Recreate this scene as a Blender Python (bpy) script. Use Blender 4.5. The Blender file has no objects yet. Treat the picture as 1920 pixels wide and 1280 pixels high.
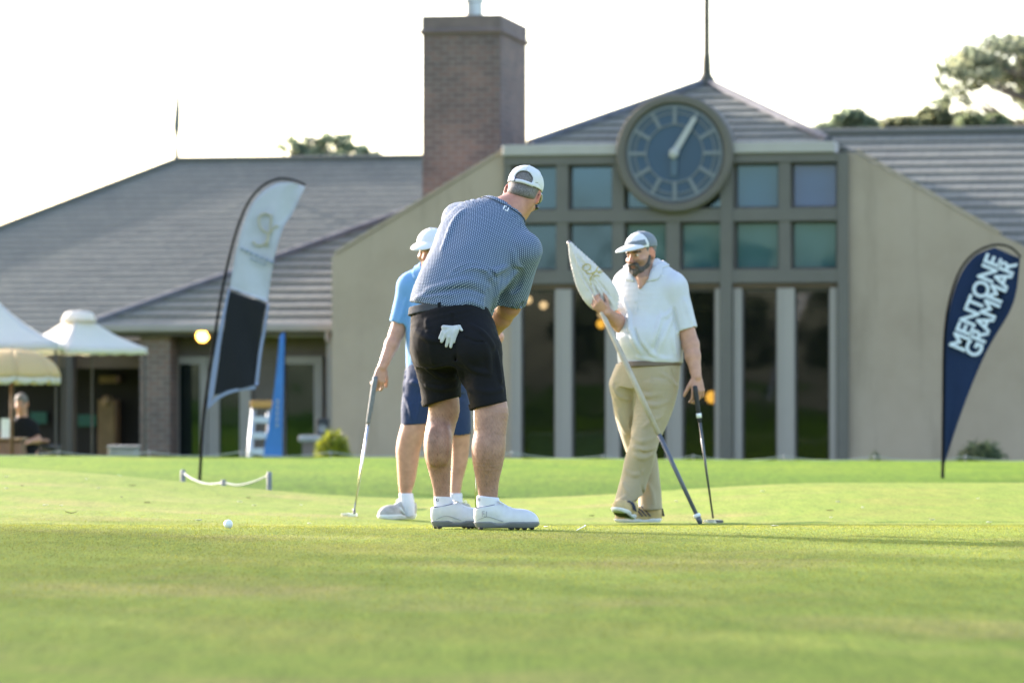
import bpy, math, random
import numpy as np
from mathutils import Vector, Matrix

# ------------------------------------------------------------------ camera, sky, sun, exposure
FPX, HOR, CAMZ = 7400.0, 740.0, 0.62          # focal length and horizon of the 1920x1280 photograph, camera height
scene = bpy.context.scene
cam_d = bpy.data.cameras.new("camera")
cam = bpy.data.objects.new("camera", cam_d)
scene.collection.objects.link(cam)
cam.location = (0, 0, CAMZ)
cam.rotation_euler = (math.radians(90), 0, 0)
cam_d.sensor_width = 36.0
cam_d.lens = 36.0 * FPX / 1920.0
cam_d.shift_y = (HOR - 640.0) / 1920.0
cam_d.clip_start = 0.1
cam_d.clip_end = 3000
cam_d.dof.use_dof = True
cam_d.dof.focus_distance = 18.6
cam_d.dof.aperture_fstop = 3.8
scene.camera = cam

SUN_EL, SUN_AZ = 18.0, -46.0                  # elevation; azimuth from straight ahead (+Y), negative = to the left
se, sa = math.radians(SUN_EL), math.radians(SUN_AZ)
SUN = Vector((math.sin(sa) * math.cos(se), math.cos(sa) * math.cos(se), math.sin(se)))
world = bpy.data.worlds.new("World")
scene.world = world
world.use_nodes = True
wn = world.node_tree
sky = wn.nodes.new("ShaderNodeTexSky")
sky.sky_type = 'NISHITA'
sky.sun_disc = False
sky.sun_elevation = se
sky.sun_rotation = sa
sky.air_density = 1.0
sky.dust_density = 2.2
sky.ozone_density = 1.0
wn.links.new(sky.outputs[0], wn.nodes["Background"].inputs[0])
wn.nodes["Background"].inputs[1].default_value = 0.15
sun_d = bpy.data.lights.new("sun", 'SUN')
sun_d.energy = 3.6
sun_d.angle = math.radians(0.5)
sun_d.color = (1.0, 0.95, 0.88)
sun_o = bpy.data.objects.new("sun", sun_d)
scene.collection.objects.link(sun_o)
sun_o.rotation_euler = SUN.to_track_quat('Z', 'Y').to_euler()
scene.view_settings.view_transform = 'Standard'
scene.view_settings.look = 'None'
scene.view_settings.exposure = 2.25
scene.view_settings.gamma = 1.0
scene.view_settings.use_curve_mapping = False
scene.view_settings.use_white_balance = True     # camera white balance for daylight under trees and over grass
scene.view_settings.white_balance_temperature = 6500
scene.view_settings.white_balance_tint = 15
scene.render.engine = 'CYCLES'
scene.cycles.use_denoising = True
scene.cycles.max_bounces = 6
scene.cycles.transparent_max_bounces = 8
scene.cycles.caustics_reflective = False
scene.cycles.caustics_refractive = False

rnd = random.Random(7)
nrs = np.random.RandomState(11)

def P(px, py, Y):
    """the point at depth Y that the photograph's pixel (px, py) looks at"""
    return Vector(((px - 960.0) * Y / FPX, Y, CAMZ - (py - HOR) * Y / FPX))

# ------------------------------------------------------------------ materials
MATS = {}
def new_mat(name):
    m = bpy.data.materials.new(name)
    m.use_nodes = True
    MATS[name] = m
    nt = m.node_tree
    return m, nt, nt.nodes["Principled BSDF"]

def _noise(nt, scale, detail=4, rough=0.6, coord='Object', stretch=None):
    tc = nt.nodes.new("ShaderNodeTexCoord")
    n = nt.nodes.new("ShaderNodeTexNoise")
    n.inputs["Scale"].default_value = scale
    n.inputs["Detail"].default_value = detail
    n.inputs["Roughness"].default_value = rough
    if stretch:
        mp = nt.nodes.new("ShaderNodeMapping")
        mp.inputs["Scale"].default_value = stretch
        nt.links.new(tc.outputs[coord], mp.inputs[0])
        nt.links.new(mp.outputs[0], n.inputs["Vector"])
    else:
        nt.links.new(tc.outputs[coord], n.inputs["Vector"])
    return n

def _ramp(nt, src, stops):
    r = nt.nodes.new("ShaderNodeValToRGB")
    while len(r.color_ramp.elements) < len(stops):
        r.color_ramp.elements.new(0.5)
    for e, (p, c) in zip(r.color_ramp.elements, stops):
        e.position = p
        e.color = (c[0], c[1], c[2], 1)
    nt.links.new(src, r.inputs[0])
    return r

def _bump(nt, src, bs, strength, dist):
    b = nt.nodes.new("ShaderNodeBump")
    b.inputs["Strength"].default_value = strength
    b.inputs["Distance"].default_value = dist
    nt.links.new(src, b.inputs["Height"])
    nt.links.new(b.outputs[0], bs.inputs["Normal"])
    return b

def mat(name, col, rough=0.7, var=0.15, scale=6.0, bump=0.0, bscale=40.0, bdist=0.01, metal=0.0, spec=0.5, emit=None, stretch=None, sheen=0.0):
    m, nt, b = new_mat(name)
    b.inputs["Roughness"].default_value = rough
    b.inputs["Metallic"].default_value = metal
    b.inputs["Specular IOR Level"].default_value = spec
    if sheen:
        b.inputs["Sheen Weight"].default_value = sheen
    if var > 0:
        n = _noise(nt, scale, stretch=stretch)
        lo = [max(0, c * (1 - var)) for c in col]
        hi = [min(1, c * (1 + var)) for c in col]
        r = _ramp(nt, n.outputs["Fac"], [(0.3, lo), (0.7, hi)])
        nt.links.new(r.outputs[0], b.inputs["Base Color"])
    else:
        b.inputs["Base Color"].default_value = (*col, 1)
    if bump > 0:
        n2 = _noise(nt, bscale, 3)
        _bump(nt, n2.outputs["Fac"], b, bump, bdist)
    if emit:
        b.inputs["Emission Color"].default_value = (*emit[:3], 1)
        b.inputs["Emission Strength"].default_value = emit[3]
    return m

def M(name):
    return MATS[name]

# ------------------------------------------------------------------ object helpers
ORG = {}
def link(o):
    scene.collection.objects.link(o)
    return o

def tag(o, label=None, cat=None, group=None, kind=None):
    if label: o["label"] = label
    if cat: o["category"] = cat
    if group: o["group"] = group
    if kind: o["kind"] = kind
    return o

def thing(name, loc, label, cat, group=None, rotz=0.0):
    o = bpy.data.objects.new(name, None)
    o.empty_display_size = 0.2
    o.location = loc
    o.rotation_euler = (0, 0, rotz)
    link(o)
    ORG[o.name] = Vector(loc)
    return tag(o, label, cat, group)

def mesh_obj(name, verts, faces, material, parent=None, smooth=False, uvs=None, cols=None, local=False, base=None):
    """verts: Nx3 in world space unless local; faces: list of index tuples or Nx4 array; uvs: per-corner list"""
    me = bpy.data.meshes.new(name)
    v = np.asarray(verts, dtype=np.float64).reshape(-1, 3)
    off = Vector((0, 0, 0))
    if not local:
        if parent is not None:
            off = ORG[parent.name]
        elif base is not None:
            off = Vector(base)
    v = v - np.array(off)
    if isinstance(faces, np.ndarray):
        nf, k = faces.shape
        me.vertices.add(len(v))
        me.vertices.foreach_set("co", v.astype(np.float32).ravel())
        me.loops.add(nf * k)
        me.loops.foreach_set("vertex_index", faces.astype(np.int32).ravel())
        me.polygons.add(nf)
        me.polygons.foreach_set("loop_start", np.arange(0, nf * k, k, dtype=np.int32))
        me.polygons.foreach_set("loop_total", np.full(nf, k, dtype=np.int32))
    else:
        me.from_pydata([tuple(x) for x in v], [], [tuple(f) for f in faces])
    if uvs is not None:
        ul = me.uv_layers.new(name="UVMap")
        ul.data.foreach_set("uv", np.asarray(uvs, dtype=np.float32).ravel())
    if cols is not None:
        ca = me.color_attributes.new("Col", 'FLOAT_COLOR', 'POINT')
        c4 = np.ones((len(v), 4), dtype=np.float32)
        c4[:, :3] = cols
        ca.data.foreach_set("color", c4.ravel())
    me.update(calc_edges=True)
    me.validate()
    if smooth:
        me.polygons.foreach_set("use_smooth", np.ones(len(me.polygons), dtype=bool))
    o = bpy.data.objects.new(name, me)
    mats = material if isinstance(material, (list, tuple)) else [material]
    for mm in mats:
        me.materials.append(mm)
    link(o)
    if parent is not None:
        o.parent = parent
        ORG[o.name] = ORG.get(parent.name, Vector((0, 0, 0)))
    elif base is not None:
        o.location = base
        ORG[o.name] = Vector(base)
    else:
        ORG[o.name] = Vector((0, 0, 0))
    return o

def V(*a):
    return Vector(a)

class MB:
    """collects simple shapes into one mesh"""
    def __init__(self):
        self.v, self.f, self.uv = [], [], {}
    def add(self, verts, faces):
        n = len(self.v)
        self.v += [tuple(p) for p in verts]
        self.f += [tuple(i + n for i in f) for f in faces]
    def box(self, x0, y0, z0, x1, y1, z1, bev=0.0):
        x0, x1 = min(x0, x1), max(x0, x1); y0, y1 = min(y0, y1), max(y0, y1); z0, z1 = min(z0, z1), max(z0, z1)
        if bev > 0:
            b = min(bev, (x1-x0)/3, (y1-y0)/3, (z1-z0)/3)
            vs, idx = [], {}
            for sx in (0, 1):
                for sy in (0, 1):
                    for sz in (0, 1):
                        X = (x0, x1)[sx]; Y = (y0, y1)[sy]; Z = (z0, z1)[sz]
                        dx = b if sx == 0 else -b; dy = b if sy == 0 else -b; dz = b if sz == 0 else -b
                        idx[(sx, sy, sz)] = len(vs)
                        vs += [(X, Y + dy, Z + dz), (X + dx, Y, Z + dz), (X + dx, Y + dy, Z)]
            I = lambda a, k: idx[a] + k
            fs = []
            for s in (0, 1):
                fs.append([I((s,0,0),0), I((s,1,0),0), I((s,1,1),0), I((s,0,1),0)])
                fs.append([I((0,s,0),1), I((1,s,0),1), I((1,s,1),1), I((0,s,1),1)])
                fs.append([I((0,0,s),2), I((1,0,s),2), I((1,1,s),2), I((0,1,s),2)])
            for a in (0, 1):
                for c in (0, 1):
                    fs.append([I((a,c,0),0), I((a,c,0),1), I((a,c,1),1), I((a,c,1),0)])
                    fs.append([I((a,0,c),0), I((a,0,c),2), I((a,1,c),2), I((a,1,c),0)])
                    fs.append([I((0,a,c),1), I((0,a,c),2), I((1,a,c),2), I((1,a,c),1)])
                    for e in (0, 1):
                        fs.append([I((a,c,e),0), I((a,c,e),1), I((a,c,e),2)])
            self.add(vs, fs)
            return
        vs = [(x0,y0,z0),(x1,y0,z0),(x1,y1,z0),(x0,y1,z0),(x0,y0,z1),(x1,y0,z1),(x1,y1,z1),(x0,y1,z1)]
        self.add(vs, [(0,3,2,1),(4,5,6,7),(0,1,5,4),(1,2,6,5),(2,3,7,6),(3,0,4,7)])
    def prism(self, pts, ext):
        """closed outline pts (3D) extruded by vector ext"""
        n = len(pts)
        e = Vector(ext)
        a = [Vector(p) for p in pts]
        b = [p + e for p in a]
        fs = [tuple(range(n))[::-1], tuple(range(n, 2 * n))]
        for i in range(n):
            j = (i + 1) % n
            fs.append((i, j, j + n, i + n))
        self.add(a + b, fs)
    def tube(self, pts, r, seg=10, caps=True):
        pts = [Vector(p) for p in pts]
        rs = r if isinstance(r, (list, tuple)) else [r] * len(pts)
        rings = []
        up = None
        n0 = len(self.v)
        vs = []
        for i, p in enumerate(pts):
            d = (pts[min(i + 1, len(pts) - 1)] - pts[max(i - 1, 0)]).normalized()
            if up is None:
                up = d.orthogonal().normalized()
            up = (up - d * up.dot(d))
            up = up.normalized() if up.length > 1e-6 else d.orthogonal().normalized()
            sd = d.cross(up)
            for k in range(seg):
                a = 2 * math.pi * k / seg
                vs.append(p + (up * math.cos(a) + sd * math.sin(a)) * rs[i])
        fs = []
        for i in range(len(pts) - 1):
            for k in range(seg):
                k2 = (k + 1) % seg
                fs.append((i*seg + k, i*seg + k2, (i+1)*seg + k2, (i+1)*seg + k))
        if caps:
            fs.append(tuple(range(seg))[::-1])
            fs.append(tuple(range((len(pts)-1)*seg, len(pts)*seg)))
        self.add(vs, fs)
    def lathe(self, c, axis, prof, seg=32, close=True):
        """prof: list of (radius, height along axis)"""
        c = Vector(c); axis = Vector(axis).normalized()
        a = axis.orthogonal().normalized(); b = axis.cross(a)
        vs, fs = [], []
        for r, h in prof:
            for k in range(seg):
                t = 2 * math.pi * k / seg
                vs.append(c + axis * h + (a * math.cos(t) + b * math.sin(t)) * r)
        m = len(prof)
        for i in range(m - 1):
            for k in range(seg):
                k2 = (k + 1) % seg
                fs.append((i*seg+k, i*seg+k2, (i+1)*seg+k2, (i+1)*seg+k))
        if close:
            fs.append(tuple(range(seg))[::-1])
            fs.append(tuple(range((m-1)*seg, m*seg)))
        self.add(vs, fs)
    def build(self, name, material, parent=None, smooth=False, local=False, base=None, uvs=None):
        return mesh_obj(name, self.v, self.f, material, parent, smooth, uvs, None, local, base)

def auto_smooth(o, ang=35):
    me = o.data
    me.polygons.foreach_set("use_smooth", np.ones(len(me.polygons), dtype=bool))
    try:
        me.set_sharp_from_angle(angle=math.radians(ang))
    except Exception:
        pass
    return o

def chain_spline(pts, n=8):
    """Catmull-Rom through pts"""
    pts = [Vector(p) for p in pts]
    out = []
    for i in range(len(pts) - 1):
        p0 = pts[max(i-1, 0)]; p1 = pts[i]; p2 = pts[i+1]; p3 = pts[min(i+2, len(pts)-1)]
        for k in range(n):
            t = k / n
            out.append(0.5*((2*p1) + (p2-p0)*t + (2*p0-5*p1+4*p2-p3)*t*t + (3*p1-p0-3*p2+p3)*t**3))
    out.append(pts[-1])
    return out

# ------------------------------------------------------------------ signed-distance modelling kit (cloth and bodies)
def npv(p):
    return np.array([p[0], p[1], p[2]], dtype=np.float32)

def smin(a, b, k):
    if k <= 0:
        return np.minimum(a, b)
    h = np.clip(0.5 + 0.5 * (b - a) / k, 0, 1)
    return b + (a - b) * h - k * h * (1 - h)

class Field:
    def __init__(self, lo, hi, h):
        self.lo = np.array(lo, dtype=np.float64); self.h = h
        self.n = np.ceil((np.array(hi) - self.lo) / h).astype(int) + 1
        self.F = np.full(tuple(self.n), 0.3, dtype=np.float32)
    def sub(self, lo, hi):
        i0 = np.clip(np.floor((np.array(lo) - self.lo) / self.h).astype(int), 0, self.n)
        i1 = np.clip(np.ceil((np.array(hi) - self.lo) / self.h).astype(int) + 1, 0, self.n)
        if np.any(i1 <= i0):
            return None
        sl = tuple(slice(a, b) for a, b in zip(i0, i1))
        ax = [(self.lo[d] + self.h * np.arange(i0[d], i1[d])).astype(np.float32) for d in range(3)]
        return sl, ax[0][:, None, None], ax[1][None, :, None], ax[2][None, None, :]
    def clone(self):
        c = Field.__new__(Field)
        c.lo, c.h, c.n = self.lo, self.h, self.n
        c.F = np.full(tuple(self.n), 0.3, dtype=np.float32)
        return c
    def join(self, o, k=0.02):
        self.F = smin(self.F, o.F, k)
        return self
    def full(self):
        return self.sub(self.lo, self.lo + self.h * (self.n - 1))
    def _op(self, s, d, k, op):
        sl = s[0]
        if op == '+':
            self.F[sl] = smin(self.F[sl], d, k)
        elif op == '-':
            self.F[sl] = -smin(-self.F[sl], d, k)
        elif op == '&':
            self.F[sl] = -smin(-self.F[sl], -d, k)
    def cone(self, a, b, ra, rb, k=0.02, op='+'):
        a = npv(a); b = npv(b)
        pad = max(ra, rb) + k + 3 * self.h + 0.01
        s = self.sub(np.minimum(a, b) - pad, np.maximum(a, b) + pad)
        if s is None: return self
        _, X, Y, Z = s
        ba = b - a
        L2 = float(ba @ ba) + 1e-12
        px, py, pz = X - a[0], Y - a[1], Z - a[2]
        t = np.clip((px * ba[0] + py * ba[1] + pz * ba[2]) / L2, 0, 1)
        d = np.sqrt((px - t*ba[0])**2 + (py - t*ba[1])**2 + (pz - t*ba[2])**2) - (ra + (rb - ra) * t)
        self._op(s, d, k, op)
        return self
    def chain(self, pts, rs, k=0.02, op='+'):
        for i in range(len(pts) - 1):
            self.cone(pts[i], pts[i+1], rs[i], rs[i+1], k, op)
        return self
    def ell(self, c, axes, radii, k=0.02, op='+'):
        """axes: three unit vectors, radii along them"""
        c = npv(c)
        A = np.array([npv(a) for a in axes]); R = np.array(radii, dtype=np.float32)
        ext = np.sqrt(((A * R[:, None])**2).sum(0)) + k + 3 * self.h + 0.01
        s = self.sub(c - ext, c + ext)
        if s is None: return self
        _, X, Y, Z = s
        px, py, pz = X - c[0], Y - c[1], Z - c[2]
        q = [(px*A[i,0] + py*A[i,1] + pz*A[i,2]) for i in range(3)]
        k0 = np.sqrt(sum((q[i]/R[i])**2 for i in range(3)))
        k1 = np.sqrt(sum((q[i]/R[i]**2)**2 for i in range(3))) + 1e-6
        d = k0 * (k0 - 1) / k1
        self._op(s, d, k, op)
        return self
    def loft(self, secs, k=0.03, op='+', res=4, kin=0.002):
        """secs: (centre, right vector, half width a, half depth b)"""
        C = [Vector(s[0]) for s in secs]
        cs = chain_spline(C, res)
        rr = chain_spline([Vector(s[1]) for s in secs], res)
        ab = chain_spline([Vector((s[2], s[3], 0)) for s in secs], res)
        lo = np.min([npv(c) for c in cs], 0); hi = np.max([npv(c) for c in cs], 0)
        mx = max(max(s[2], s[3]) for s in secs) + k + 4 * self.h + 0.02
        S = self.sub(lo - mx, hi + mx)
        if S is None: return self
        sl0, X0, Y0, Z0 = S
        T = np.full(self.F[sl0].shape, 0.3, dtype=np.float32)
        base = [q.start for q in sl0]
        for i in range(len(cs) - 1):
            a = cs[i]; b = cs[i+1]
            pad = max(ab[i][0], ab[i][1], ab[i+1][0], ab[i+1][1]) + k + 0.03
            s = self.sub(np.minimum(npv(a), npv(b)) - pad, np.maximum(npv(a), npv(b)) + pad)
            if s is None: continue
            sl, X, Y, Z = s
            ax = (b - a)
            L = ax.length
            if L < 1e-6: continue
            sx = ax / L
            r = rr[i] + rr[i+1]
            r = (r - sx * r.dot(sx)).normalized()
            f = sx.cross(r)
            px, py, pz = X - a[0], Y - a[1], Z - a[2]
            w = px*sx[0] + py*sx[1] + pz*sx[2]
            t = np.clip(w / L, 0, 1)
            zz = w - t * L
            x = px*r[0] + py*r[1] + pz*r[2]
            y = px*f[0] + py*f[1] + pz*f[2]
            A = ab[i][0] + (ab[i+1][0] - ab[i][0]) * t
            B = ab[i][1] + (ab[i+1][1] - ab[i][1]) * t
            rho = np.sqrt((x/A)**2 + (y/B)**2) + 1e-6
            len2 = np.sqrt(x*x + y*y) + 1e-6
            d = (rho - 1) * np.minimum(len2 / rho, np.maximum(A, B))
            d = np.where(rho < 0.3, -np.minimum(A, B) * 0.7, d)
            d = np.where(zz != 0, np.where(d > 0, np.sqrt(np.maximum(d, 0)**2 + zz*zz), np.maximum(d, np.abs(zz) - 0.02)), d)
            tsl = tuple(slice(q.start - bs, q.stop - bs) for q, bs in zip(sl, base))
            q0 = [max(0, q.start) for q in tsl]
            # clip to the loft's own box
            shp = T.shape
            cut = []
            csl = []
            for dd in range(3):
                st, en = tsl[dd].start, tsl[dd].stop
                s2, e2 = max(st, 0), min(en, shp[dd])
                csl.append(slice(s2, e2)); cut.append(slice(s2 - st, d.shape[dd] - (en - e2)))
            d = d[tuple(cut)]
            csl = tuple(csl)
            T[csl] = smin(T[csl], d.astype(np.float32), kin)
        self._op(S, T, k, op)
        return self
    def plane(self, p, n, k=0.0, lo=None, hi=None):
        """keep the side the normal n points away from (cut off everything beyond the plane), inside a box if given"""
        p = npv(p); n = Vector(n).normalized()
        s = self.full() if lo is None else self.sub(lo, hi)
        if s is None: return self
        _, X, Y, Z = s
        d = (X - p[0])*n[0] + (Y - p[1])*n[1] + (Z - p[2])*n[2]
        self._op(s, d, k, '&')
        return self
    def wob(self, amp, fr, seed=0, stretch=(1, 1, 1), weight=None):
        _, X, Y, Z = self.full()
        r = np.random.RandomState(seed)
        tot = 0
        for i in range(6):
            v = r.normal(size=3); v /= np.linalg.norm(v)
            v = v * np.array(stretch) * fr * (0.6 + 0.9 * r.rand())
            ph = r.rand() * 6.28
            v2 = r.normal(size=3); v2 = v2 / np.linalg.norm(v2) * fr * 0.5
            tot = tot + np.sin(X*v[0] + Y*v[1] + Z*v[2] + ph + 1.3*np.sin(X*v2[0] + Y*v2[1] + Z*v2[2]))
        tot = tot / 6.0 * amp
        if weight is not None:
            tot = tot * weight(X, Y, Z)
        self.F += tot.astype(np.float32)
        return self
    def at(self, p):
        q = (np.asarray(p, dtype=np.float64) - self.lo) / self.h
        i = np.clip(np.floor(q).astype(int), 0, self.n - 2)
        f = np.clip(q - i, 0, 1)
        out = 0
        for dx in (0, 1):
            for dy in (0, 1):
                for dz in (0, 1):
                    w = (f[0] if dx else 1-f[0]) * (f[1] if dy else 1-f[1]) * (f[2] if dz else 1-f[2])
                    out += w * self.F[i[0]+dx, i[1]+dy, i[2]+dz]
        return out
    def hit(self, px, py):
        """front surface point seen at a pixel of the photograph"""
        d = P(px, py, 1.0) - Vector((0, 0, CAMZ))
        y = self.lo[1]; y1 = self.lo[1] + self.h * (self.n[1] - 1)
        while y < y1:
            p = P(px, py, y)
            if self.at(p) < 0:
                return p
            y += self.h * 0.6
        return None
    def ridge(self, pts, r, sink=0.5, k=0.015, op='+'):
        """a fold along pixel points on the visible surface; r is its radius (tapered at the ends)"""
        hs = [self.hit(*p) for p in pts]
        hs = [h for h in hs if h is not None]
        if len(hs) < 2: return self
        hs = [Vector((h[0], h[1] + (r * sink if op == '+' else -r * sink), h[2])) for h in hs]
        sp = chain_spline(hs, 5)
        n = len(sp)
        rs = [r * (0.35 + 0.65 * math.sin(math.pi * min(1, max(0, (i + 0.5) / n)))) for i in range(n)]
        for i in range(n - 1):
            self.cone(sp[i], sp[i+1], rs[i], rs[i+1], k, op)
        return self
    def mesh(self, smooth_it=10):
        F = self.F
        F[0] = np.maximum(F[0], 1e-3); F[-1] = np.maximum(F[-1], 1e-3)
        F[:, 0] = np.maximum(F[:, 0], 1e-3); F[:, -1] = np.maximum(F[:, -1], 1e-3)
        F[:, :, 0] = np.maximum(F[:, :, 0], 1e-3); F[:, :, -1] = np.maximum(F[:, :, -1], 1e-3)
        ins = F < 0
        cnt = np.zeros(tuple(self.n - 1), dtype=np.int8)
        off = [(a, b, c) for a in (0, 1) for b in (0, 1) for c in (0, 1)]
        N = self.n
        for a, b, c in off:
            cnt += ins[a:N[0]-1+a, b:N[1]-1+b, c:N[2]-1+c]
        act = np.argwhere((cnt > 0) & (cnt < 8))
        if len(act) == 0:
            return np.zeros((0, 3)), np.zeros((0, 4), dtype=np.int32)
        idx = np.full(tuple(self.n - 1), -1, dtype=np.int32)
        idx[act[:, 0], act[:, 1], act[:, 2]] = np.arange(len(act))
        val = {o: F[act[:, 0]+o[0], act[:, 1]+o[1], act[:, 2]+o[2]] for o in off}
        acc = np.zeros((len(act), 3)); num = np.zeros(len(act))
        for o in off:
            for d in range(3):
                if o[d] == 0:
                    o2 = list(o); o2[d] = 1; o2 = tuple(o2)
                    a = val[o]; b = val[o2]
                    cr = (a < 0) != (b < 0)
                    t = np.where(cr, a / np.where(cr, a - b, 1), 0)
                    p = np.tile(np.array(o, dtype=np.float64), (len(act), 1))
                    p[:, d] = t
                    acc += p * cr[:, None]; num += cr
        verts = (act + acc / num[:, None]) * self.h + self.lo
        faces = []
        for d in range(3):
            u, v = (d + 1) % 3, (d + 2) % 3
            sl0 = [slice(None)] * 3; sl1 = [slice(None)] * 3
            sl0[d] = slice(0, N[d]-1); sl1[d] = slice(1, N[d])
            A = ins[tuple(sl0)]; B = ins[tuple(sl1)]
            e = np.argwhere(A != B)
            ok = (e[:, u] > 0) & (e[:, v] > 0) & (e[:, u] < N[u]-1) & (e[:, v] < N[v]-1)
            e = e[ok]
            ina = A[e[:, 0], e[:, 1], e[:, 2]]
            q = []
            for du, dv in ((-1, -1), (0, -1), (0, 0), (-1, 0)):
                c = e.copy(); c[:, u] += du; c[:, v] += dv
                q.append(idx[c[:, 0], c[:, 1], c[:, 2]])
            q = np.stack(q, 1)
            q[~ina] = q[~ina][:, ::-1]
            faces.append(q)
        faces = np.concatenate(faces)
        faces = faces[(faces >= 0).all(1)]
        src = np.concatenate([faces[:, 0], faces[:, 1], faces[:, 2], faces[:, 3], faces[:, 1], faces[:, 2], faces[:, 3], faces[:, 0]])
        dst = np.concatenate([faces[:, 1], faces[:, 2], faces[:, 3], faces[:, 0], faces[:, 0], faces[:, 1], faces[:, 2], faces[:, 3]])
        n = np.maximum(np.bincount(src, minlength=len(verts)), 1)
        for it in range(smooth_it):
            s = np.stack([np.bincount(src, weights=verts[dst, d], minlength=len(verts)) for d in range(3)], 1)
            lam = 0.5 if it % 2 == 0 else -0.52
            verts = verts + lam * (s / n[:, None] - verts)
        return verts, faces

def frame(fwd, up):
    f = Vector(fwd).normalized()
    u = Vector(up); u = (u - f * u.dot(f)).normalized()
    r = f.cross(u)
    return r, f, u

# ------------------------------------------------------------------ material library
def brick_mat(name, c1, c2, mortar, bw, bh, msize=0.012, rough=0.85, coord='UV'):
    m, nt, b = new_mat(name)
    b.inputs["Roughness"].default_value = rough
    tc = nt.nodes.new("ShaderNodeTexCoord")
    br = nt.nodes.new("ShaderNodeTexBrick")
    br.inputs["Scale"].default_value = 1.0
    br.inputs["Brick Width"].default_value = bw
    br.inputs["Row Height"].default_value = bh
    br.inputs["Mortar Size"].default_value = msize
    br.inputs["Color1"].default_value = (*c1, 1); br.inputs["Color2"].default_value = (*c2, 1); br.inputs["Mortar"].default_value = (*mortar, 1)
    nt.links.new(tc.outputs[coord], br.inputs["Vector"])
    n = _noise(nt, 1.7, 5)
    mx = nt.nodes.new("ShaderNodeMixRGB"); mx.blend_type = 'MULTIPLY'; mx.inputs[0].default_value = 0.8
    rp = _ramp(nt, n.outputs["Fac"], [(0.3, (0.7, 0.7, 0.72)), (0.7, (1.25, 1.2, 1.15))])
    nt.links.new(br.outputs["Color"], mx.inputs[1]); nt.links.new(rp.outputs[0], mx.inputs[2])
    nt.links.new(mx.outputs[0], b.inputs["Base Color"])
    _bump(nt, br.outputs["Fac"], b, -0.4, 0.01)
    return m

def render_mat():
    m, nt, b = new_mat('concrete_render')
    b.inputs["Roughness"].default_value = 0.85
    n1 = _noise(nt, 0.6, 5, 0.65)
    r1 = _ramp(nt, n1.outputs["Fac"], [(0.28, (0.300, 0.228, 0.168)), (0.5, (0.352, 0.272, 0.204)), (0.72, (0.385, 0.300, 0.230))])
    n2 = _noise(nt, 2.6, 5, 0.7, stretch=(1, 1, .10))
    r2 = _ramp(nt, n2.outputs["Fac"], [(0.26, (0.74, 0.74, 0.73)), (0.45, (1, 1, 1)), (0.8, (1.04, 1.03, 1.02))])
    mx = nt.nodes.new("ShaderNodeMixRGB"); mx.blend_type = 'MULTIPLY'; mx.inputs[0].default_value = 1
    nt.links.new(r1.outputs[0], mx.inputs[1]); nt.links.new(r2.outputs[0], mx.inputs[2]); nt.links.new(mx.outputs[0], b.inputs["Base Color"])
    n3 = _noise(nt, 60, 3); _bump(nt, n3.outputs["Fac"], b, 0.3, 0.005)
render_mat()
mat('frame_grey', (0.115, 0.103, 0.088), 0.6, 0.08, 2.0)
mat('fascia_pale', (0.37, 0.335, 0.305), 0.6, 0.08, 1.5)
mat('post_pale', (0.285, 0.25, 0.225), 0.55, 0.07, 1.2, stretch=(1, 1, 0.15))
mat('clock_ring', (0.115, 0.100, 0.082), 0.7, 0.08, 2.0)
mat('clock_mark', (0.155, 0.17, 0.18), 0.5, 0.05, 4.0)
mat('clock_hand', (0.38, 0.37, 0.36), 0.5, 0.0)
mat('clock_hand_dim', (0.06, 0.10, 0.14), 0.5, 0.0)
mat('clock_dial', (0.015, 0.052, 0.10), 0.35, 0.08, 1.5)
brick_mat('brick', (0.168, 0.104, 0.086), (0.108, 0.078, 0.070), (0.17, 0.148, 0.138), 0.24, 0.083)
mat('brick_cap', (0.150, 0.112, 0.102), 0.85, 0.2, 3.0)
mat('gutter', (0.26, 0.23, 0.215), 0.5, 0.08, 2.0)
mat('dark_trim', (0.055, 0.045, 0.042), 0.6, 0.15, 2.0)
mat('door_frame', (0.26, 0.24, 0.23), 0.6, 0.06, 2.0)
mat('wall_brown', (0.12, 0.10, 0.09), 0.8, 0.15, 2.0)
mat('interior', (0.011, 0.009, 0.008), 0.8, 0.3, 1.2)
mat('beam_brown', (0.10, 0.062, 0.035), 0.7, 0.2, 2.0)
mat('metal_flue', (0.30, 0.32, 0.34), 0.35, 0.1, 3.0, metal=0.8)
mat('spire_metal', (0.055, 0.050, 0.028), 0.6, 0.1, 3.0)
mat('vane', (0.07, 0.10, 0.095), 0.5, 0.1, 3.0)
mat('lamp_glow', (1.0, 0.8, 0.4), 0.4, 0.0, emit=(1.0, 0.50, 0.07, 4.0))
mat('lamp_soft', (1.0, 0.8, 0.5), 0.4, 0.0, emit=(1.0, 0.66, 0.34, .75))
mat('lamp_amber', (1.0, 0.7, 0.2), 0.4, 0.0, emit=(1.0, 0.48, 0.06, .9))
mat('lamp_housing', (0.10, 0.09, 0.08), 0.5, 0.0)

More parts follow.
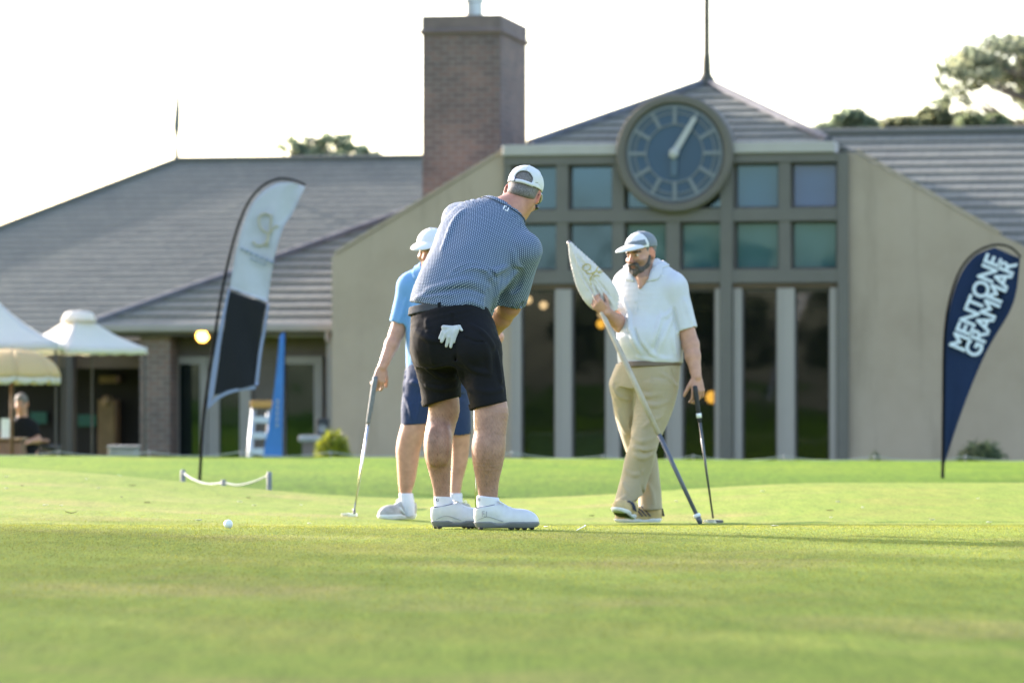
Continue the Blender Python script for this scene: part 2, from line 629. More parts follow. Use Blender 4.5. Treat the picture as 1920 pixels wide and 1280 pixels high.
def roof_mat(name, c, tw, row):
    m, nt, b = new_mat(name)
    b.inputs["Roughness"].default_value = 0.8
    tc = nt.nodes.new("ShaderNodeTexCoord")
    br = nt.nodes.new("ShaderNodeTexBrick")
    br.inputs["Scale"].default_value = 1.0
    br.inputs["Brick Width"].default_value = tw
    br.inputs["Row Height"].default_value = row
    br.inputs["Mortar Size"].default_value = 0.012
    br.inputs["Mortar Smooth"].default_value = 0.6
    br.inputs["Color1"].default_value = (c[0]*1.08, c[1]*1.07, c[2]*1.05, 1)
    br.inputs["Color2"].default_value = (c[0]*0.93, c[1]*0.93, c[2]*0.94, 1)
    br.inputs["Mortar"].default_value = (c[0]*0.72, c[1]*0.72, c[2]*0.72, 1)
    nt.links.new(tc.outputs['UV'], br.inputs["Vector"])
    n = _noise(nt, 1.1, 6, 0.7)
    rp = _ramp(nt, n.outputs["Fac"], [(0.3, (0.86, 0.87, 0.88)), (0.5, (1, 1, 1)), (0.72, (1.12, 1.11, 1.07))])
    mx = nt.nodes.new("ShaderNodeMixRGB"); mx.blend_type = 'MULTIPLY'; mx.inputs[0].default_value = 1.0
    nt.links.new(br.outputs["Color"], mx.inputs[1]); nt.links.new(rp.outputs[0], mx.inputs[2])
    nt.links.new(mx.outputs[0], b.inputs["Base Color"])
    n2 = _noise(nt, 25, 4)
    _bump(nt, n2.outputs["Fac"], b, 0.5, 0.02)
    return m
roof_mat('roof_tile', (0.138, 0.138, 0.112), 0.30, 0.34)
mat('hip_cap', (0.10, 0.10, 0.11), 0.8, 0.25, 4.0, 0.4, 20, 0.02)

def glass_mat(name, tint, trans, refl, gcol=(1, 1, 1)):
    """window glass: tinted see-through pane with a mirror-like face"""
    m = bpy.data.materials.new(name); m.use_nodes = True; MATS[name] = m
    nt = m.node_tree
    for n in list(nt.nodes): nt.nodes.remove(n)
    out = nt.nodes.new("ShaderNodeOutputMaterial")
    tr = nt.nodes.new("ShaderNodeBsdfTransparent"); tr.inputs[0].default_value = (*trans, 1)
    df = nt.nodes.new("ShaderNodeBsdfDiffuse"); df.inputs[0].default_value = (*tint, 1)
    gl = nt.nodes.new("ShaderNodeBsdfGlossy"); gl.inputs["Roughness"].default_value = 0.03; gl.inputs[0].default_value = (*gcol, 1)
    ad = nt.nodes.new("ShaderNodeAddShader")
    nt.links.new(tr.outputs[0], ad.inputs[0]); nt.links.new(df.outputs[0], ad.inputs[1])
    mx = nt.nodes.new("ShaderNodeMixShader"); mx.inputs[0].default_value = refl
    nt.links.new(ad.outputs[0], mx.inputs[1]); nt.links.new(gl.outputs[0], mx.inputs[2])
    n = _noise(nt, 0.7, 2)
    b = nt.nodes.new("ShaderNodeBump"); b.inputs["Strength"].default_value = 0.12; b.inputs["Distance"].default_value = 0.05
    nt.links.new(n.outputs["Fac"], b.inputs["Height"]); nt.links.new(b.outputs[0], gl.inputs["Normal"])
    nt.links.new(mx.outputs[0], out.inputs[0])
    return m
glass_mat('glass_high', (0.003, 0.012, 0.020), (0.05, 0.06, 0.06), 0.13, (0.38, 0.66, 1.0))
glass_mat('glass_blind', (0.040, 0.100, 0.108), (0.0, 0.0, 0.0), 0.05, (0.6, 0.9, 1.0))
glass_mat('glass_blue', (0.026, 0.076, 0.140), (0.0, 0.0, 0.0), 0.07, (0.55, 0.8, 1.0))
glass_mat('glass_violet', (0.024, 0.072, 0.150), (0.0, 0.0, 0.0), 0.07, (0.6, 0.7, 1.0))
glass_mat('glass_door', (0.002, 0.003, 0.003), (0.50, 0.52, 0.50), 0.032, (0.9, 0.95, 0.95))
glass_mat('glass_green', (0.003, 0.006, 0.006), (0.25, 0.28, 0.27), 0.06, (0.8, 1.0, 0.95))

# ------------------------------------------------------------------ ground
def sst(a, b, x):
    t = np.clip((x - a) / (b - a), 0, 1)
    return t * t * (3 - 2 * t)

_gy = np.array([0, 5, 9, 13, 16, 18.2, 21, 24.2, 27, 30, 33, 40.])
_gz = np.array([-.03, -.02, 0.004, .014, .012, 0, -.078, -.178, -.195, -.195, -.19, -.19])
def cubic(xs, ys, x):
    """monotone-ish smooth interpolation"""
    m = np.gradient(ys, xs)
    i = np.clip(np.searchsorted(xs, x) - 1, 0, len(xs) - 2)
    h = xs[i+1] - xs[i]; t = np.clip((x - xs[i]) / h, 0, 1)
    return ((2*t**3-3*t**2+1)*ys[i] + (t**3-2*t**2+t)*h*m[i] + (-2*t**3+3*t**2)*ys[i+1] + (t**3-t**2)*h*m[i+1])

EDGE = 31.0
def green_z(x, y):
    x = np.asarray(x, dtype=float); y = np.asarray(y, dtype=float)
    z = cubic(_gy, _gz, np.minimum(y, 39.9))
    z = z + 0.235 * sst(0.6, 4.4, -x) * sst(19.5, 31, y)
    z = z + 0.125 * sst(-0.2, 2.6, x) * sst(21, 31, y)
    z = z + 0.05 * sst(0.2, 1.4, -x) * sst(20.5, 24, y) * (1 - sst(25.5, 29, y))
    z = z + 0.012 * sst(1.0, 4.0, -x) * sst(10, 18, y)
    return z
_fy = np.array([31, 32.2, 34, 36, 39, 42, 46, 49, 54, 58, 2000.])
_fz = np.array([-.21, -.42, -.415, -.355, -.225, -.155, -.105, -.22, -.75, -.9, -.9])
def ground_z(x, y):
    x = np.asarray(x, dtype=float); y = np.asarray(y, dtype=float)
    g = green_z(x, y) - 0.004
    far = cubic(_fy, _fz, np.maximum(y, 31)) - 0.045 * sst(-3, 6, x) * sst(33, 44, y) * (1 - sst(50, 58, y)) + 0.02 * sst(2, 7, -x) * sst(36, 46, y) * (1 - sst(50, 58, y))
    w = sst(EDGE - 0.1, EDGE + 1.3, y)
    return g * (1 - w) + far * w
def gz(x, y):
    return float(ground_z(x, y))
def grz(x, y):
    return float(green_z(x, y))

def sheet(name, xs, ys, zf, material, kind, smooth=True):
    X, Y = np.meshgrid(xs, ys, indexing='ij')
    Z = zf(X, Y)
    v = np.stack([X, Y, Z], -1).reshape(-1, 3)
    nx, ny = len(xs), len(ys)
    i = np.arange(nx - 1)[:, None] * ny + np.arange(ny - 1)[None, :]
    f = np.stack([i, i + ny, i + ny + 1, i + 1], -1).reshape(-1, 4).astype(np.int32)
    o = mesh_obj(name, v, f, material, smooth=smooth)
    return tag(o, kind=kind)

def grass_mat(name, cA, cB, cC, stripe=None, fine=60.0, sheen=0.25):
    m, nt, b = new_mat(name)
    b.inputs["Roughness"].default_value = 1.0
    b.inputs["Specular IOR Level"].default_value = 0.06
    b.inputs["Sheen Weight"].default_value = sheen
    b.inputs["Sheen Roughness"].default_value = 0.5
    b.inputs["Sheen Tint"].default_value = (0.95, 0.95, 0.45, 1)
    big = _noise(nt, 0.55, 5, 0.62)
    r1 = _ramp(nt, big.outputs["Fac"], [(0.30, cA), (0.50, cB), (0.70, cC)])
    mid = _noise(nt, 9.0, 6, 0.7, stretch=(1, .14, 1))
    r2 = _ramp(nt, mid.outputs["Fac"], [(0.25, (0.72, 0.78, 0.70)), (0.5, (1, 1, 1)), (0.75, (1.28, 1.18, 1.2))])
    fn = _noise(nt, fine, 4, 0.75, stretch=(1, .10, 1))
    r3 = _ramp(nt, fn.outputs["Fac"], [(0.25, (0.62, 0.66, 0.60)), (0.5, (1, 1, 1)), (0.75, (1.40, 1.32, 1.25))])
    m1 = nt.nodes.new("ShaderNodeMixRGB"); m1.blend_type = 'MULTIPLY'; m1.inputs[0].default_value = 1
    m2 = nt.nodes.new("ShaderNodeMixRGB"); m2.blend_type = 'MULTIPLY'; m2.inputs[0].default_value = 1
    nt.links.new(r1.outputs[0], m1.inputs[1]); nt.links.new(r2.outputs[0], m1.inputs[2])
    nt.links.new(m1.outputs[0], m2.inputs[1]); nt.links.new(r3.outputs[0], m2.inputs[2])
    last = m2.outputs[0]
    if stripe:                                # turf tone darker towards the foot of the bank
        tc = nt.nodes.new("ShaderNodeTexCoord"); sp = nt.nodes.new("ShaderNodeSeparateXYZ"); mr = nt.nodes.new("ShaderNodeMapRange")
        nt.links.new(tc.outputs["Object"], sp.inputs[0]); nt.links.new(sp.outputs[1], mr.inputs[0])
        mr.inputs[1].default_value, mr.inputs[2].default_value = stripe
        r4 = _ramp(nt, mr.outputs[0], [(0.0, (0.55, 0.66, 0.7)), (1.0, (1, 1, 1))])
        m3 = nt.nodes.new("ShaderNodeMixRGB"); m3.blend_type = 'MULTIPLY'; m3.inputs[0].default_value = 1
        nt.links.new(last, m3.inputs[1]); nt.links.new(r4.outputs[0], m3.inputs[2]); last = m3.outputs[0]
    nt.links.new(last, b.inputs["Base Color"])
    _bump(nt, fn.outputs["Fac"], b, 0.5, 0.006)
    return m
grass_mat('green_turf', (0.182, 0.194, 0.036), (0.146, 0.204, 0.026), (0.212, 0.194, 0.056), fine=70, sheen=0.0)
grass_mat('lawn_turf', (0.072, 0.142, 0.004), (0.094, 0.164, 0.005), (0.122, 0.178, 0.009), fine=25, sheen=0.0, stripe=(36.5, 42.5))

ys = np.concatenate([np.linspace(2, 8, 25), np.linspace(8.2, 31.0, 180)])
xs = np.linspace(-14, 14, 150)
sheet('putting_green', xs, ys, green_z, M('green_turf'), 'structure')
ys = np.concatenate([np.linspace(-400, -20, 8), np.linspace(-10, 30, 30), np.linspace(30.3, 60, 130), np.array([65, 75, 100, 150, 250, 500, 1200, 2000.])])
xs = np.concatenate([np.array([-2000, -600, -200, -80, -40]), np.linspace(-30, 30, 121), np.array([40, 80, 200, 600, 2000])])
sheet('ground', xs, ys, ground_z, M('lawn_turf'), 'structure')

mat('paving', (0.34, 0.31, 0.28), 0.85, 0.15, 1.0, 0.3, 30, 0.01)
sheet('bounce_terrace', np.linspace(-60, 60, 13), np.linspace(57, 100, 6), lambda X, Y: ground_z(X, np.maximum(Y, 58.5)) + 0.006, M('paving'), 'structure')  # unseen paving, added to bounce neutral light onto the facade

# ------------------------------------------------------------------ clubhouse
TH = math.radians(11.0)
BO = Vector(((1270 - 960) * 60 / FPX, 60.0, 0.0))
BU = Vector((math.cos(TH), -math.sin(TH), 0)); BW = Vector((math.sin(TH), math.cos(TH), 0))
GB = -0.9                                     # terrace level at the clubhouse
club = thing('clubhouse', (BO.x, BO.y, GB), 'long clubhouse with grey tiled roofs, brick chimney and a round clock', 'building', rotz=-TH)
def q(px, py, wd=0.0):
    """clubhouse coordinates (along, back, up) of the pixel's sight line where it meets the plane wd behind the facade"""
    d = Vector(((px - 960) / FPX, 1.0, -(py - HOR) / FPX))
    o = Vector((0, 0, CAMZ)) - Vector((BO.x, BO.y, GB))
    t = (wd - o.dot(BW)) / d.dot(BW)
    p = o + d * t
    return Vector((p.dot(BU), wd, p.z))
def qu(px, wd=0.0): return q(px, 600, wd).x
def qz(py, wd=0.0, px=1270): return q(px, py, wd).z
def cpart(mb, name, m, parent=None, smooth=False, uvs=None):
    o = mb.build(name, m, parent or club, smooth, local=True, uvs=uvs)
    return o
def pbox(px0, py0, px1, py1, w0, w1, bev=0.0, zb=None, refx=None):
    mb = MB()
    rx = 1270 if refx is None else refx
    mb.box(qu(px0, w0), w0, qz(py1, w0, rx) if zb is None else zb, qu(px1, w0), w1, qz(py0, w0, rx), bev)
    return mb

# flanking rendered walls with raking tops
mb = MB()
pts = [q(622, 480, 0), q(637, 474, 0), q(945, 285, 0), q(958, 285, 0)]
pl = [Vector((pts[0].x, 0, 0)), pts[0], pts[1], pts[2], Vector((qu(958), 0, pts[2].z)), Vector((qu(958), 0, 0))]
mb.prism(pl, (0, 0.45, 0)); cpart(mb, 'wall', M('concrete_render'))
mb = MB()
pr = [q(1590, 285, 0), q(1604, 286, 0), q(1872, 438, 0), q(1990, 496, 0), q(2300, 640, 0)]
pl = [Vector((qu(1588), 0, 0)), Vector((qu(1588), 0, pr[0].z)), pr[1], pr[2], pr[3], pr[4], Vector((pr[4].x, 0, 0))]
mb.prism(pl, (0, 0.45, 0)); cpart(mb, 'wall', M('concrete_render'))
# dark stained coping on both rakes
for (a, b) in ((q(630, 477, 0), q(944, 285, 0)), (q(1606, 286, 0), q(1872, 438, 0))):
    mb = MB()
    n = Vector((-(b - a).z, 0, (b - a).x)).normalized()
    if n.z < 0: n = -n
    mb.prism([a + Vector((0, -.02, 0)) + n*0.003, b + Vector((0, -.02, 0)) + n*0.003, b + Vector((0, -.02, 0)) + n * .05, a + Vector((0, -.02, 0)) + n * .05], (0, 0.49, 0))
    cpart(mb, 'coping', M('concrete_render'))

# bay of glazing: columns, beams, fascia
COLS = [(946, 960), (1044, 1066), (1149, 1171), (1250, 1275), (1354, 1377), (1461, 1483), (1570, 1590)]
mb = MB()
for i, (a, b) in enumerate(COLS):
    top, bot = 290, 530
    mb.box(qu(a), -0.05, qz(bot), qu(b), 0.35, qz(top))
cpart(mb, 'mullion', M('frame_grey'))
for (a, b) in ((1352, 1374), (1572, 1592)):
    mb = MB(); mb.box(qu(a), -0.09, 0, qu(b), -0.053, qz(292)); mb.box(qu(a), -0.05, 0, qu(b), 0.3, qz(533))
    cpart(mb, 'column', M('frame_grey'))
for (y0, y1, w) in ((290, 307, -0.07), (392, 416, -0.07), (506, 531, -0.075)):
    mb = MB(); mb.box(qu(946), w, qz(y1), qu(1590), 0.34, qz(y0)); cpart(mb, 'beam', M('frame_grey'))
mb = MB(); mb.box(qu(944), -0.12, qz(289.5), qu(1566), 0.5, qz(269), 0.01); cpart(mb, 'fascia', M('fascia_pale'))
mb = MB(); mb.box(qu(954), -0.02, qz(541), qu(1580), 0.30, qz(532)); cpart(mb, 'lintel', M('beam_brown'))

# upper windows
rows = [(307, 392), (416, 506)]
kinds = [['glass_high', 'glass_high', 'glass_high', 'glass_high', 'glass_blue', 'glass_violet'],
         ['glass_high', 'glass_high', 'glass_blind', 'glass_blind', 'glass_blind', 'glass_blind']]
for ri, (y0, y1) in enumerate(rows):
    for ci in range(6):
        a, b = COLS[ci][1], COLS[ci + 1][0]
        u0, u1, z0, z1 = qu(a), qu(b), qz(y1), qz(y0)
        fr = MB(); t = 0.035
        fr.box(u0, 0.12, z0, u0 + t, 0.2, z1); fr.box(u1 - t, 0.12, z0, u1, 0.2, z1)
        fr.box(u0 + t, 0.12, z0, u1 - t, 0.2, z0 + t); fr.box(u0 + t, 0.12, z1 - t, u1 - t, 0.2, z1)
        w = cpart(fr, 'window', M('dark_trim'))
        pn = MB(); pn.box(u0 + t, 0.15, z0 + t, u1 - t, 0.162, z1 - t)
        cpart(pn, 'pane', M(kinds[ri][ci]), w)

# tall glazed doors and pale posts
ztop = qz(541)
POST = [(957, 977), (1041, 1072), (1136, 1162), (1249, 1279), (1341, 1353), (1375, 1391), (1457, 1490), (1556, 1571)]
for (a, b) in POST:
    mb = MB(); mb.box(qu(a), -0.03, 0, qu(b), 0.2, ztop, 0.012)
    mb.box(qu(a) + .06, -0.04, 0.02, qu(a) + .075, -0.033, ztop - .02)
    cpart(mb, 'post', M('post_pale'))
GL = [(977, 1041), (1072, 1136), (1162, 1249), (1279, 1341), (1391, 1457), (1490, 1556)]
for (a, b) in GL:
    u0, u1 = qu(a), qu(b)
    mb = MB(); t = 0.03
    mb.box(u0, 0.06, 0, u0 + t, 0.12, ztop); mb.box(u1 - t, 0.06, 0, u1, 0.12, ztop); mb.box(u0 + t, 0.06, ztop - .05, u1 - t, 0.12, ztop); mb.box(u0 + t, 0.06, 0, u1 - t, 0.12, .12)
    d = cpart(mb, 'door', M('dark_trim'))
    pn = MB(); pn.box(u0 + t, 0.085, .12, u1 - t, 0.095, ztop - .05); cpart(pn, 'pane', M('glass_door'), d)
# dark room behind the doors
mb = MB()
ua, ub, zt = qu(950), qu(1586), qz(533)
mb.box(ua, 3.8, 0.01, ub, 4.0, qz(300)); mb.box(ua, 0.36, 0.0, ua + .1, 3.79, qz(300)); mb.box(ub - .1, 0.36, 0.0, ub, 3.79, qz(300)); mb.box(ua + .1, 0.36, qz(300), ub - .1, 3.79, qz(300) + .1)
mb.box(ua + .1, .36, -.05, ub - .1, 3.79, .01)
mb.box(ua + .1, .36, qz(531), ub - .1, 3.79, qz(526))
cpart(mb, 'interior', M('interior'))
mat('reflection_blue', (0.10, 0.18, 0.27), 0.6, 0.1)
mb = MB(); mb.box(qu(985, 1.0), 1.0, 0.0, qu(1165, 1.0), 1.7, qz(812, 1.0), 0.05)  # solid block added in place of a blue-grey reflection in the doors
tag(cpart(mb, 'counter', M('reflection_blue')), 'low blue grey block standing in for a reflection in the glass doors')
mb = MB(); mb.box(qu(1278, 1.4), 1.4, 0, qu(1350, 1.4), 1.9, qz(826, 1.4), 0.05); mb.box(qu(1395, 2.2), 2.2, 0, qu(1500, 2.2), 2.9, qz(840, 2.2), .05)
cpart(mb, 'seating', M('interior'))
mat('wall_art', (0.14, 0.19, 0.25), 0.6, 0.4, 5)
mb = MB(); mb.box(qu(1000, 3.6), 3.6, qz(630, 3.6), qu(1023, 3.6), 3.7, qz(592, 3.6)); cpart(mb, 'picture', M('wall_art'))
for (px, py, wd, r, mm) in ((990, 562, .5, .066, 'lamp_soft'), (1019, 572, 1.2, .066, 'lamp_soft'), (1127, 607, 1.8, .075, 'lamp_amber'), (1335, 744, .6, .10, 'lamp_amber'), (1127, 590, 2.6, .05, 'lamp_soft')):
    c = q(px, py, wd)
    mb = MB()
    mb.lathe(c, (0, 0, 1), [(0.01, -r), (r*.6, -r*.8), (r*.95, -r*.3), (r, 0), (r*.85, r*.5), (r*.4, r*.9)], 16)
    lp = cpart(mb, 'pendant_lamp', M(mm), smooth=True)
    mb = MB(); mb.tube([c + Vector((0, 0, r*.9)), Vector((c.x, c.y, qz(533) - .01 if py < 700 else c.z + .5))], .008, 6); cpart(mb, 'cord', M('lamp_housing'), lp)

# clock
cc = q(1264, 287, -0.22)
R = 0.90
mb = MB(); mb.lathe(cc, (0, -1, 0), [(R - .16, -0.45), (R, -0.45), (R, -.03), (R - .03, 0.0), (R - .125, 0.0), (R - .16, -0.07)], 72, close=False)
clock = cpart(mb, 'clock', M('clock_ring')); auto_smooth(clock)
mb = MB(); mb.lathe(cc + Vector((0, .075, 0)), (0, -1, 0), [(R - .145, -.2), (R - .145, 0)], 64); auto_smooth(cpart(mb, 'dial', M('clock_dial'), clock))
mb = MB()
mb.lathe(cc + Vector((0, .07, 0)), (0, -1, 0), [(.69, 0), (.69, .022), (.722, .022), (.722, 0)], 64, close=False)
mb.lathe(cc + Vector((0, .07, 0)), (0, -1, 0), [(.432, 0), (.432, .022), (.450, .022), (.450, 0)], 64, close=False)
mb.lathe(cc + Vector((0, .07, 0)), (0, -1, 0), [(.60, 0), (.60, .016), (.615, .016), (.615, 0)], 64, close=False)
def radial(mb, ang, r0, r1, w, y0, y1, w1=None):
    s, c = math.sin(ang), math.cos(ang)
    o = Vector((c, 0, -s)); d = Vector((s, 0, c)); w1 = w if w1 is None else w1
    p = [cc + d*r0 - o*w/2, cc + d*r0 + o*w/2, cc + d*r1 + o*w1/2, cc + d*r1 - o*w1/2]
    mb.prism([x + Vector((0, y0, 0)) for x in p], (0, y1 - y0, 0))
for i in range(12): radial(mb, i * math.pi / 6, .44, .69, .055, .046, .072)
for i in range(60): radial(mb, i * math.pi / 30, .628, .665, .012, .05, .072)
cpart(mb, 'hour_markers', M('clock_mark'), clock)
mb = MB(); radial(mb, math.radians(31), -.08, .62, .105, -.02, .02, .07); mb.lathe(cc + Vector((0, .03, 0)), (0, -1, 0), [(.07, 0), (.07, .07), (.03, .085)], 20)
cpart(mb, 'minute_hand', M('clock_hand'), clock)
mb = MB(); radial(mb, math.radians(181), -.02, .34, .10, .022, .04, .10); cpart(mb, 'hour_hand', M('clock_hand_dim'), clock)

# ---- tiled roofs: real overlapping courses
def clip_band(poly, t0, t1):
    def half(pl, f):
        out = []
        for i in range(len(pl)):
            a, b = pl[i], pl[(i+1) % len(pl)]
            fa, fb = f(a), f(b)
            if fa >= 0: out.append(a)
            if (fa >= 0) != (fb >= 0):
                t = fa / (fa - fb)
                out.append((a[0] + (b[0]-a[0])*t, a[1] + (b[1]-a[1])*t))
        return out
    p = half(poly, lambda v: v[1] - t0)
    if len(p) < 3: return []
    return half(p, lambda v: t1 - v[1])
def tiled(name, pts, course, lift, parent=None, course_px=None, material='roof_tile', tile_w=0.3):
    """planar convex roof polygon (clubhouse coordinates, first edge along the eave) laid with stepped tile courses"""
    o = pts[0]; s = (pts[1] - pts[0]).normalized()
    n = s.cross(pts[2] - pts[0]).normalized()
    if n.z < 0: n = -n
    t = n.cross(s)
    if t.z < 0: t = -t
    poly = [((p - o).dot(s), (p - o).dot(t)) for p in pts]
    tm = max(p[1] for p in poly); t0 = min(p[1] for p in poly)
    vs, fs, uv = [], [], []
    k = int(math.floor(t0 / course))
    r = random.Random(len(pts) * 31 + int(abs(o.x) * 10))
    while k * course < tm:
        a, b = k * course, (k + 1) * course
        s0 = min(p[0] for p in poly); s1 = max(p[0] for p in poly)
        # individual tiles along the course, each lifted a hair differently
        x = s0 - (0 if k % 2 else tile_w * .5)
        while x < s1:
            x1 = x + tile_w
            pc = clip_band(poly, a, b)
            if len(pc) >= 3:
                pc = [(y, xx) for xx, y in pc]
                pc = clip_band(pc, x, x1)
                pc = [(xx, y) for y, xx in pc]
            if len(pc) >= 3:
                j = r.uniform(0, .003)
                idx = []
                for (ss, tt) in pc:
                    l = lift * (1 - (tt - a) / course) + j
                    idx.append(len(vs)); vs.append(o + s*ss + t*tt + n*l)
                fs.append(tuple(idx)); uv += [(ss / tile_w * .3, tt / course * .34) for ss, tt in pc]
                # riser under the lower edge
                low = [p for p in pc if abs(p[1] - a) < 1e-4]
                if len(low) >= 2:
                    la, lb = min(low), max(low)
                    i0 = len(vs)
                    vs += [o + s*la[0] + t*a + n*(lift + j), o + s*lb[0] + t*a + n*(lift + j), o + s*lb[0] + t*a - n*.01, o + s*la[0] + t*a - n*.01]
                    fs.append((i0, i0+3, i0+2, i0+1)); uv += [(la[0], a), (la[0], a), (lb[0], a), (lb[0], a)]
            x = x1
        k += 1
    ob = mesh_obj(name, vs, fs, M(material), parent or club, False, uv, None, True)
    return ob

# pyramid over the clock bay
zb = qz(273, 0.3); ap = q(1325, 157, 3.4)
u0, u1, w0, w1 = ap.x - 2.35, ap.x + 2.35, 0.25, 6.4
A, B, C, D = Vector((u0, w0, zb)), Vector((u1, w0, zb)), Vector((u1, w1, zb)), Vector((u0, w1, zb))
r0 = tiled('roof', [A, B, ap], .36, .030)
tiled('roof_side', [B, C, ap], .36, .05, r0); tiled('roof_side', [D, A, ap], .36, .05, r0); tiled('roof_side', [C, D, ap], .36, .05, r0)
mb = MB()
for e in (A, B, C, D):
    mb.tube([e + (ap - e) * .02 + Vector((0, 0, .03)), ap + Vector((0, 0, .03))], .075, 8)
cpart(mb, 'hip_cap', M('hip_cap'), r0)
mb = MB(); mb.tube([ap, ap + Vector((0, 0, .45)), ap + Vector((0, 0, .47)), ap + Vector((0, 0, 2.6))], [.085, .065, .055, .05], 10)
mb.lathe(ap, (0, 0, 1), [(.16, -.03), (.13, .08), (.07, .16)], 16)
cpart(mb, 'spire', M('spire_metal'), r0)

# right-hand roof behind the raking wall
ra, rb = q(1500, 254, 8.0), q(2500, 254, 8.0); rb.z = ra.z
ea, eb = Vector((ra.x - .8, .6, ra.z - 3.15)), Vector((rb.x, .6, ra.z - 3.15))
r1 = tiled('roof', [ea, eb, rb, ra], .40, .028)
mb = MB(); mb.tube([ra + Vector((0, 0, .03)), rb + Vector((0, 0, .03))], .085, 8); cpart(mb, 'ridge_cap', M('roof_tile'), r1)
tiled('roof_side', [Vector((eb.x, 15.4, eb.z)), Vector((ea.x, 15.4, ea.z)), ra, rb], .40, .05, r1)

# big left roof: ridge, hip, broad slope facing the green
la, lb = q(331, 303, 9.0), q(800, 303, 9.0); lb.z = la.z
lb.x = qu(1000, 9.0)
ez = q(300, 640, 2.6).z; dz = la.z - ez
e0, e1 = Vector((la.x - 6.4, 2.6, ez)), Vector((lb.x, 2.6, ez))
r2 = tiled('roof', [e0, e1, lb, la], .225, .010, tile_w=.20)
tiled('roof_side', [Vector((e0.x, 15.4, ez)), e0, la], .225, .010, r2, tile_w=.20)
tiled('roof_side', [Vector((e1.x, 15.4, ez)), Vector((e0.x, 15.4, ez)), la, lb], .225, .010, r2, tile_w=.20)
mb = MB(); mb.tube([la + Vector((0, 0, .02)), lb + Vector((0, 0, .02))], .06, 8); mb.tube([e0, la + Vector((0, 0, .02))], .06, 8); cpart(mb, 'ridge_cap', M('roof_tile'), r2)
mb = MB(); mb.tube([la, la + Vector((0, 0, .35))], [.05, .03], 8); mb.tube([la + Vector((0, 0, .35)), la + Vector((0, 0, .62)), la + Vector((.015, 0, .9)), la + Vector((.03, 0, 1.25)), la + Vector((.05, 0, 1.45))], [.022, .065, .055, .028, .010], 8)
cpart(mb, 'finial', M('vane'), r2)
# lower projecting roof
f0 = q(166, 611, 0.7); f1 = Vector((qu(632, .7), .7, f0.z))
hp = q(800, 386, 5.2)
slope = (hp.z - f0.z) / (hp.y - f0.y)
f2 = Vector((f1.x + 1.6, .7, f0.z))
r3 = tiled('roof', [f0, f2, Vector((hp.x, hp.y, hp.z))], .33, .030)
bk = Vector((f0.x, 5.2, f0.z))
tiled('roof_side', [Vector((f0.x, 9.7, f0.z)), f0, hp], .33, .05, r3)
mb = MB(); mb.tube([f0 + Vector((0, 0, .02)), hp + Vector((0, 0, .02))], .075, 8); cpart(mb, 'hip_cap', M('hip_cap'), r3)
mb = MB(); mb.box(f0.x, .60, f0.z - .10, f1.x, .72, f0.z + .03, .02); cpart(mb, 'gutter', M('gutter'), r3)
mb = MB(); mb.box(f0.x, .73, f0.z - .16, f1.x, 2.0, f0.z - .05); cpart(mb, 'soffit', M('dark_trim'), r3)
mb = MB(); mb.tube([Vector((qu(612, .6), .66, f0.z - .1)), Vector((qu(612, .6), .66, f0.z - .24))], .04, 8); cpart(mb, 'downpipe', M('gutter'), r3)

# chimney
w = 1.9
cx0, cx1 = q(792, 200, w).x, q(938, 200, w).x
zc = qz(64, w, 860); zt = qz(29, w, 860)
dpt = 2.2
mb = MB()
def brick_box(x0, y0, z0, x1, y1, z1):
    vs = [(x0,y0,z0),(x1,y0,z0),(x1,y0,z1),(x0,y0,z1), (x1,y0,z0),(x1,y1,z0),(x1,y1,z1),(x1,y0,z1), (x1,y1,z0),(x0,y1,z0),(x0,y1,z1),(x1,y1,z1), (x0,y1,z0),(x0,y0,z0),(x0,y0,z1),(x0,y1,z1), (x0,y0,z1),(x1,y0,z1),(x1,y1,z1),(x0,y1,z1)]
    a, b, h = x1-x0, y1-y0, z1-z0
    uv = []
    for L in (a, b, a, b): uv += [(0,0),(L,0),(L,h),(0,h)]
    uv += [(0,0),(a,0),(a,b),(0,b)]
    return vs, [tuple(range(i*4, i*4+4)) for i in range(5)], uv
vs, fs, uv = brick_box(cx0, w, 0, cx1, w + dpt, zc)
ch = mesh_obj('chimney', vs, fs, M('brick'), club, False, uv, None, True)
vs, fs, uv = brick_box(cx0 - .01, w - .01, zc + .08, cx1 + .01, w + dpt + .01, zt)
mesh_obj('chimney_top', vs, fs, M('brick_cap'), ch, False, uv, None, True)
mb = MB(); mb.box(cx0 - .05, w - .05, zc, cx1 + .05, w + dpt + .05, zc + .08, .03); cpart(mb, 'chimney_band', M('brick_cap'), ch)
fu = (cx0 + cx1) / 2 + .06
mb = MB(); mb.lathe(Vector((fu, w + .7, zt)), (0, 0, 1), [(.17, 0), (.145, .03), (.145, .26), (.17, .27), (.17, .33), (.12, .34)], 20); auto_smooth(cpart(mb, 'flue', M('metal_flue'), ch))

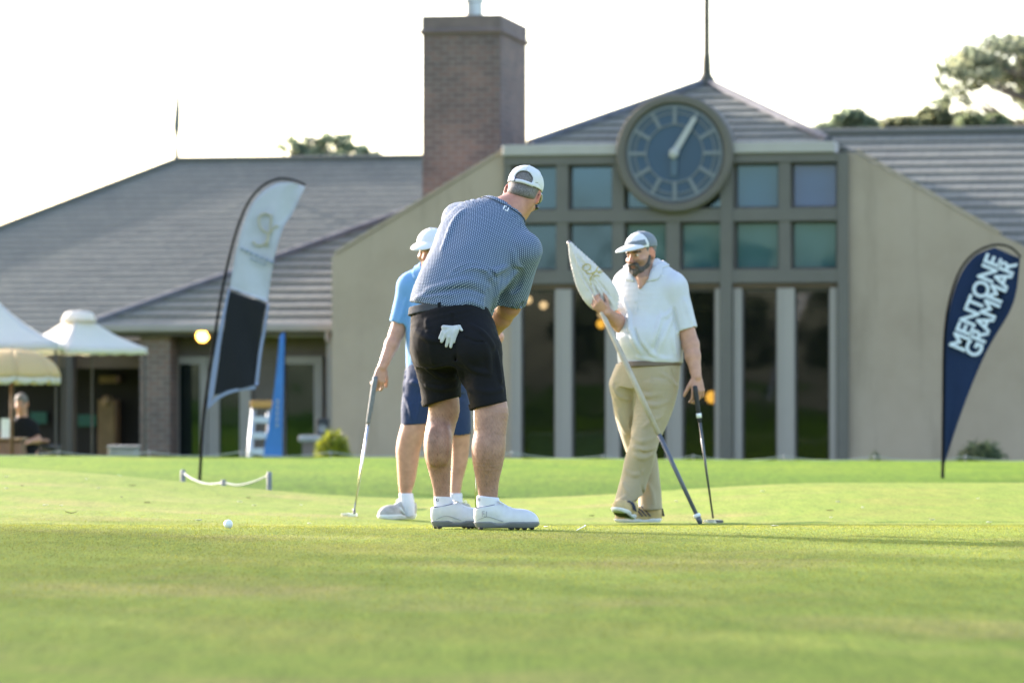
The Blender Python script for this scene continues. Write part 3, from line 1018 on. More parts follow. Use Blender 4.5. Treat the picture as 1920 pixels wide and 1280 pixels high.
# left wing under the lower roof: brick pier, wall, door frames
WB = 1.6
vs, fs, uv = brick_box(qu(262, .9), .9, 0, qu(318, .9), 1.4, qz(618, .9, 300))
mesh_obj('brick_pier', vs, fs, M('brick'), club, False, uv, None, True)
mb = MB(); mb.box(qu(318, 1.1), 1.61, 0, qu(640, WB), 1.75, f0.z - .17); cpart(mb, 'wall', M('wall_brown'))
def pz(py, wd, px=480): return q(px, py, wd).z
for (a, b, frame_w, gl) in ((322, 388, 14, 'glass_green'), (390, 470, 22, 'glass_green'), (520, 604, 16, 'glass_green')):
    wd = 1.5
    u0, u1, z1 = qu(a, wd), qu(b, wd), pz(668, wd)
    t = frame_w * .0083
    mb = MB(); mb.box(u0, wd, 0, u0 + t, 1.60, z1); mb.box(u1 - t, wd, 0, u1, 1.60, z1); mb.box(u0 + t, wd, z1 - .12, u1 - t, 1.60, z1)
    d = cpart(mb, 'door', M('door_frame'))
    pn = MB(); pn.box(u0 + t, 1.55, 0.02, u1 - t, 1.56, z1 - .12); cpart(pn, 'pane', M(gl), d)
mb = MB(); mb.box(qu(432, .8), .8, pz(632, .8), qu(620, .8), .9, pz(615, .8), .01); mb.box(qu(612, .8), .8, 0, qu(624, .8), .9, pz(633, .8), .01); cpart(mb, 'door_surround', M('door_frame'))
mb = MB(); c = q(380, 629, .78)
mb.lathe(c, (0, -1, 0), [(.03, .07), (.085, .055), (.1, .02), (.1, 0)][::-1], 20); lp = cpart(mb, 'wall_lamp', M('lamp_glow'), smooth=True)
mb = MB(); mb.lathe(c, (0, -1, 0), [(.06, -.1), (.118, -.03), (.118, -.002)], 20); cpart(mb, 'lamp_housing', M('lamp_housing'), lp)
# open terrace bar at far left: dark back wall, brown beam, posts
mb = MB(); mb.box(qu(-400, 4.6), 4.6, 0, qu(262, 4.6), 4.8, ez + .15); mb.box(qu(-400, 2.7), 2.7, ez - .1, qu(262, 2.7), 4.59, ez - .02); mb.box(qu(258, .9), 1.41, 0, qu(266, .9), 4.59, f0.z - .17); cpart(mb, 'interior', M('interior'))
mb = MB(); mb.box(qu(-200, 2.3), 2.3, q(150, 690, 2.3).z, qu(262, 2.3), 2.5, q(150, 652, 2.3).z); cpart(mb, 'beam', M('beam_brown'))
for (a, b) in ((122, 136), (300, 322)):
    mb = MB(); mb.box(qu(a, 2.0), 2.0, 0, qu(b, 2.0), 2.2, q(a, 655, 2.0).z); cpart(mb, 'post', M('dark_trim'))
mat('blond_wood', (0.20, 0.12, 0.05), 0.6, 0.2, 3)
mb = MB(); mb.box(qu(183, 4.2), 4.2, 0, qu(216, 4.2), 4.5, q(200, 748, 4.2).z, .02); mb.box(qu(184, 4.2), 4.25, q(200, 718, 4.2).z, qu(216, 4.2), 4.5, q(200, 704, 4.2).z); cpart(mb, 'panel', M('blond_wood'))
c = q(201, 752, 2.9); mb = MB(); mb.lathe(c, (0, 0, 1), [(.05, -.09), (.09, -.02), (.075, .07), (.02, .1)], 14)
cpart(mb, 'pendant_lamp', M('blond_wood'), smooth=True)
for (px, py, wx, hy) in ((163, 788, 34, 22), (72, 783, 30, 22)):
    mb = MB(); mb.box(qu(px - wx/2, 4.4), 4.4, q(px, py + hy/2, 4.4).z, qu(px + wx/2, 4.4), 4.5, q(px, py - hy/2, 4.4).z); cpart(mb, 'window', M('glass_blind'))

# ------------------------------------------------------------------ trees and shrubs
def leaf_mat(name, c, trans=0.35):
    m = bpy.data.materials.new(name); m.use_nodes = True; MATS[name] = m
    nt = m.node_tree
    b = nt.nodes["Principled BSDF"]
    out = nt.nodes["Material Output"]
    b.inputs["Roughness"].default_value = 0.55
    b.inputs["Specular IOR Level"].default_value = 0.3
    oi = nt.nodes.new("ShaderNodeNewGeometry")
    r = _ramp(nt, oi.outputs["Random Per Island"], [(0.0, [x*0.6 for x in c]), (0.5, c), (1.0, (min(1, c[0]*1.7), min(1, c[1]*1.5), c[2]*1.3))])
    nt.links.new(r.outputs[0], b.inputs["Base Color"])
    tl = nt.nodes.new("ShaderNodeBsdfTranslucent")
    nt.links.new(r.outputs[0], tl.inputs[0])
    mx = nt.nodes.new("ShaderNodeMixShader"); mx.inputs[0].default_value = trans
    nt.links.new(b.outputs[0], mx.inputs[1]); nt.links.new(tl.outputs[0], mx.inputs[2]); nt.links.new(mx.outputs[0], out.inputs[0])
    return m
leaf_mat('leaf_gum', (0.19, 0.225, 0.155), .65)
leaf_mat('leaf_green', (0.20, 0.255, 0.17), .68)
leaf_mat('leaf_shrub', (0.20, 0.23, 0.02))
leaf_mat('leaf_dark', (0.13, 0.165, 0.09), .6)
leaf_mat('leaf_yellow', (0.18, 0.20, 0.11), .6)
mat('bark', (0.16, 0.13, 0.10), 0.9, 0.3, 3.0, 0.5, 20, 0.02)

def leaves(clumps, n, size, aspect=2.2, seed=0, droop=0.0, shell=0.55):
    """leaf quads through the volume of ellipsoid clumps (centre, radii)"""
    r = np.random.RandomState(seed)
    vol = np.array([c[1][0]*c[1][1]*c[1][2] for c in clumps])**0.8
    cnt = r.multinomial(n, vol / vol.sum())
    pos = []
    for (c, rad), k in zip(clumps, cnt):
        d = r.normal(size=(k, 3)); d /= np.linalg.norm(d, axis=1)[:, None]
        rr = (shell + (1 - shell) * r.rand(k)) * (0.85 + 0.3 * r.rand(k))
        inner = r.rand(k) < 0.3
        rr[inner] *= r.rand(inner.sum())**0.5
        pos.append(np.array(c) + d * rr[:, None] * np.array(rad))
    p = np.concatenate(pos)
    a = r.normal(size=p.shape); a[:, 2] -= droop
    a /= np.linalg.norm(a, axis=1)[:, None]
    b = r.normal(size=p.shape); b -= a * (a*b).sum(1)[:, None]; b /= np.linalg.norm(b, axis=1)[:, None]
    s = size * (0.6 + 0.8 * r.rand(len(p)))[:, None]
    a = a * s; b = b * s / aspect
    v = np.stack([p - a, p + b*0.9 - a*0.1, p + a, p - b*0.9 - a*0.1], 1).reshape(-1, 3)
    f = np.arange(len(v), dtype=np.int32).reshape(-1, 4)
    return v, f

def tree(name, base, top, clumps, n, size, lmat, label, group=None, seed=0, trunk_r=0.2, droop=0.0, branches=True):
    t = thing(name, base, label, 'tree', group)
    v, f = leaves(clumps, n, size, seed=seed, droop=droop)
    mesh_obj('crown', v, f, M(lmat), t)
    mb = MB()
    r = random.Random(seed)
    base = Vector(base); top = Vector(top)
    mid = base.lerp(top, .5) + Vector((r.uniform(-.3, .3), r.uniform(-.3, .3), 0))
    sp = chain_spline([base, mid, top], 6)
    mb.tube(sp, [trunk_r * (1 - .6*i/(len(sp)-1)) for i in range(len(sp))], 10)
    if branches:
        for c, rad in clumps:
            c = Vector(c)
            k = min(range(len(sp)), key=lambda i: abs(sp[i].z - (c.z - (c - sp[i]).length * .45)))
            a = sp[k]
            m = a.lerp(c, .5) + Vector((r.uniform(-.3, .3), r.uniform(-.3, .3), -.25 * (c - a).length * .3))
            bs = chain_spline([a, m, c + Vector((0, 0, rad[2]*.3))], 5)
            mb.tube(bs, [min(.1, trunk_r*.25) * (1 - .85*i/(len(bs)-1)) for i in range(len(bs))], 6)
    mb.build('trunk', M('bark'), t, True)
    return t

def PC(px, py, Y, rx, ry, rz):
    """clump: centre from a pixel at depth Y, radii in pixels at that depth"""
    s = Y / FPX
    return (tuple(P(px, py, Y)), (rx*s, ry*s, rz*s))
GY = 95.0
gum = [PC(1880, 95, GY, 75, 75, 38), PC(1935, 110, GY+2, 90, 80, 48), PC(1822, 130, GY-1, 52, 50, 26), PC(1790, 155, GY, 40, 40, 24), PC(1850, 120, GY+1, 60, 60, 30), PC(1905, 165, GY, 36, 36, 20), PC(1925, 205, GY+1, 26, 30, 26), PC(1960, 160, GY, 60, 60, 40), PC(1775, 182, GY, 22, 22, 13), PC(1800, 188, GY, 24, 20, 10), PC(2010, 120, GY, 80, 80, 60), PC(1990, 200, GY, 50, 50, 40)]
_r = random.Random(21)
small = []
for c, rad in gum:
    k = 7 if rad[0] > .5 else 4
    for i in range(k):
        a, e = _r.uniform(0, 6.28), _r.uniform(-1, 1)
        q_ = math.sqrt(1 - e*e)
        small.append(((c[0] + rad[0]*.85*q_*math.cos(a), c[1] + rad[1]*.85*q_*math.sin(a), c[2] + rad[2]*.85*e), (rad[0]*.62, rad[1]*.62, rad[2]*.50)))
gum = small
bx = P(1945, 260, GY)
tree('gum_tree', (bx.x, GY, GB), tuple(P(1935, 150, GY)), gum, 3600, 0.15, 'leaf_gum', 'tall spreading gum tree rising above the right end of the roof', seed=3, trunk_r=0.15, droop=0.6)
def bushy(px, Y, cl, n, label, lm, seed, group='tree crowns showing over the roof ridge'):
    b = P(px, 300, Y)
    c0 = [PC(*k) for k in cl]
    _q = random.Random(seed)
    c = []
    for cc_, rad in c0:
        for i in range(6):
            a, e = _q.uniform(0, 6.28), _q.uniform(-.6, 1)
            w_ = math.sqrt(1 - e*e)
            c.append(((cc_[0] + rad[0]*.75*w_*math.cos(a), cc_[1] + rad[1]*.75*w_*math.sin(a), cc_[2] + rad[2]*.75*e), (rad[0]*.60, rad[1]*.60, rad[2]*.52)))
    zt = max(k[0][2] for k in c)
    return tree('broadleaf_tree', (b.x, Y, GB), (b.x, Y, zt - .9), c, n, 0.15, lm, label, group, seed, 0.2)
YB = 90.0
bushy(1580, YB, [(1595, 238, YB, 42, 40, 26), (1560, 248, YB, 30, 30, 18), (1530, 254, YB, 24, 24, 12), (1610, 260, YB, 40, 40, 25), (1590, 300, YB, 60, 50, 40)], 3000, 'rounded green treetop just right of the clock roof', 'leaf_green', 5)
bushy(1760, YB+2, [(1690, 238, YB+2, 34, 34, 16), (1755, 222, YB+2, 30, 30, 22), (1795, 230, YB+2, 36, 34, 22), (1735, 246, YB+2, 50, 44, 20), (1755, 300, YB+2, 70, 60, 40)], 4200, 'lumpy olive treetop between the rounded treetop and the gum', 'leaf_yellow', 6)
bushy(1850, YB-1, [(1850, 228, YB-1, 28, 28, 20), (1820, 240, YB-1, 28, 26, 16), (1900, 250, YB-1, 26, 26, 12), (1875, 246, YB-1, 26, 26, 14), (1835, 254, YB-1, 24, 24, 12), (1855, 300, YB-1, 50, 40, 40)], 2600, 'small dark treetop in front of the gum tree trunk', 'leaf_dark', 7)
bushy(600, YB, [(545, 280, YB, 26, 26, 20), (585, 276, YB, 24, 24, 17), (630, 266, YB, 26, 26, 18), (660, 284, YB, 30, 30, 12), (695, 296, YB, 24, 24, 10), (605, 292, YB, 60, 40, 14), (600, 330, YB, 70, 50, 40)], 800, 'sparse leafy treetop behind the left roof ridge', 'leaf_green', 8)

# the big gum left of the frame whose shade lies over the near part of the green
shade = []
rr = random.Random(5)
TX, TY = -42.4, 44.8
for i in range(70):
    a = rr.uniform(0, 6.28); d = 9.0 * math.sqrt(rr.random())
    shade.append(((TX + d*math.cos(a), TY + d*math.sin(a), rr.uniform(8.8, 19.0)), (rr.uniform(2.6, 3.8), rr.uniform(2.6, 3.8), rr.uniform(1.8, 2.6))))
tree('gum_tree', (TX, TY, gz(TX, TY)), (TX, TY, 16), shade, 27000, 0.20, 'leaf_gum', 'broad gum tree outside the left edge shading the near turf', seed=4, trunk_r=0.6, droop=0.4)

# trees behind the photographer: they stand in the window reflections
for i, (x, y, h) in enumerate(((-30, -62, 7.2), (-38, -58, 8.6), (-45, -63, 9.4), (-52, -58, 7.0), (-22, -64, 5.6))):
    z0 = gz(x, y); _q = random.Random(40 + i)
    cl_ = [((x + _q.uniform(-2.6, 2.6), y + _q.uniform(-2, 2), z0 + h*_q.uniform(.3, .9)), (_q.uniform(1.3, 2.2), 1.6, _q.uniform(.9, 1.5))) for k in range(12)]
    tree('broadleaf_tree', (x, y, z0), (x, y, z0 + h*.7), cl_, 2600, .34, 'leaf_dark', 'leafy tree behind the photographer, seen only in the window glass', 'trees behind the photographer', 60 + i, .2)

def shrub(px, py_top, Y, wpx, lm, label, n=2500, size=0.05, seed=0, aspect=4.0):
    c = P(px, py_top, Y); s = Y / FPX
    zb = gz(c.x, Y)
    h = c.z - zb
    t = thing('shrub', (c.x, Y, zb), label, 'shrub')
    w = wpx * s / 2
    cl = [((c.x, Y, zb + h*.5), (w*.95, w*.9, h*.5)), ((c.x, Y, zb + h*.62), (w*.8, w*.75, h*.36)), ((c.x - w*.45, Y, zb + h*.38), (w*.55, w*.5, h*.4)), ((c.x + w*.45, Y, zb + h*.36), (w*.55, w*.5, h*.38)), ((c.x + w*.1, Y-.1, zb + h*.60), (w*.6, w*.5, h*.34))]
    v, f = leaves(cl, n, size, aspect, seed, droop=-0.2)
    mesh_obj('foliage', v, f, M(lm), t)
    mb = MB()
    for k in range(5):
        a = k * 1.3
        mb.tube([(c.x + .05*math.cos(a), Y + .05*math.sin(a), zb), (c.x + w*.5*math.cos(a), Y + w*.5*math.sin(a), zb + h*.6)], [.015, .005], 5)
    mb.build('stem', M('bark'), t)
    return t
shrub(624, 806, 55, 78, 'leaf_shrub', 'golden green rounded shrub at the foot of the left rendered wall', 7000, .045, 1)
shrub(1838, 826, 55, 105, 'leaf_dark', 'dark green spiky shrub behind the navy banner', 3000, .07, 2)
shrub(1640, 844, 55, 30, 'leaf_dark', 'tiny green plant against the right rendered wall', 500, .05, 3)

# ------------------------------------------------------------------ people: materials
def skin_mat(name):
    m, nt, b = new_mat(name)
    at = nt.nodes.new("ShaderNodeAttribute"); at.attribute_name = "Col"
    n = _noise(nt, 22, 4)
    r = _ramp(nt, n.outputs["Fac"], [(0.3, (0.84, 0.78, 0.76)), (0.7, (1.12, 1.08, 1.06))])
    mx = nt.nodes.new("ShaderNodeMixRGB"); mx.blend_type = 'MULTIPLY'; mx.inputs[0].default_value = 1
    nt.links.new(at.outputs["Color"], mx.inputs[1]); nt.links.new(r.outputs[0], mx.inputs[2])
    nt.links.new(mx.outputs[0], b.inputs["Base Color"])
    b.inputs["Roughness"].default_value = 0.5
    b.inputs["Specular IOR Level"].default_value = 0.35
    b.inputs["Subsurface Weight"].default_value = 0.12
    b.inputs["Subsurface Radius"].default_value = (0.012, 0.005, 0.003)
    n2 = _noise(nt, 160, 3)
    _bump(nt, n2.outputs["Fac"], b, 0.15, 0.002)
    return m
skin_mat('skin')

def cloth_mat(name, col, weave=700.0, var=0.06, rough=0.85, fold=0.0, fscale=9.0, sheen=0.15, trans=0.0):
    m, nt, b = new_mat(name)
    n = _noise(nt, 5.0, 4)
    r = _ramp(nt, n.outputs["Fac"], [(0.3, [c*(1-var) for c in col]), (0.7, [min(1, c*(1+var)) for c in col])])
    nt.links.new(r.outputs[0], b.inputs["Base Color"])
    b.inputs["Roughness"].default_value = rough
    b.inputs["Specular IOR Level"].default_value = 0.2
    b.inputs["Sheen Weight"].default_value = sheen
    n1 = _noise(nt, weave, 2)
    bp = _bump(nt, n1.outputs["Fac"], b, 0.12, 0.001)
    if fold > 0:
        n2 = _noise(nt, fscale, 2, 0.4)
        b2 = nt.nodes.new("ShaderNodeBump"); b2.inputs["Strength"].default_value = fold; b2.inputs["Distance"].default_value = 0.03
        nt.links.new(n2.outputs["Fac"], b2.inputs["Height"]); nt.links.new(b2.outputs[0], bp.inputs["Normal"])
    return m
cloth_mat('cloth_white', (0.52, 0.53, 0.56), fold=0.25, fscale=10)
cloth_mat('cloth_cap_white', (0.63, 0.63, 0.63))
cloth_mat('cloth_black', (0.0065, 0.0065, 0.008), fold=0.35, fscale=11, sheen=0.0)
cloth_mat('cloth_navy', (0.018, 0.034, 0.085), fold=0.4, fscale=9)
cloth_mat('cloth_sky', (0.13, 0.29, 0.54), fold=0.3, fscale=9)
cloth_mat('cloth_khaki', (0.36, 0.295, 0.19), fold=0.45, fscale=8)
cloth_mat('cloth_grey_mesh', (0.17, 0.19, 0.21), weave=300)
cloth_mat('cloth_dark_navy', (0.012, 0.014, 0.02))
cloth_mat('sock_white', (0.64, 0.64, 0.68))
cloth_mat('flag_cream', (0.56, 0.53, 0.50), fold=0.6, fscale=9)
mat('belt_charcoal', (0.055, 0.060, 0.068), 0.8, 0.1, 30, spec=0.1)
mat('belt_brown', (0.12, 0.085, 0.05), 0.6, 0.1, 30)
mat('leather_white', (0.56, 0.56, 0.55), 0.45, 0.06, 25, 0.2, 120, 0.002)
mat('sole_grey', (0.16, 0.165, 0.17), 0.5, 0.1, 20)
mat('sole_white', (0.75, 0.75, 0.74), 0.6, 0.05, 20)
mat('black_rubber', (0.012, 0.012, 0.013), 0.6, 0.0)
mat('shoe_mesh_grey', (0.36, 0.34, 0.31), 0.8, 0.25, 30, 0.3, 250, 0.002)
mat('shoe_tan', (0.50, 0.36, 0.16), 0.75, 0.2, 30, 0.3, 250, 0.002)
mat('hair_grey', (0.14, 0.125, 0.115), 0.7, 0.5, 150, 0.6, 220, 0.004)
mat('hair_dark', (0.045, 0.038, 0.034), 0.6, 0.5, 120, 0.6, 220, 0.004)
mat('beard_dark', (0.062, 0.054, 0.050), 0.8, 0.75, 90, 0.6, 220, 0.004)
mat('logo_navy', (0.02, 0.03, 0.07), 0.6, 0.0)
mat('logo_grey', (0.28, 0.29, 0.31), 0.5, 0.0)
mat('logo_white', (0.85, 0.85, 0.88), 0.6, 0.0)
mat('lens_dark', (0.01, 0.01, 0.012), 0.1, 0.0)
mat('glove_white', (0.46, 0.47, 0.46), 0.6, 0.12, 40, 0.3, 90, 0.003)

def dotted_mat(name, ground, dot, sp):
    """staggered small dots woven on the shirt (follows the garment's own UV in metres)"""
    m, nt, b = new_mat(name)
    tc = nt.nodes.new("ShaderNodeTexCoord"); sx = nt.nodes.new("ShaderNodeSeparateXYZ")
    nt.links.new(tc.outputs['UV'], sx.inputs[0])
    def mth(op, a, b_=None, c=None):
        n = nt.nodes.new("ShaderNodeMath"); n.operation = op
        for i, v in enumerate((a, b_, c)):
            if v is None: continue
            if isinstance(v, (int, float)): n.inputs[i].default_value = v
            else: nt.links.new(v, n.inputs[i])
        return n.outputs[0]
    v = mth('DIVIDE', sx.outputs[1], sp * 0.62)
    row = mth('FLOOR', v)
    half = mth('MULTIPLY', mth('MODULO', mth('ABSOLUTE', row), 2.0), 0.5)
    u = mth('ADD', mth('DIVIDE', sx.outputs[0], sp), half)
    du = mth('SUBTRACT', mth('FRACT', u), 0.5)
    dv = mth('MULTIPLY', mth('SUBTRACT', mth('FRACT', v), 0.5), 0.62)
    d = mth('SQRT', mth('ADD', mth('MULTIPLY', du, du), mth('MULTIPLY', dv, dv)))
    r = _ramp(nt, d, [(0.17, dot), (0.27, ground)])
    nt.links.new(r.outputs[0], b.inputs["Base Color"])
    b.inputs["Roughness"].default_value = 0.75
    b.inputs["Specular IOR Level"].default_value = 0.25
    b.inputs["Sheen Weight"].default_value = 0.1
    n2 = _noise(nt, 9, 2, 0.4)
    _bump(nt, n2.outputs["Fac"], b, 0.3, 0.03)
    return m
dotted_mat('shirt_dotted', (0.032, 0.062, 0.120), (0.36, 0.43, 0.52), 0.0118)

SKIN = np.array((0.40, 0.215, 0.145))
SKIN_PALE = np.array((0.46, 0.26, 0.185))

# ------------------------------------------------------------------ people: body pieces
def sleeve(f, s_, e_, frac, r0, r1, rin, k=.035):
    """a short sleeve from shoulder to part way down the upper arm, hollow at the cuff, joined to the shirt"""
    c = f.clone()
    end = s_ + (e_ - s_)*frac
    d = (end - s_).normalized()
    c.cone(s_, end + d*.012, r0, r1, 0)
    c.plane(end, d, .004)
    c.cone(end - d*.028, end + d*.06, rin, rin + .002, .004, '-')
    f.join(c, k)
    return end

def leg_tube(f, secs, cut_p, cut_n, k=.022, hollow=None):
    """one trouser or shorts leg with its own hem plane, joined to the rest"""
    c = f.clone()
    c.loft(secs[::-1], 0, kin=.002)
    c.plane(cut_p, cut_n, .004)
    if hollow:
        n = Vector(cut_n).normalized()
        c.cone(cut_p - n*.015, cut_p + n*.08, hollow, hollow*1.05, .003, '-')
    f.join(c, k)
def add_head(f, c, fr, s=1.0, neck=None, neck_r=0.058, jaw=1.0):
    """head on the frame fr=(right, forward, up), c = middle of the head at eye height"""
    R, Fw, U = fr
    L = lambda x, y, z: c + R*(x*s) + Fw*(y*s) + U*(z*s)
    f.ell(L(0, -.014, .030), (R, Fw, U), (.076*s, .097*s, .092*s), .01)
    f.ell(L(0, .026, -.045), (R, Fw, U), (.062*s*jaw, .068*s, .086*s), .03)
    f.ell(L(0, .058, -.098), (R, Fw, U), (.036*s*jaw, .030*s, .026*s), .03)
    f.ell(L(0, .086, .018), (R, Fw, U), (.050*s, .014*s, .011*s), .015)
    f.cone(L(0, .096, -.002), L(0, .116, -.036), .009*s, .0135*s, .012)
    for k in (-1, 1):
        f.ell(L(.012*k, .105, -.038), (R, Fw, U), (.008*s, .010*s, .007*s), .006)
        f.ell(L(.032*k, .100, -.002), (R, Fw, U), (.017*s, .012*s, .009*s), .010, '-')
        f.ell(L(.032*k, .080, -.002), (R, Fw, U), (.0125*s, .0125*s, .0115*s), .002)
        f.ell(L(.042*k, .068, -.034), (R, Fw, U), (.024*s, .020*s, .018*s), .02)
        a = (R*0.35*k + Fw*-.9).normalized()
        b = U.cross(a) * 1.0
        f.ell(L(.079*k, -.012, -.010), (b.normalized(), a, (U + Fw*-.15).normalized()), (.009*s, .019*s, .034*s), .008)
        f.ell(L(.088*k, -.006, -.008), (b.normalized(), a, U), (.005*s, .010*s, .018*s), .005, '-')
    f.ell(L(0, .094, -.063), (R, Fw, U), (.023*s, .010*s, .006*s), .006)
    f.ell(L(0, .091, -.075), (R, Fw, U), (.020*s, .010*s, .007*s), .006)
    if neck is not None:
        f.cone(L(0, -.022, -.05), neck, neck_r*s, neck_r*s*1.12, .03)
    return L

def add_hand(f, wrist, d, n, side, curl=(0.6, 0.7, 0.5), spread=0.05, s=1.0, thumb=(0.5, 0.75, 0.35), thumb_curl=0.5):
    """d: wrist to knuckles, n: direction the palm faces, side: towards the thumb"""
    d = Vector(d).normalized(); n = Vector(n); n = (n - d*n.dot(d)).normalized()
    sd = Vector(side); sd = (sd - d*sd.dot(d) - n*sd.dot(n)).normalized()
    w = Vector(wrist)
    lens = ((.043, .026, .021), (.048, .030, .022), (.044, .028, .021), (.034, .020, .018))
    for i in range(4):
        off = .031 - .0205*i
        b0 = w + d*.018*s + sd*off*.65*s
        kn = w + d*(.088 - .004*abs(i-1))*s + sd*off*s
        f.cone(b0, kn, .0135*s, .0108*s, .010)
        cd = (d + sd*spread*(1.5 - i)).normalized()
        p = kn; a = 0
        for j in range(3):
            a += curl[j] * (1 + .08*(i - 1))
            dr = cd*math.cos(a) + n*math.sin(a)
            p2 = p + dr*lens[i][j]*s
            f.cone(p, p2, (.0100 - .0011*j)*s, (.0092 - .0012*j)*s, .003 if j else .006)
            p = p2
    f.ell(w + d*.045*s + n*.004*s, (d, sd, n), (.046*s, .036*s, .015*s), .012)
    t0 = w + d*.022*s + sd*.026*s + n*.006*s
    td = (d*thumb[0] + sd*thumb[1] + n*thumb[2]).normalized()
    t1 = t0 + td*.042*s
    td2 = (td*math.cos(thumb_curl) + (d*.8 + n*.6).normalized()*math.sin(thumb_curl)).normalized()
    t2 = t1 + td2*.032*s
    t3 = t2 + (td2 + d*.2 + n*.25).normalized()*.024*s
    f.cone(t0, t1, .0145*s, .0115*s, .008); f.cone(t1, t2, .0112*s, .0100*s, .003); f.cone(t2, t3, .0100*s, .0078*s, .003)

def cap_fields(c, fr, s, h, lo, hi, tilt=0.0, brim=True, opening=False, brim_len=.075):
    """baseball cap crown (+ brim as a second mesh) on a head frame"""
    R, Fw, U = fr
    L = lambda x, y, z: c + R*(x*s) + Fw*(y*s) + U*(z*s)
    f = Field(lo, hi, h)
    f.ell(L(0, -.012, .045), (R, Fw, U), (.087*s, .109*s, .083*s), 0.0)
    f.ell(L(0, -.012, .012), (R, Fw, U), (.0868*s, .1086*s, .086*s), 0.0)
    f.cone(L(0, -.012, .126), L(0, -.012, .130), .007*s, .006*s, .004)
    n = (U*-1 + Fw*tilt).normalized()
    f.plane(L(0, 0, .030), n, 0.004)
    f.ell(L(0, -.012, .040), (R, Fw, U), (.0805*s, .1025*s, .080*s), 0.0, '-')
    f.ell(L(0, -.012, .004), (R, Fw, U), (.0805*s, .1025*s, .086*s), 0.0, '-')
    if opening:
        zb = .030 - tilt*.115
        f.ell(L(0, -.115, zb + .030), (R, Fw, U), (.044*s, .05*s, .036*s), .003, '-')
        f.cone(L(-.036, -.115, zb + .012), L(.036, -.115, zb + .012), .012*s, .012*s, .003, '-')
    g = None
    if brim:
        g = Field(lo, hi, h * .8)
        g.ell(L(0, .075, .036), (R, Fw, U), (.082*s, (.03 + brim_len + .02)*s, .030*s), 0)
        g.ell(L(0, .070, .028), (R, Fw, U), (.082*s, (.03 + brim_len + .02)*s, .030*s), 0, '-')
        g.plane(L(0, .055, 0), -Fw, .004)
        g.plane(L(0, 0, .036), -U, .0)
    return f, g

def skin_obj(f, base, col_fn, name='person', smooth_it=10):
    v, q = f.mesh(smooth_it)
    cols = col_fn(v)
    return mesh_obj(name, v, q, M('skin'), None, True, None, cols, False, base)

def cloth_obj(f, name, m, parent, uvfn=None, smooth_it=10):
    v, q = f.mesh(smooth_it)
    uv = None
    if uvfn is not None:
        uv = uvfn(v, q)
    return mesh_obj(name, v, q, m if isinstance(m, list) else M(m), parent, True, uv)

def shoe(parent, heel, fwd, L=.30, W=.052, H=.085, upper='leather_white', sole='sole_grey', up=Vector((0, 0, 1)), open_h=.085, sole_h=.026, name='shoe', h=.004, spikes=False, lift_toe=0.0, midsole=None, zs=1.0):
    """golf shoe: moulded upper with ankle opening, lacing and a contoured sole; heel = back bottom point"""
    fw = Vector(fwd).normalized(); U = Vector(up); U = (U - fw*U.dot(fw)).normalized(); R = fw.cross(U)
    Q = lambda x, y, z: Vector(heel) + R*x + fw*y + U*(z*zs)
    lo = np.min([npv(Q(a, b, c)) for a in (-.09, .09) for b in (-.03, L+.03) for c in (-.03, .20)], 0)
    hi = np.max([npv(Q(a, b, c)) for a in (-.09, .09) for b in (-.03, L+.03) for c in (-.03, .20)], 0)
    f = Field(lo, hi, h)
    # upper: chain of rounded sections from heel to toe
    def body(F, grow=0.0):
        F.ell(Q(0, .045, .055), (R, fw, U), (W*.72+grow, .048+grow, .062*zs+grow), 0)
        F.ell(Q(0, .10, .050), (R, fw, U), (W*.76+grow, .075+grow, .058*zs+grow), .03)
        F.ell(Q(.004, L*.66, .038), (R, fw, U), (W*.98+grow, .085+grow, .044*zs+grow), .035)
        F.ell(Q(.002, L-.058, .030), (R, fw, U), (W*.86+grow, .060+grow, .036*zs+grow), .03)
        return F
    body(f)
    f.cone(Q(0, .050, .07), Q(0, .040, open_h+.012), .040, .037, .02)
    f.cone(Q(0, .095, .075), Q(0, .085, open_h+.016), .034, .030, .03)
    f.plane(Q(0, .04, open_h), (U + fw*-.18), .006)
    f.cone(Q(0, .055, open_h-.02), Q(0, .05, open_h+.03), .030, .031, .006, '-')
    f.cone(Q(0, .095, open_h-.005), Q(0, .085, open_h+.03), .022, .025, .010, '-')
    f.plane(Q(0, 0, sole_h*.75), -U, .004)
    sh = cloth_obj(f, name, upper, parent)
    g = Field(lo, hi, h)
    body(g, .004)
    g.plane(Q(0, 0, sole_h), U, .003)
    g.ell(Q(0, L*.40, sole_h+.010), (R, fw, U), (.2, .035, .018), .012, '-')
    g.ell(Q(0, L*.42, -.012), (R, fw, U), (.2, .045, .016), .01, '-')
    g.plane(Q(0, 0, 0.004), -U, .004)
    g.ell(Q(0, L+.012, -.012), (R, fw, U), (.2, .05, .022), .012, '-')
    cloth_obj(g, 'sole', sole, sh)
    mb = MB()
    for i in range(5):
        y = .125 + i*.020; z = .101 - i*.0085
        mb.tube(chain_spline([Q(-.026, y-.006, z-.010), Q(0, y, z+.004), Q(.026, y+.006, z-.010)], 4), .0032, 6)
    mb.tube(chain_spline([Q(0, .125, .106), Q(.03, .11, .112), Q(.036, .135, .098)], 5), .0028, 6)
    mb.tube(chain_spline([Q(0, .125, .106), Q(-.03, .115, .112), Q(-.036, .14, .098)], 5), .0028, 6)
    mb.build('laces', M('sole_white' if upper != 'leather_white' else 'leather_white'), sh, True)
    if spikes:
        mb = MB()
        for (x, y) in ((-.028, .03), (.028, .03), (-.034, .17), (.036, .17), (-.03, .23), (.034, .23), (0, .265), (0, .20)):
            mb.lathe(Q(x, y, -.004), U, [(.004, 0), (.012, .006), (.012, .012)], 8)
        mb.build('spikes', M('black_rubber'), sh)
    return sh, Q

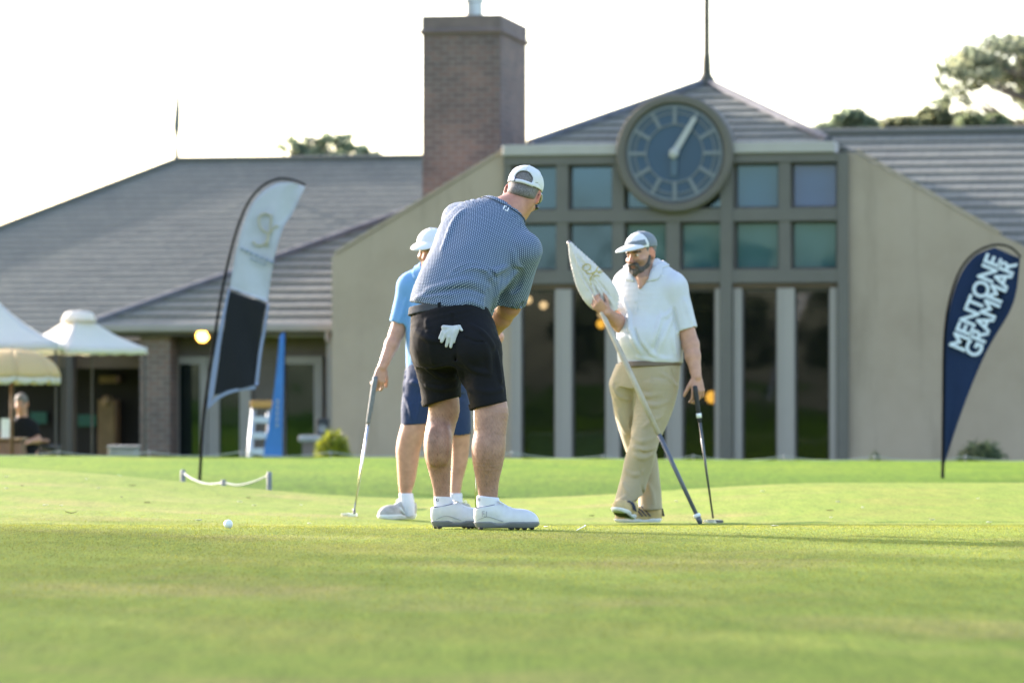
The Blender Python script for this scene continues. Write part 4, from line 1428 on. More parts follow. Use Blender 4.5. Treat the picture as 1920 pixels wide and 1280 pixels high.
def curve_mark(pts, r, name, m, parent, seg=5):
    mb = MB(); mb.tube(pts, r, seg); return mb.build(name, M(m), parent)

def collar(f, c, rv, fv, uv_, top, bot, r_top, r_bot, name, m, parent, gap=22, gap_b=None, tip=0.03, thick=.004, uvs=False, push=.005):
    """turned-down polo collar: a folded band round the neck, open at the throat. top/bot: heights (back, side, front)"""
    vs, fs, uv = [], [], []
    n, k = 40, 7
    def lerp3(t, a):
        x = math.cos(a)                       # 1 front, -1 back
        return t[1] + (t[2]-t[1])*x if x > 0 else t[1] + (t[0]-t[1])*(-x)
    for i in range(n+1):
        gb_ = gap if gap_b is None else gap_b
        edge = min(i, n-i)/n
        for j in range(k):
            u = j/(k-1)
            gg = gap + (gb_ - gap)*u
            a = math.radians(gg + (360 - 2*gg)*i/n)
            d = rv*math.sin(a) + fv*math.cos(a)
            cx_ = max(0.0, min(1.0, (math.cos(a) - .25)/.5)); cx_ = cx_*cx_*(3 - 2*cx_)
            zt, zb = lerp3(top, a), (bot[1] + (bot[2]-bot[1])*cx_ if math.cos(a) > 0 else lerp3(bot, a)) - tip*max(0, 1 - edge/.10)
            rt_, rb_ = lerp3(r_top, a), lerp3(r_bot, a)
            r_ = rt_ + (rb_ - rt_)*(u**.8)
            p = c + d*r_ + uv_*(zt + (zb-zt)*u + .006*math.sin(math.pi*min(1, u*2))*(u < .5))
            for it in range(30):
                if f.at(p) > push: break
                p = p + d*.003 + uv_*.0015
            vs.append(p)
    for i in range(n):
        for j in range(k-1):
            p = i*k+j; fs.append((p, p+1, p+k+1, p+k))
            uv += [(i*.012, j*.011), (i*.012, (j+1)*.011), ((i+1)*.012, (j+1)*.011), ((i+1)*.012, j*.011)]
    o = mesh_obj(name, vs, fs, M(m), parent, True, uv)
    sm_ = o.modifiers.new('thickness', 'SOLIDIFY'); sm_.thickness = thick; sm_.offset = 0
    return o

# ================================================================== golfer bending over his putt (near, seen from behind)
NY = 18.2
def N(px, py, dy=0.0): return P(px, py, NY + dy)
nb = Vector((N(880, 990).x, NY, 0.0))
r_hip = Vector((.90, -.42, -.17)).normalized()
r_sh = Vector((.82, -.38, -.42)).normalized()
spine = [N(834, 604, .00), N(842, 570, .02), N(861, 530, .06), N(886, 488, .115), N(906, 450, .16), N(928, 420, .195), N(944, 399, .215)]
lo = (N(735, 0).x, NY - .35, N(0, 1000).z); hi = (N(1040, 0).x, NY + .75, N(0, 310).z)

# --- polo shirt
f = Field((N(740, 0).x, NY - .33, N(0, 640).z), (N(1040, 0).x, NY + .62, N(0, 350).z), .0058)
secs = [(spine[0], r_hip, .178, .158), (spine[1], r_hip, .186, .165), (spine[2], r_hip.lerp(r_sh, .3), .194, .165), (spine[3], r_hip.lerp(r_sh, .6), .207, .155), (spine[4], r_sh, .222, .135), (spine[5], r_sh, .190, .105), (spine[6], r_sh, .110, .075)]
f.loft(secs, .02, kin=.002)
shR, elR, wrR = N(983, 470, .10), N(956, 574, .24), N(905, 646, .44)
shL, elL, wrL = N(862, 413, .36), N(832, 515, .52), N(893, 640, .50)
f.ell(shR, ((1,0,0),(0,1,0),(0,0,1)), (.074, .080, .074), .06)
f.ell(shL, ((1,0,0),(0,1,0),(0,0,1)), (.078, .080, .074), .06)
f.cone(N(885, 398, .30), N(945, 402, .24), .055, .055, .05)
slR_end = sleeve(f, shR, elR, .93, .080, .074, .066)
slL_end = sleeve(f, shL, elL, .72, .078, .078, .070)
# belly hanging forward over the belt on the right
f.ell(N(893, 560, .16), ((1,0,0),(0,1,0),(0,0,1)), (.085, .13, .11), .06)
f.cone(N(898, 556, .06), N(912, 602, .12), .050, .030, .03)
hemn = Vector((.10, 0.05, -1)).normalized()
# hem along the belt: higher on the left, drooping on the right
xs_ = N(888, 0).x
f.plane(N(838, 575.5, 0), Vector((-.13, .0, -1)).normalized(), .005, (lo[0], NY - .4, lo[2]), (xs_, NY + .7, N(0, 540).z))
f.plane(N(888, 579, 0), Vector((-.75, .0, -.75)).normalized(), .005, (xs_ + .0058, NY - .4, lo[2]), (hi[0], NY + .7, N(0, 560).z))
# neck opening
f.cone(N(950, 392, .225), N(966, 362, .25), .050, .056, .01, '-')
f.wob(.0035, 16, 3)
f.wob(.0016, 42, 4)
# drapes: fold lines across the back, into the armpit, and along the waist
for pts, r in (([(842, 520), (872, 502), (905, 505), (925, 530)], .011), ([(905, 503), (925, 515), (930, 545)], .009), ([(800, 545), (840, 535), (880, 528), (915, 540)], .011),
               ([(780, 560), (812, 553), (850, 552)], .009), ([(975, 500), (955, 520), (935, 545), (925, 575)], .010), ([(960, 470), (965, 492), (976, 512)], .008), ([(940, 525), (928, 555), (922, 590)], .009),
               ([(870, 395), (850, 420), (830, 470)], .008), ([(905, 545), (900, 570), (905, 592)], .009), ([(950, 500), (930, 510), (915, 520)], .007), ([(855, 572), (880, 566), (905, 575)], .008)):
    f.ridge(pts, r*1.3, .5, .018)
for pts, r in (([(848, 512), (880, 496), (912, 500), (930, 522)], .006), ([(968, 505), (978, 513), (972, 535), (960, 548)], .010), ([(795, 553), (835, 546), (880, 542), (910, 553)], .007), ([(940, 548), (930, 580), (922, 600)], .007)):
    f.ridge(pts, r*1.2, .25, .012, '-')
ax_t = [np.array(s) for s in spine]
def shirt_uv(v, q):
    fc = v[q].mean(1)
    A, B = npv(shR), npv(slR_end); A2, B2 = npv(shL), npv(slL_end)
    def segd(p, a, b):
        ab = b - a; t = np.clip(((p - a) @ ab) / (ab @ ab), 0, 1)
        return np.linalg.norm(p - a - t[:, None]*ab, axis=1), t
    d1, t1 = segd(fc, A, B); d2, t2 = segd(fc, A2, B2)
    k1 = (d1 < .095) & (t1 > .12); k2 = (d2 < .095) & (t2 > .15)
    def cyl(p, a, b, ref, rad):
        ax = (b - a) / np.linalg.norm(b - a)
        r = ref - ax*(ref @ ax); r /= np.linalg.norm(r); s = np.cross(ax, r)
        w = p - a
        return np.arctan2(w @ s, w @ r) * rad, w @ ax
    P0, P1 = npv(spine[0]), npv(spine[-1])
    back = np.array([-.2, -1, .2])
    uvv = {}
    out = np.zeros((len(q), 4, 2))
    for msk, (a, b, rad) in ((~(k1 | k2), (P0, P1, .19)), (k1, (A, B, .078)), (k2, (A2, B2, .078))):
        if not msk.any(): continue
        pv = v[q[msk]].reshape(-1, 3)
        u, w = cyl(pv, a, b, back, rad)
        if a is P0:
            ax_ = (b - a)/np.linalg.norm(b - a); wv = pv - a; wv = wv - (wv @ ax_)[:, None]*ax_
            u = u/rad*(.5*rad + .5*np.linalg.norm(wv, axis=1))
        u = u.reshape(-1, 4); w = w.reshape(-1, 4)
        per = 2*math.pi*rad
        u = u - np.round((u - u[:, :1]) / per) * per
        out[msk, :, 0] = u; out[msk, :, 1] = w
    return out.reshape(-1, 2)

# --- body: one continuous skin mesh
b = Field(lo, hi, .005)
hc = N(981, 362, .285)
hfr = frame(Vector((.06, 1, -.42)), Vector((.30, .40, .92)))
neck_base = N(950, 402, .22)
HL = add_head(b, hc, hfr, .98, neck_base, .064)
b.chain([spine[0], spine[2], spine[4], spine[6]], [.12, .13, .12, .07], .05)
b.cone(spine[5], shR, .07, .058, .04); b.cone(spine[5], shL, .07, .058, .04)
b.chain([shR, elR], [.058, .050], .02)
b.chain([elR, elR.lerp(wrR, .3), wrR], [.047, .046, .029], .02)
b.chain([shL, elL, elL.lerp(wrL, .3), wrL], [.056, .048, .046, .030], .02)
grip_top = N(889, 628, .50)
gd = (N(893, 985, .40) - grip_top).normalized()
add_hand(b, wrR, (grip_top + gd*.16 - wrR) + Vector((0, 0, -.02)), Vector((-.8, .2, .1)), Vector((.2, .4, -1)), (.7, .9, .7))
add_hand(b, wrL, (grip_top + gd*.09 - wrL) + Vector((0, 0, -.03)), Vector((.7, -.3, 0)), Vector((0, .3, -1)), (.7, .9, .7))
# legs: measured outline of both calves
def leg(F, rows, dy, depth):
    pts, rr = [], []
    for (py, x0, x1, dd) in rows:
        pts.append(N((x0 + x1) / 2, py, dy + dd)); rr.append((x1 - x0) / 2 / FPX * NY)
    secs = [(p, Vector((1, 0, 0)), r, r * k) for p, r, k in zip(pts, rr, depth)]
    F.loft(secs[::-1], .03, kin=.002)
rowsL = [(640, 800, 858, .04), (720, 802, 858, .06), (765, 803, 862, .075), (789, 801, 856, .08), (823, 795, 849, .075), (852, 796, 847, .075), (881, 804, 845, .085), (910, 811, 844, .09), (935, 814, 844, .09), (965, 816, 846, .09)]
rowsR = [(640, 872, 918, -.02), (720, 882, 936, -.05), (765, 889, 952, -.07), (789, 889, 951, -.075), (815, 889, 948, -.08), (838, 885, 947, -.085), (858, 886, 944, -.085), (881, 890, 939, -.075), (904, 894, 935, -.07), (930, 897, 933, -.07), (965, 897, 934, -.07)]
dk = [1.0, 1.0, .95, .98, 1.06, 1.06, 1.02, .96, .90, .82, .78]
leg(b, rowsL, .06, dk[:10]); leg(b, rowsR, -.04, dk)
b.cone(spine[0], N(834, 640, .1), .11, .08, .03); b.cone(spine[0], N(890, 640, -.04), .11, .075, .03)
# calf muscle split, tendons
for (px, py, dy, r) in ((810, 838, -.005, .030), (836, 836, -.005, .028), (903, 846, -.135, .032), (930, 842, -.135, .030)):
    b.ell(N(px, py, dy + .062), ((1,0,0),(0,1,0),(0,0,1)), (r*.9, .034, .085), .05)
def near_cols(v):
    c = np.tile(SKIN * np.array((.92, .88, .86)), (len(v), 1))
    z = v[:, 2]
    r = np.random.RandomState(1)
    leg_ = z < .66
    c[leg_] = np.array((.37, .215, .155))
    # leg hair tone on the calves: coarse mottling
    m = np.sin(v[:, 0]*190 + 3*np.sin(v[:, 2]*60)) * np.sin(v[:, 2]*120 + 4*np.sin(v[:, 0]*90)) + .6*np.sin(v[:, 0]*420 + v[:, 2]*260)
    k = np.clip(.93 - .05*m, .7, 1.05)
    w = np.clip((.60 - z) / .05, 0, 1) * leg_
    c *= (1 - w + w*k)[:, None]
    hd = v - npv(hc)
    ear = (np.abs(hd @ npv(hfr[0])) > .074) & (np.linalg.norm(hd, axis=1) < .12)
    c[ear] = np.array((.55, .20, .13))
    nk = (z > N(0, 420).z) & ~ear
    c[nk] = np.array((.45, .225, .16))
    return c
golfer = skin_obj(b, nb, near_cols)
tag(golfer, 'man in navy dotted polo and black shorts bent over his putt, back turned', 'person', 'golfers on the green')

cloth_obj(f, 'polo_shirt', 'shirt_dotted', golfer, shirt_uv)
shirt_o = [o for o in golfer.children if o.name.startswith('polo_shirt')][0]
na = (N(972, 366, .262) - N(948, 404, .215)).normalized()
cr_ = (r_sh - na*r_sh.dot(na)).normalized()
cf_ = na.cross(cr_)
collar(f, N(951, 396, .222), cr_, cf_, na, (.038, .030, .0), (-.022, -.018, -.05), (.060, .064, .070), (.078, .088, .095), 'collar', 'shirt_dotted', shirt_o)

# sleeve cuff seam
# --- shorts
g = Field((N(745, 0).x, NY - .40, N(0, 790).z), (N(975, 0).x, NY + .42, N(0, 545).z), .0056)
g.loft([(N(838, 572, .01), r_hip, .172, .150), (N(843, 600, .0), r_hip, .188, .168), (N(851, 632, .0), r_hip, .205, .185), (N(856, 668, .01), r_hip, .205, .172)], .03, kin=.002)
g.ell(N(815, 640, -.05), ((1,0,0),(0,1,0),(0,0,1)), (.105, .125, .12), .05)
g.ell(N(888, 652, -.11), ((1,0,0),(0,1,0),(0,0,1)), (.110, .125, .12), .05)
def shleg(rows, dy, cp, cn, hol):
    secs = []
    for (py, x0, x1, dd, k, tx) in rows:
        r = (x1 - x0) / 2 / FPX * NY
        secs.append((N((x0 + x1)/2, py, dy + dd), Vector((1, 0, tx)).normalized(), r, r*k))
    leg_tube(g, secs, cp, cn, .035, hol)
# hem planes (turned up, rising to the right)
hl, hr = N(828, 753, .12), N(916, 761, -.1)
nl = Vector((.28, -.05, -1)).normalized(); nr = Vector((.24, -.05, -1)).normalized()
shleg([(650, 768, 868, .02, 1.1, .1), (690, 779, 868, .04, 1.12, .12), (722, 787, 865, .06, 1.12, .16), (750, 791, 864, .07, 1.12, .2), (772, 793, 864, .075, 1.12, .2)], .05, hl, nl, .074)
shleg([(650, 858, 938, -.03, 1.2, .1), (690, 866, 943, -.045, 1.15, .12), (725, 874, 947, -.06, 1.12, .15), (755, 881, 950, -.07, 1.12, .2), (780, 884, 952, -.07, 1.12, .2)], -.035, hr, nr, .074)
g.plane(N(838, 578.5, 0), Vector((-.14, .05, 1)).normalized(), .004)
g.wob(.0030, 15, 8); g.wob(.0014, 45, 9)
for pts, r in (([(800, 600), (806, 640), (812, 680)], .006), ([(905, 640), (915, 670), (918, 705)], .010), ([(860, 690), (870, 712), (885, 735)], .012), ([(800, 690), (825, 705), (852, 706)], .010), ([(930, 660), (934, 690), (938, 715)], .009), ([(800, 722), (828, 728), (856, 722)], .008), ([(890, 728), (915, 735), (940, 730)], .008), ([(780, 620), (800, 634), (825, 640)], .008), ([(862, 660), (885, 690), (915, 700)], .010), ([(880, 610), (905, 625), (925, 650)], .008)):
    g.ridge(pts, r, .55, .016)
g.ridge([(847, 590), (850, 630), (854, 670), (858, 705)], .006, .15, .010, '-')
g.ridge([(784, 612), (800, 617), (816, 617)], .0035, .1, .004, '-')
g.ridge([(868, 630), (890, 640), (912, 640)], .0035, .1, .004, '-')
shorts = cloth_obj(g, 'shorts', 'cloth_black', golfer)
# turned-up cuffs
for (c0, nn, x0, x1, dyy, k) in ((hl, nl, 791, 864, .12, 1.12), (hr, nr, 882, 950, -.105, 1.12)):
    cfld = Field(npv(c0) - np.array((.16, .2, .1)), npv(c0) + np.array((.16, .2, .1)), .0045)
    r = (x1 - x0)/2/FPX*NY + .005
    cc_ = N((x0 + x1)/2, c0[2]*0 + (HOR + (CAMZ - c0.z)*FPX/NY), dyy)
    ctr = Vector((N((x0+x1)/2, 0).x, c0.y + (0.02 if k else 0), c0.z))
    rx = (Vector((1, 0, 0)) - nn*nn.x).normalized()
    cfld.loft([(ctr + nn*.05, rx, r, r*k), (ctr - nn*.06, rx, r*1.0, r*k)], 0)
    cfld.plane(c0 + nn*.001, nn, .005)
    cfld.plane(c0 - nn*.030, -nn, .005)
    cfld.cone(c0 - nn*.012 + Vector((0, 0.02, 0)), c0 + nn*.09, r*.92, r*.95, .003, '-')
    cfld.wob(.002, 30, 5)
    cloth_obj(cfld, 'cuff', 'cloth_black', shorts)
# belt with loops
bf = Field((N(745, 0).x, NY - .30, N(0, 640).z), (N(960, 0).x, NY + .35, N(0, 540).z), .0048)
bax = Vector((-.14, .05, 1)).normalized()
bf.loft([(N(836, 605, .0), r_hip, .182, .160), (N(837, 582, .01), r_hip, .178, .157), (N(838, 555, .01), r_hip, .175, .155)], 0)
bf.plane(N(838, 566, 0), bax, .003); bf.plane(N(837, 582, 0), -bax, .003)
belt = cloth_obj(bf, 'belt', 'belt_charcoal', golfer)
mb = MB()
for px, py in ((795, 568), (824, 571), (884, 581)):
    h0, h1 = bf.hit(px, py), bf.hit(px + 1, py + 6)
    if h0 is None or h1 is None: continue
    t = Vector((.008, 0, 0)); o = Vector((0, -.006, 0))
    a, c_ = h0 + Vector((0, 0, .010)), h0 - Vector((0, 0, .030))
    mb.prism([a - t + o, a + t + o, c_ + t + o, c_ - t + o], (0, .012, 0))
mb.build('belt_loop', M('cloth_black'), shorts)

# --- socks and shoes
def sock(rows, dy, parent, name='sock'):
    s = Field((N(780, 0).x, NY - .4, -.01), (N(980, 0).x, NY + .4, N(0, 915).z), .0045)
    secs = [(N((x0+x1)/2, py, dy + dd), Vector((1, 0, 0)), (x1-x0)/2/FPX*NY, (x1-x0)/2/FPX*NY*k) for (py, x0, x1, dd, k) in rows]
    s.loft(secs[::-1], 0)
    s.plane(secs[0][0] + Vector((0, 0, 0)), Vector((.1, 0, 1)), .004)
    s.wob(.0012, 60, 2)
    return cloth_obj(s, name, 'sock_white', parent), s
sockL, sfl = sock([(930, 813, 847, .09, .92), (945, 814, 850, .09, .86), (956, 816, 851, .09, .80), (966, 818, 848, .09, .72)], .06, golfer)
sockR, sfr = sock([(930, 894, 935, -.07, .90), (945, 894, 937, -.07, .82), (956, 897, 938, -.07, .76), (966, 900, 934, -.07, .68)], -.04, golfer)
def zed(px, py, Y): return P(px, py, Y)
zl = grz(N(825, 0, .1).x, NY + .1); zr = grz(N(915, 0, -.15).x, NY - .15)
shoeL, QL = shoe(golfer, (N(809, 0, .13).x, NY + .115, zl + .004), (1, .34, 0), L=.284, W=.050, spikes=True, zs=1.14, sole_h=.030, open_h=.090)
shoeR, QR = shoe(golfer, (N(889, 0, -.12).x, NY - .125, zr + .004), (1, .06, 0), L=.294, W=.051, spikes=True, zs=1.14, sole_h=.030, open_h=.090)
# maker's mark: two bent strokes on heel and socks
def emblem(f_, px, py, s, m, parent, name='emblem', lift=.004):
    pts = [[(-1, -1), (-1, 1), (.0, 1)], [(.9, 1), (.9, -1), (-.25, -1)], [(-.9, .1), (-.1, .1)]]
    mb = MB()
    for st in pts:
        w = []
        for (a, c_) in st:
            h_ = f_.hit(px + a*s, py - c_*s) if f_ is not None else None
            if h_ is None: return None
            w.append(h_ + Vector((0, -lift*.3, 0)))
        mb.tube(w, max(.0016, s*.0008), 5)
    return mb.build(name, M(m), parent)
emblem(sfl, 820, 937, 2.2, 'logo_navy', sockL)
emblem(sfr, 898, 936, 2.2, 'logo_navy', sockR)
mb = MB()
e0 = QR(.052, .045, .062)
for st in ([(-1, -1), (-1, 1), (0, 1)], [(.9, 1), (.9, -1), (-.25, -1)], [(-.9, .1), (-.1, .1)]):
    mb.tube([e0 + Vector((a*.010, -.003 - .006*abs(a*.2), c_*.012)) for a, c_ in st], .0022, 5)
mb.build('emblem', M('logo_grey'), shoeR)
# quarter seam and dark collar lining on both shoes
for Q_, sh_ in ((QL, shoeL), (QR, shoeR)):
    mb = MB()
    mb.tube(chain_spline([Q_(.020, .006, .086), Q_(.033, .030, .087), Q_(.036, .060, .092), Q_(.031, .092, .098)], 5), .0024, 6)
    mb.build('collar_lining', M('logo_navy'), sh_, True)

for Q_, sh_ in ((QL, shoeL), (QR, shoeR)):
    mb = MB()
    mb.tube(chain_spline([Q_(.043, .125, .034), Q_(.040, .105, .055), Q_(.036, .098, .080), Q_(.030, .105, .098)], 5), .0012, 5)
    mb.tube(chain_spline([Q_(.040, .010, .036), Q_(.043, .055, .050), Q_(.047, .095, .042), Q_(.050, .130, .031)], 5), .0012, 5)
    mb.tube(chain_spline([Q_(.052, .205, .030), Q_(.046, .205, .052), Q_(.026, .195, .071), Q_(0, .190, .077)], 5), .0012, 5)
    mb.build('seam', M('logo_grey'), sh_, True)
# --- cap, hair, glasses
clo, chi = npv(hc) - .26, npv(hc) + .26
cfld, brimf = cap_fields(hc, hfr, .98, .0042, clo, chi, tilt=.28, opening=True)
cap = cloth_obj(cfld, 'cap', 'cloth_cap_white', golfer)
cloth_obj(brimf, 'brim', 'cloth_cap_white', cap)
mb = MB()
R_, F_, U_ = hfr
def hp_(x, y, z): return hc + (R_*x + F_*y + U_*z)*.98
mb.tube(chain_spline([hp_(-.052, -.100, .006), hp_(-.030, -.1135, .004), hp_(0, -.119, .004), hp_(.030, -.1135, .004), hp_(.052, -.100, .006)], 4), .0085, 8)
mb.build('strap', M('cloth_cap_white'), cap, True)
mb = MB()
mb.tube(chain_spline([hp_(-.034, -.114, -.002), hp_(-.036, -.115, .008), hp_(-.036, -.112, .018)], 3), .006, 6)
mb.build('strap_buckle', M('logo_navy'), cap, True)
mb = MB()
for k in range(6):
    a = k*math.pi/3 + math.pi/6
    mb.tube([hp_(.0885*math.cos(a)*math.cos(t), -.012 + .1105*math.sin(a)*math.cos(t), .045 + .0845*math.sin(t)) for t in (0.25, .5, .75, 1.0, 1.25, 1.5)], .0016, 5)
mb.build('seam', M('cloth_cap_white'), cap, True)
hf = Field(clo, chi, .0045)
hf.ell(hc + (F_*-.014 + U_*.030)*.98, (R_, F_, U_), (.0785*.98, .1000*.98, .0945*.98), 0)
hf.ell(hc + (F_*-.05 + U_*-.03)*.98, (R_, F_, U_), (.066*.98, .062*.98, .045*.98), .02)
hf.plane(hc + F_*.020, (F_ + U_*-.15).normalized(), .008)
hf.plane(hc + U_*-.050 - F_*.06, (-U_ + F_*.35).normalized(), .012)
hf.ell(hc + R_*.079 + F_*-.008, (R_, F_, U_), (.03, .026, .042), .006, '-'); hf.ell(hc - R_*.079 + F_*-.008, (R_, F_, U_), (.03, .026, .042), .006, '-')
hf.wob(.0012, 120, 3)
cloth_obj(hf, 'hair', 'hair_grey', golfer)
mb = MB()
mb.tube(chain_spline([hp_(.080, -.03, -.004), hp_(.083, .02, .008), hp_(.074, .085, .006)], 4), .0028, 6)
mb.tube(chain_spline([hp_(-.080, -.03, -.004), hp_(-.083, .02, .008), hp_(-.074, .085, .006)], 4), .0028, 6)
mb.tube(chain_spline([hp_(-.074, .085, .006), hp_(-.04, .115, .006), hp_(0, .122, .008), hp_(.04, .115, .006), hp_(.074, .085, .006)], 4), .0026, 6)
mb.tube(chain_spline([hp_(.070, .092, -.012), hp_(.045, .112, -.016), hp_(.020, .118, -.012)], 4), .011, 6)
mb.build('glasses', M('lens_dark'), golfer, True)
# little emblem on the back of the collar
mb = MB()
for st in ([(-1, -1), (-1, 1), (.0, 1)], [(.9, 1), (.9, -1), (-.25, -1)]):
    w = []
    for a, c_ in st:
        h_ = f.hit(949 + a*4.0 + c_*1.2, 391 - c_*3.2 + a*1.8)
        if h_ is None: h_ = N(949, 391, .1)
        w.append(h_ + Vector((0, -.004, 0)))
    mb.tube(w, .0030, 6)
mb.build('emblem', M('logo_white'), shirt_o)

# leg hair catching the sun
def leg_hair(F, boxes, n, seed, name='leg_hair'):
    r = np.random.RandomState(seed)
    vs, fs = [], []
    k = 0; tries = 0
    while k < n and tries < n*4:
        tries += 1
        x0, x1, y0, y1 = boxes[r.randint(len(boxes))]
        px = x0 + (x1 - x0)*r.rand(); py = y0 + (y1 - y0)*r.rand()
        p = F.hit(px, py)
        if p is None: continue
        e = .006
        gr = Vector((F.at(p + Vector((e,0,0))) - F.at(p - Vector((e,0,0))), F.at(p + Vector((0,e,0))) - F.at(p - Vector((0,e,0))), F.at(p + Vector((0,0,e))) - F.at(p - Vector((0,0,e)))))
        if gr.length < 1e-6: continue
        nn = gr.normalized()
        d = (nn*.55 + Vector((r.normal()*.35, r.normal()*.2, -.8 + r.normal()*.3))).normalized()
        L = .010 + .010*r.rand()
        s_ = d.cross(nn)
        s_ = s_.normalized()*.00032 if s_.length > 1e-5 else Vector((.0005, 0, 0))
        i = len(vs)
        m_ = p + d*L*.55 + nn*.001
        vs += [p - s_, p + s_, m_ + s_*.7, m_ - s_*.7, p + d*L + Vector((0, 0, -.002))]
        fs += [(i, i+1, i+2, i+3), (i+3, i+2, i+4)]
        k += 1
    o = mesh_obj(name, vs, fs, M('leg_hair'), golfer)
    o["kind"] = "stuff"
    return o
mat('leg_hair', (0.14, 0.085, 0.05), 0.5, 0.2, 10)
leg_hair(b, [(792, 864, 770, 925), (880, 955, 775, 928)], 1700, 3)

# --- his putter
pt = thing('putter', (N(893, 0, .40).x, NY + .40, grz(-.2, NY + .4)), 'putter held low in front of the bending golfer, mostly hidden', 'putter', 'putters')
head_p = N(893, 984, .40); head_p.z = grz(head_p.x, head_p.y) + .02
mat('steel', (0.62, 0.64, 0.66), 0.25, 0.05, 8, metal=1.0)
mat('steel_dark', (0.10, 0.105, 0.115), 0.35, 0.05, 8, metal=0.6)
mat('grip_black', (0.02, 0.02, 0.022), 0.7, 0.1, 60)
mat('grip_grey', (0.14, 0.15, 0.16), 0.6, 0.3, 60)
gmid = grip_top + gd*.26
mb = MB(); mb.tube([grip_top - gd*.02, grip_top + gd*.02, gmid], [.011, .014, .010], 10); mb.build('grip', M('grip_black'), pt, True)
mb = MB(); mb.tube([gmid, head_p + Vector((0, 0, .03))], [.0065, .0055], 10); mb.build('shaft', M('steel'), pt, True)
mb = MB(); mb.box(head_p.x - .05, head_p.y - .012, head_p.z - .016, head_p.x + .05, head_p.y + .012, head_p.z + .010, .005); mb.tube([head_p + Vector((0, 0, .008)), head_p + Vector((0, 0, .035))], .007, 8); mb.build('putter_head', M('steel_dark'), pt)

# --- golf glove tucked in the back pocket
gb = g.hit(838, 622) or N(838, 622, -.2)
gl = Field(npv(gb) - .12, npv(gb) + .12, .0035)
def GP(px, py, d=0.0):
    h_ = g.hit(px, py)
    y = (h_.y if h_ is not None else gb.y) - .010 - d
    return P(px, py, y)
for st, r in (([(846, 617), (835, 626), (828, 640)], (.014, .0125, .010)), ([(850, 618), (841, 632), (837, 648)], (.014, .0125, .0100)), ([(855, 618), (848, 634), (845, 650)], (.014, .0120, .0095)), ([(858, 617), (853, 630), (851, 641)], (.012, .0110, .0085)), ([(840, 615), (830, 622), (824, 634)], (.012, .010, .008)), ([(852, 614), (861, 612), (866, 619)], (.013, .010, .007)), ([(832, 614), (850, 615)], (.014, .014))):
    gl.chain([GP(*p) for p in st], [x*.84 for x in r], .0025)
gl.wob(.0012, 70, 3)
v, q_ = gl.mesh(1)
glove = mesh_obj('golf_glove', v, q_, M('glove_white'), None, True, base=gb)
tag(glove, 'white leather golf glove hanging from the back pocket of black shorts', 'glove')

# ================================================================== shared pieces for the standing golfers
AX = ((1, 0, 0), (0, 1, 0), (0, 0, 1))
def face_cols(v, c, fr, base, s=1.0, beard=False, lip=(.36, .15, .12)):
    """skin tones of the face: ruddy nose and ears, lips, brows, eyes"""
    R, Fw, U = [npv(a) for a in fr]
    d = (v - npv(c)) / s
    x, y, z = d @ R, d @ Fw, d @ U
    cols = np.tile(np.array(base), (len(v), 1))
    near_ = (np.abs(x) < .13) & (np.abs(y) < .16) & (np.abs(z) < .16)
    def put(m, col): cols[m & near_] = col
    put((np.abs(x) > .074) & (z > -.05), np.array(base) * np.array((1.15, .85, .8)))
    put((np.abs(x) < .020) & (y > .10) & (z < .005) & (z > -.05), np.array(base) * np.array((1.12, .86, .82)))
    put((np.abs(x) < .024) & (y > .085) & (np.abs(z + .069) < .011), np.array(lip))
    put((np.abs(np.abs(x) - .033) < .020) & (np.abs(z - .017) < .006) & (y > .06), np.array((.07, .05, .04)))
    e = (np.abs(np.abs(x) - .032) < .011) & (np.abs(z + .002) < .0055) & (y > .075)
    put(e, np.array((.55, .53, .50)))
    put(e & (np.abs(np.abs(x) - .032) < .0055), np.array((.03, .03, .035)))
    if beard:
        st = near_ & (y > -.01) & (z < -.030) & (z > -.14)
        cols[st] = cols[st]*.55 + np.array((.05, .042, .038))*.45
    return cols

def full_cap(c, fr, s, h, parent, front='cloth_cap_white', back=None, tilt=.08, brim_len=.078):
    lo_, hi_ = npv(c) - .28, npv(c) + .28
    R, Fw, U = fr
    if back is None:
        a, br = cap_fields(c, fr, s, h, lo_, hi_, tilt, brim_len=brim_len)
        cap_ = cloth_obj(a, 'cap', front, parent)
    else:
        a, br = cap_fields(c, fr, s, h, lo_, hi_, tilt, brim_len=brim_len)
        a.plane(c + Fw*.012*s, -Fw, 0)
        cap_ = cloth_obj(a, 'cap', front, parent)
        a2, _ = cap_fields(c, fr, s, h, lo_, hi_, tilt, brim=False)
        a2.plane(c + Fw*.0125*s, Fw, 0)
        cloth_obj(a2, 'cap_back', back, cap_)
        a3 = Field(lo_, hi_, h)
        L = lambda x, y, z: c + R*(x*s) + Fw*(y*s) + U*(z*s)
        a3.ell(L(0, -.012, .045), (R, Fw, U), (.0895*s, .1115*s, .0845*s), 0)
        a3.plane(L(0, .030, 0), -Fw, 0); a3.plane(L(0, 0, .084), U, 0); a3.plane(L(0, 0, .048), -U, 0)
        a3.ell(L(0, -.012, .04), (R, Fw, U), (.084*s, .106*s, .083*s), 0, '-')
        cloth_obj(a3, 'cap_patch', back, cap_)
    cloth_obj(br, 'brim', front, cap_)
    return cap_

# ================================================================== golfer in the white polo, tending the flag (further back, right)
FY = 24.1
def Fp(px, py, dy=0.0): return P(px, py, FY + dy)
FS = FY / FPX
fb = Fp(1205, 983); fb.z = grz(fb.x, fb.y)
rt = Vector((.92, -.39, 0)).normalized()
ft = Vector((-.39, -.92, 0)).normalized()
lo6 = (Fp(1085, 0).x, FY - .45, fb.z - .03); hi6 = (Fp(1345, 0).x, FY + .42, Fp(0, 418).z)
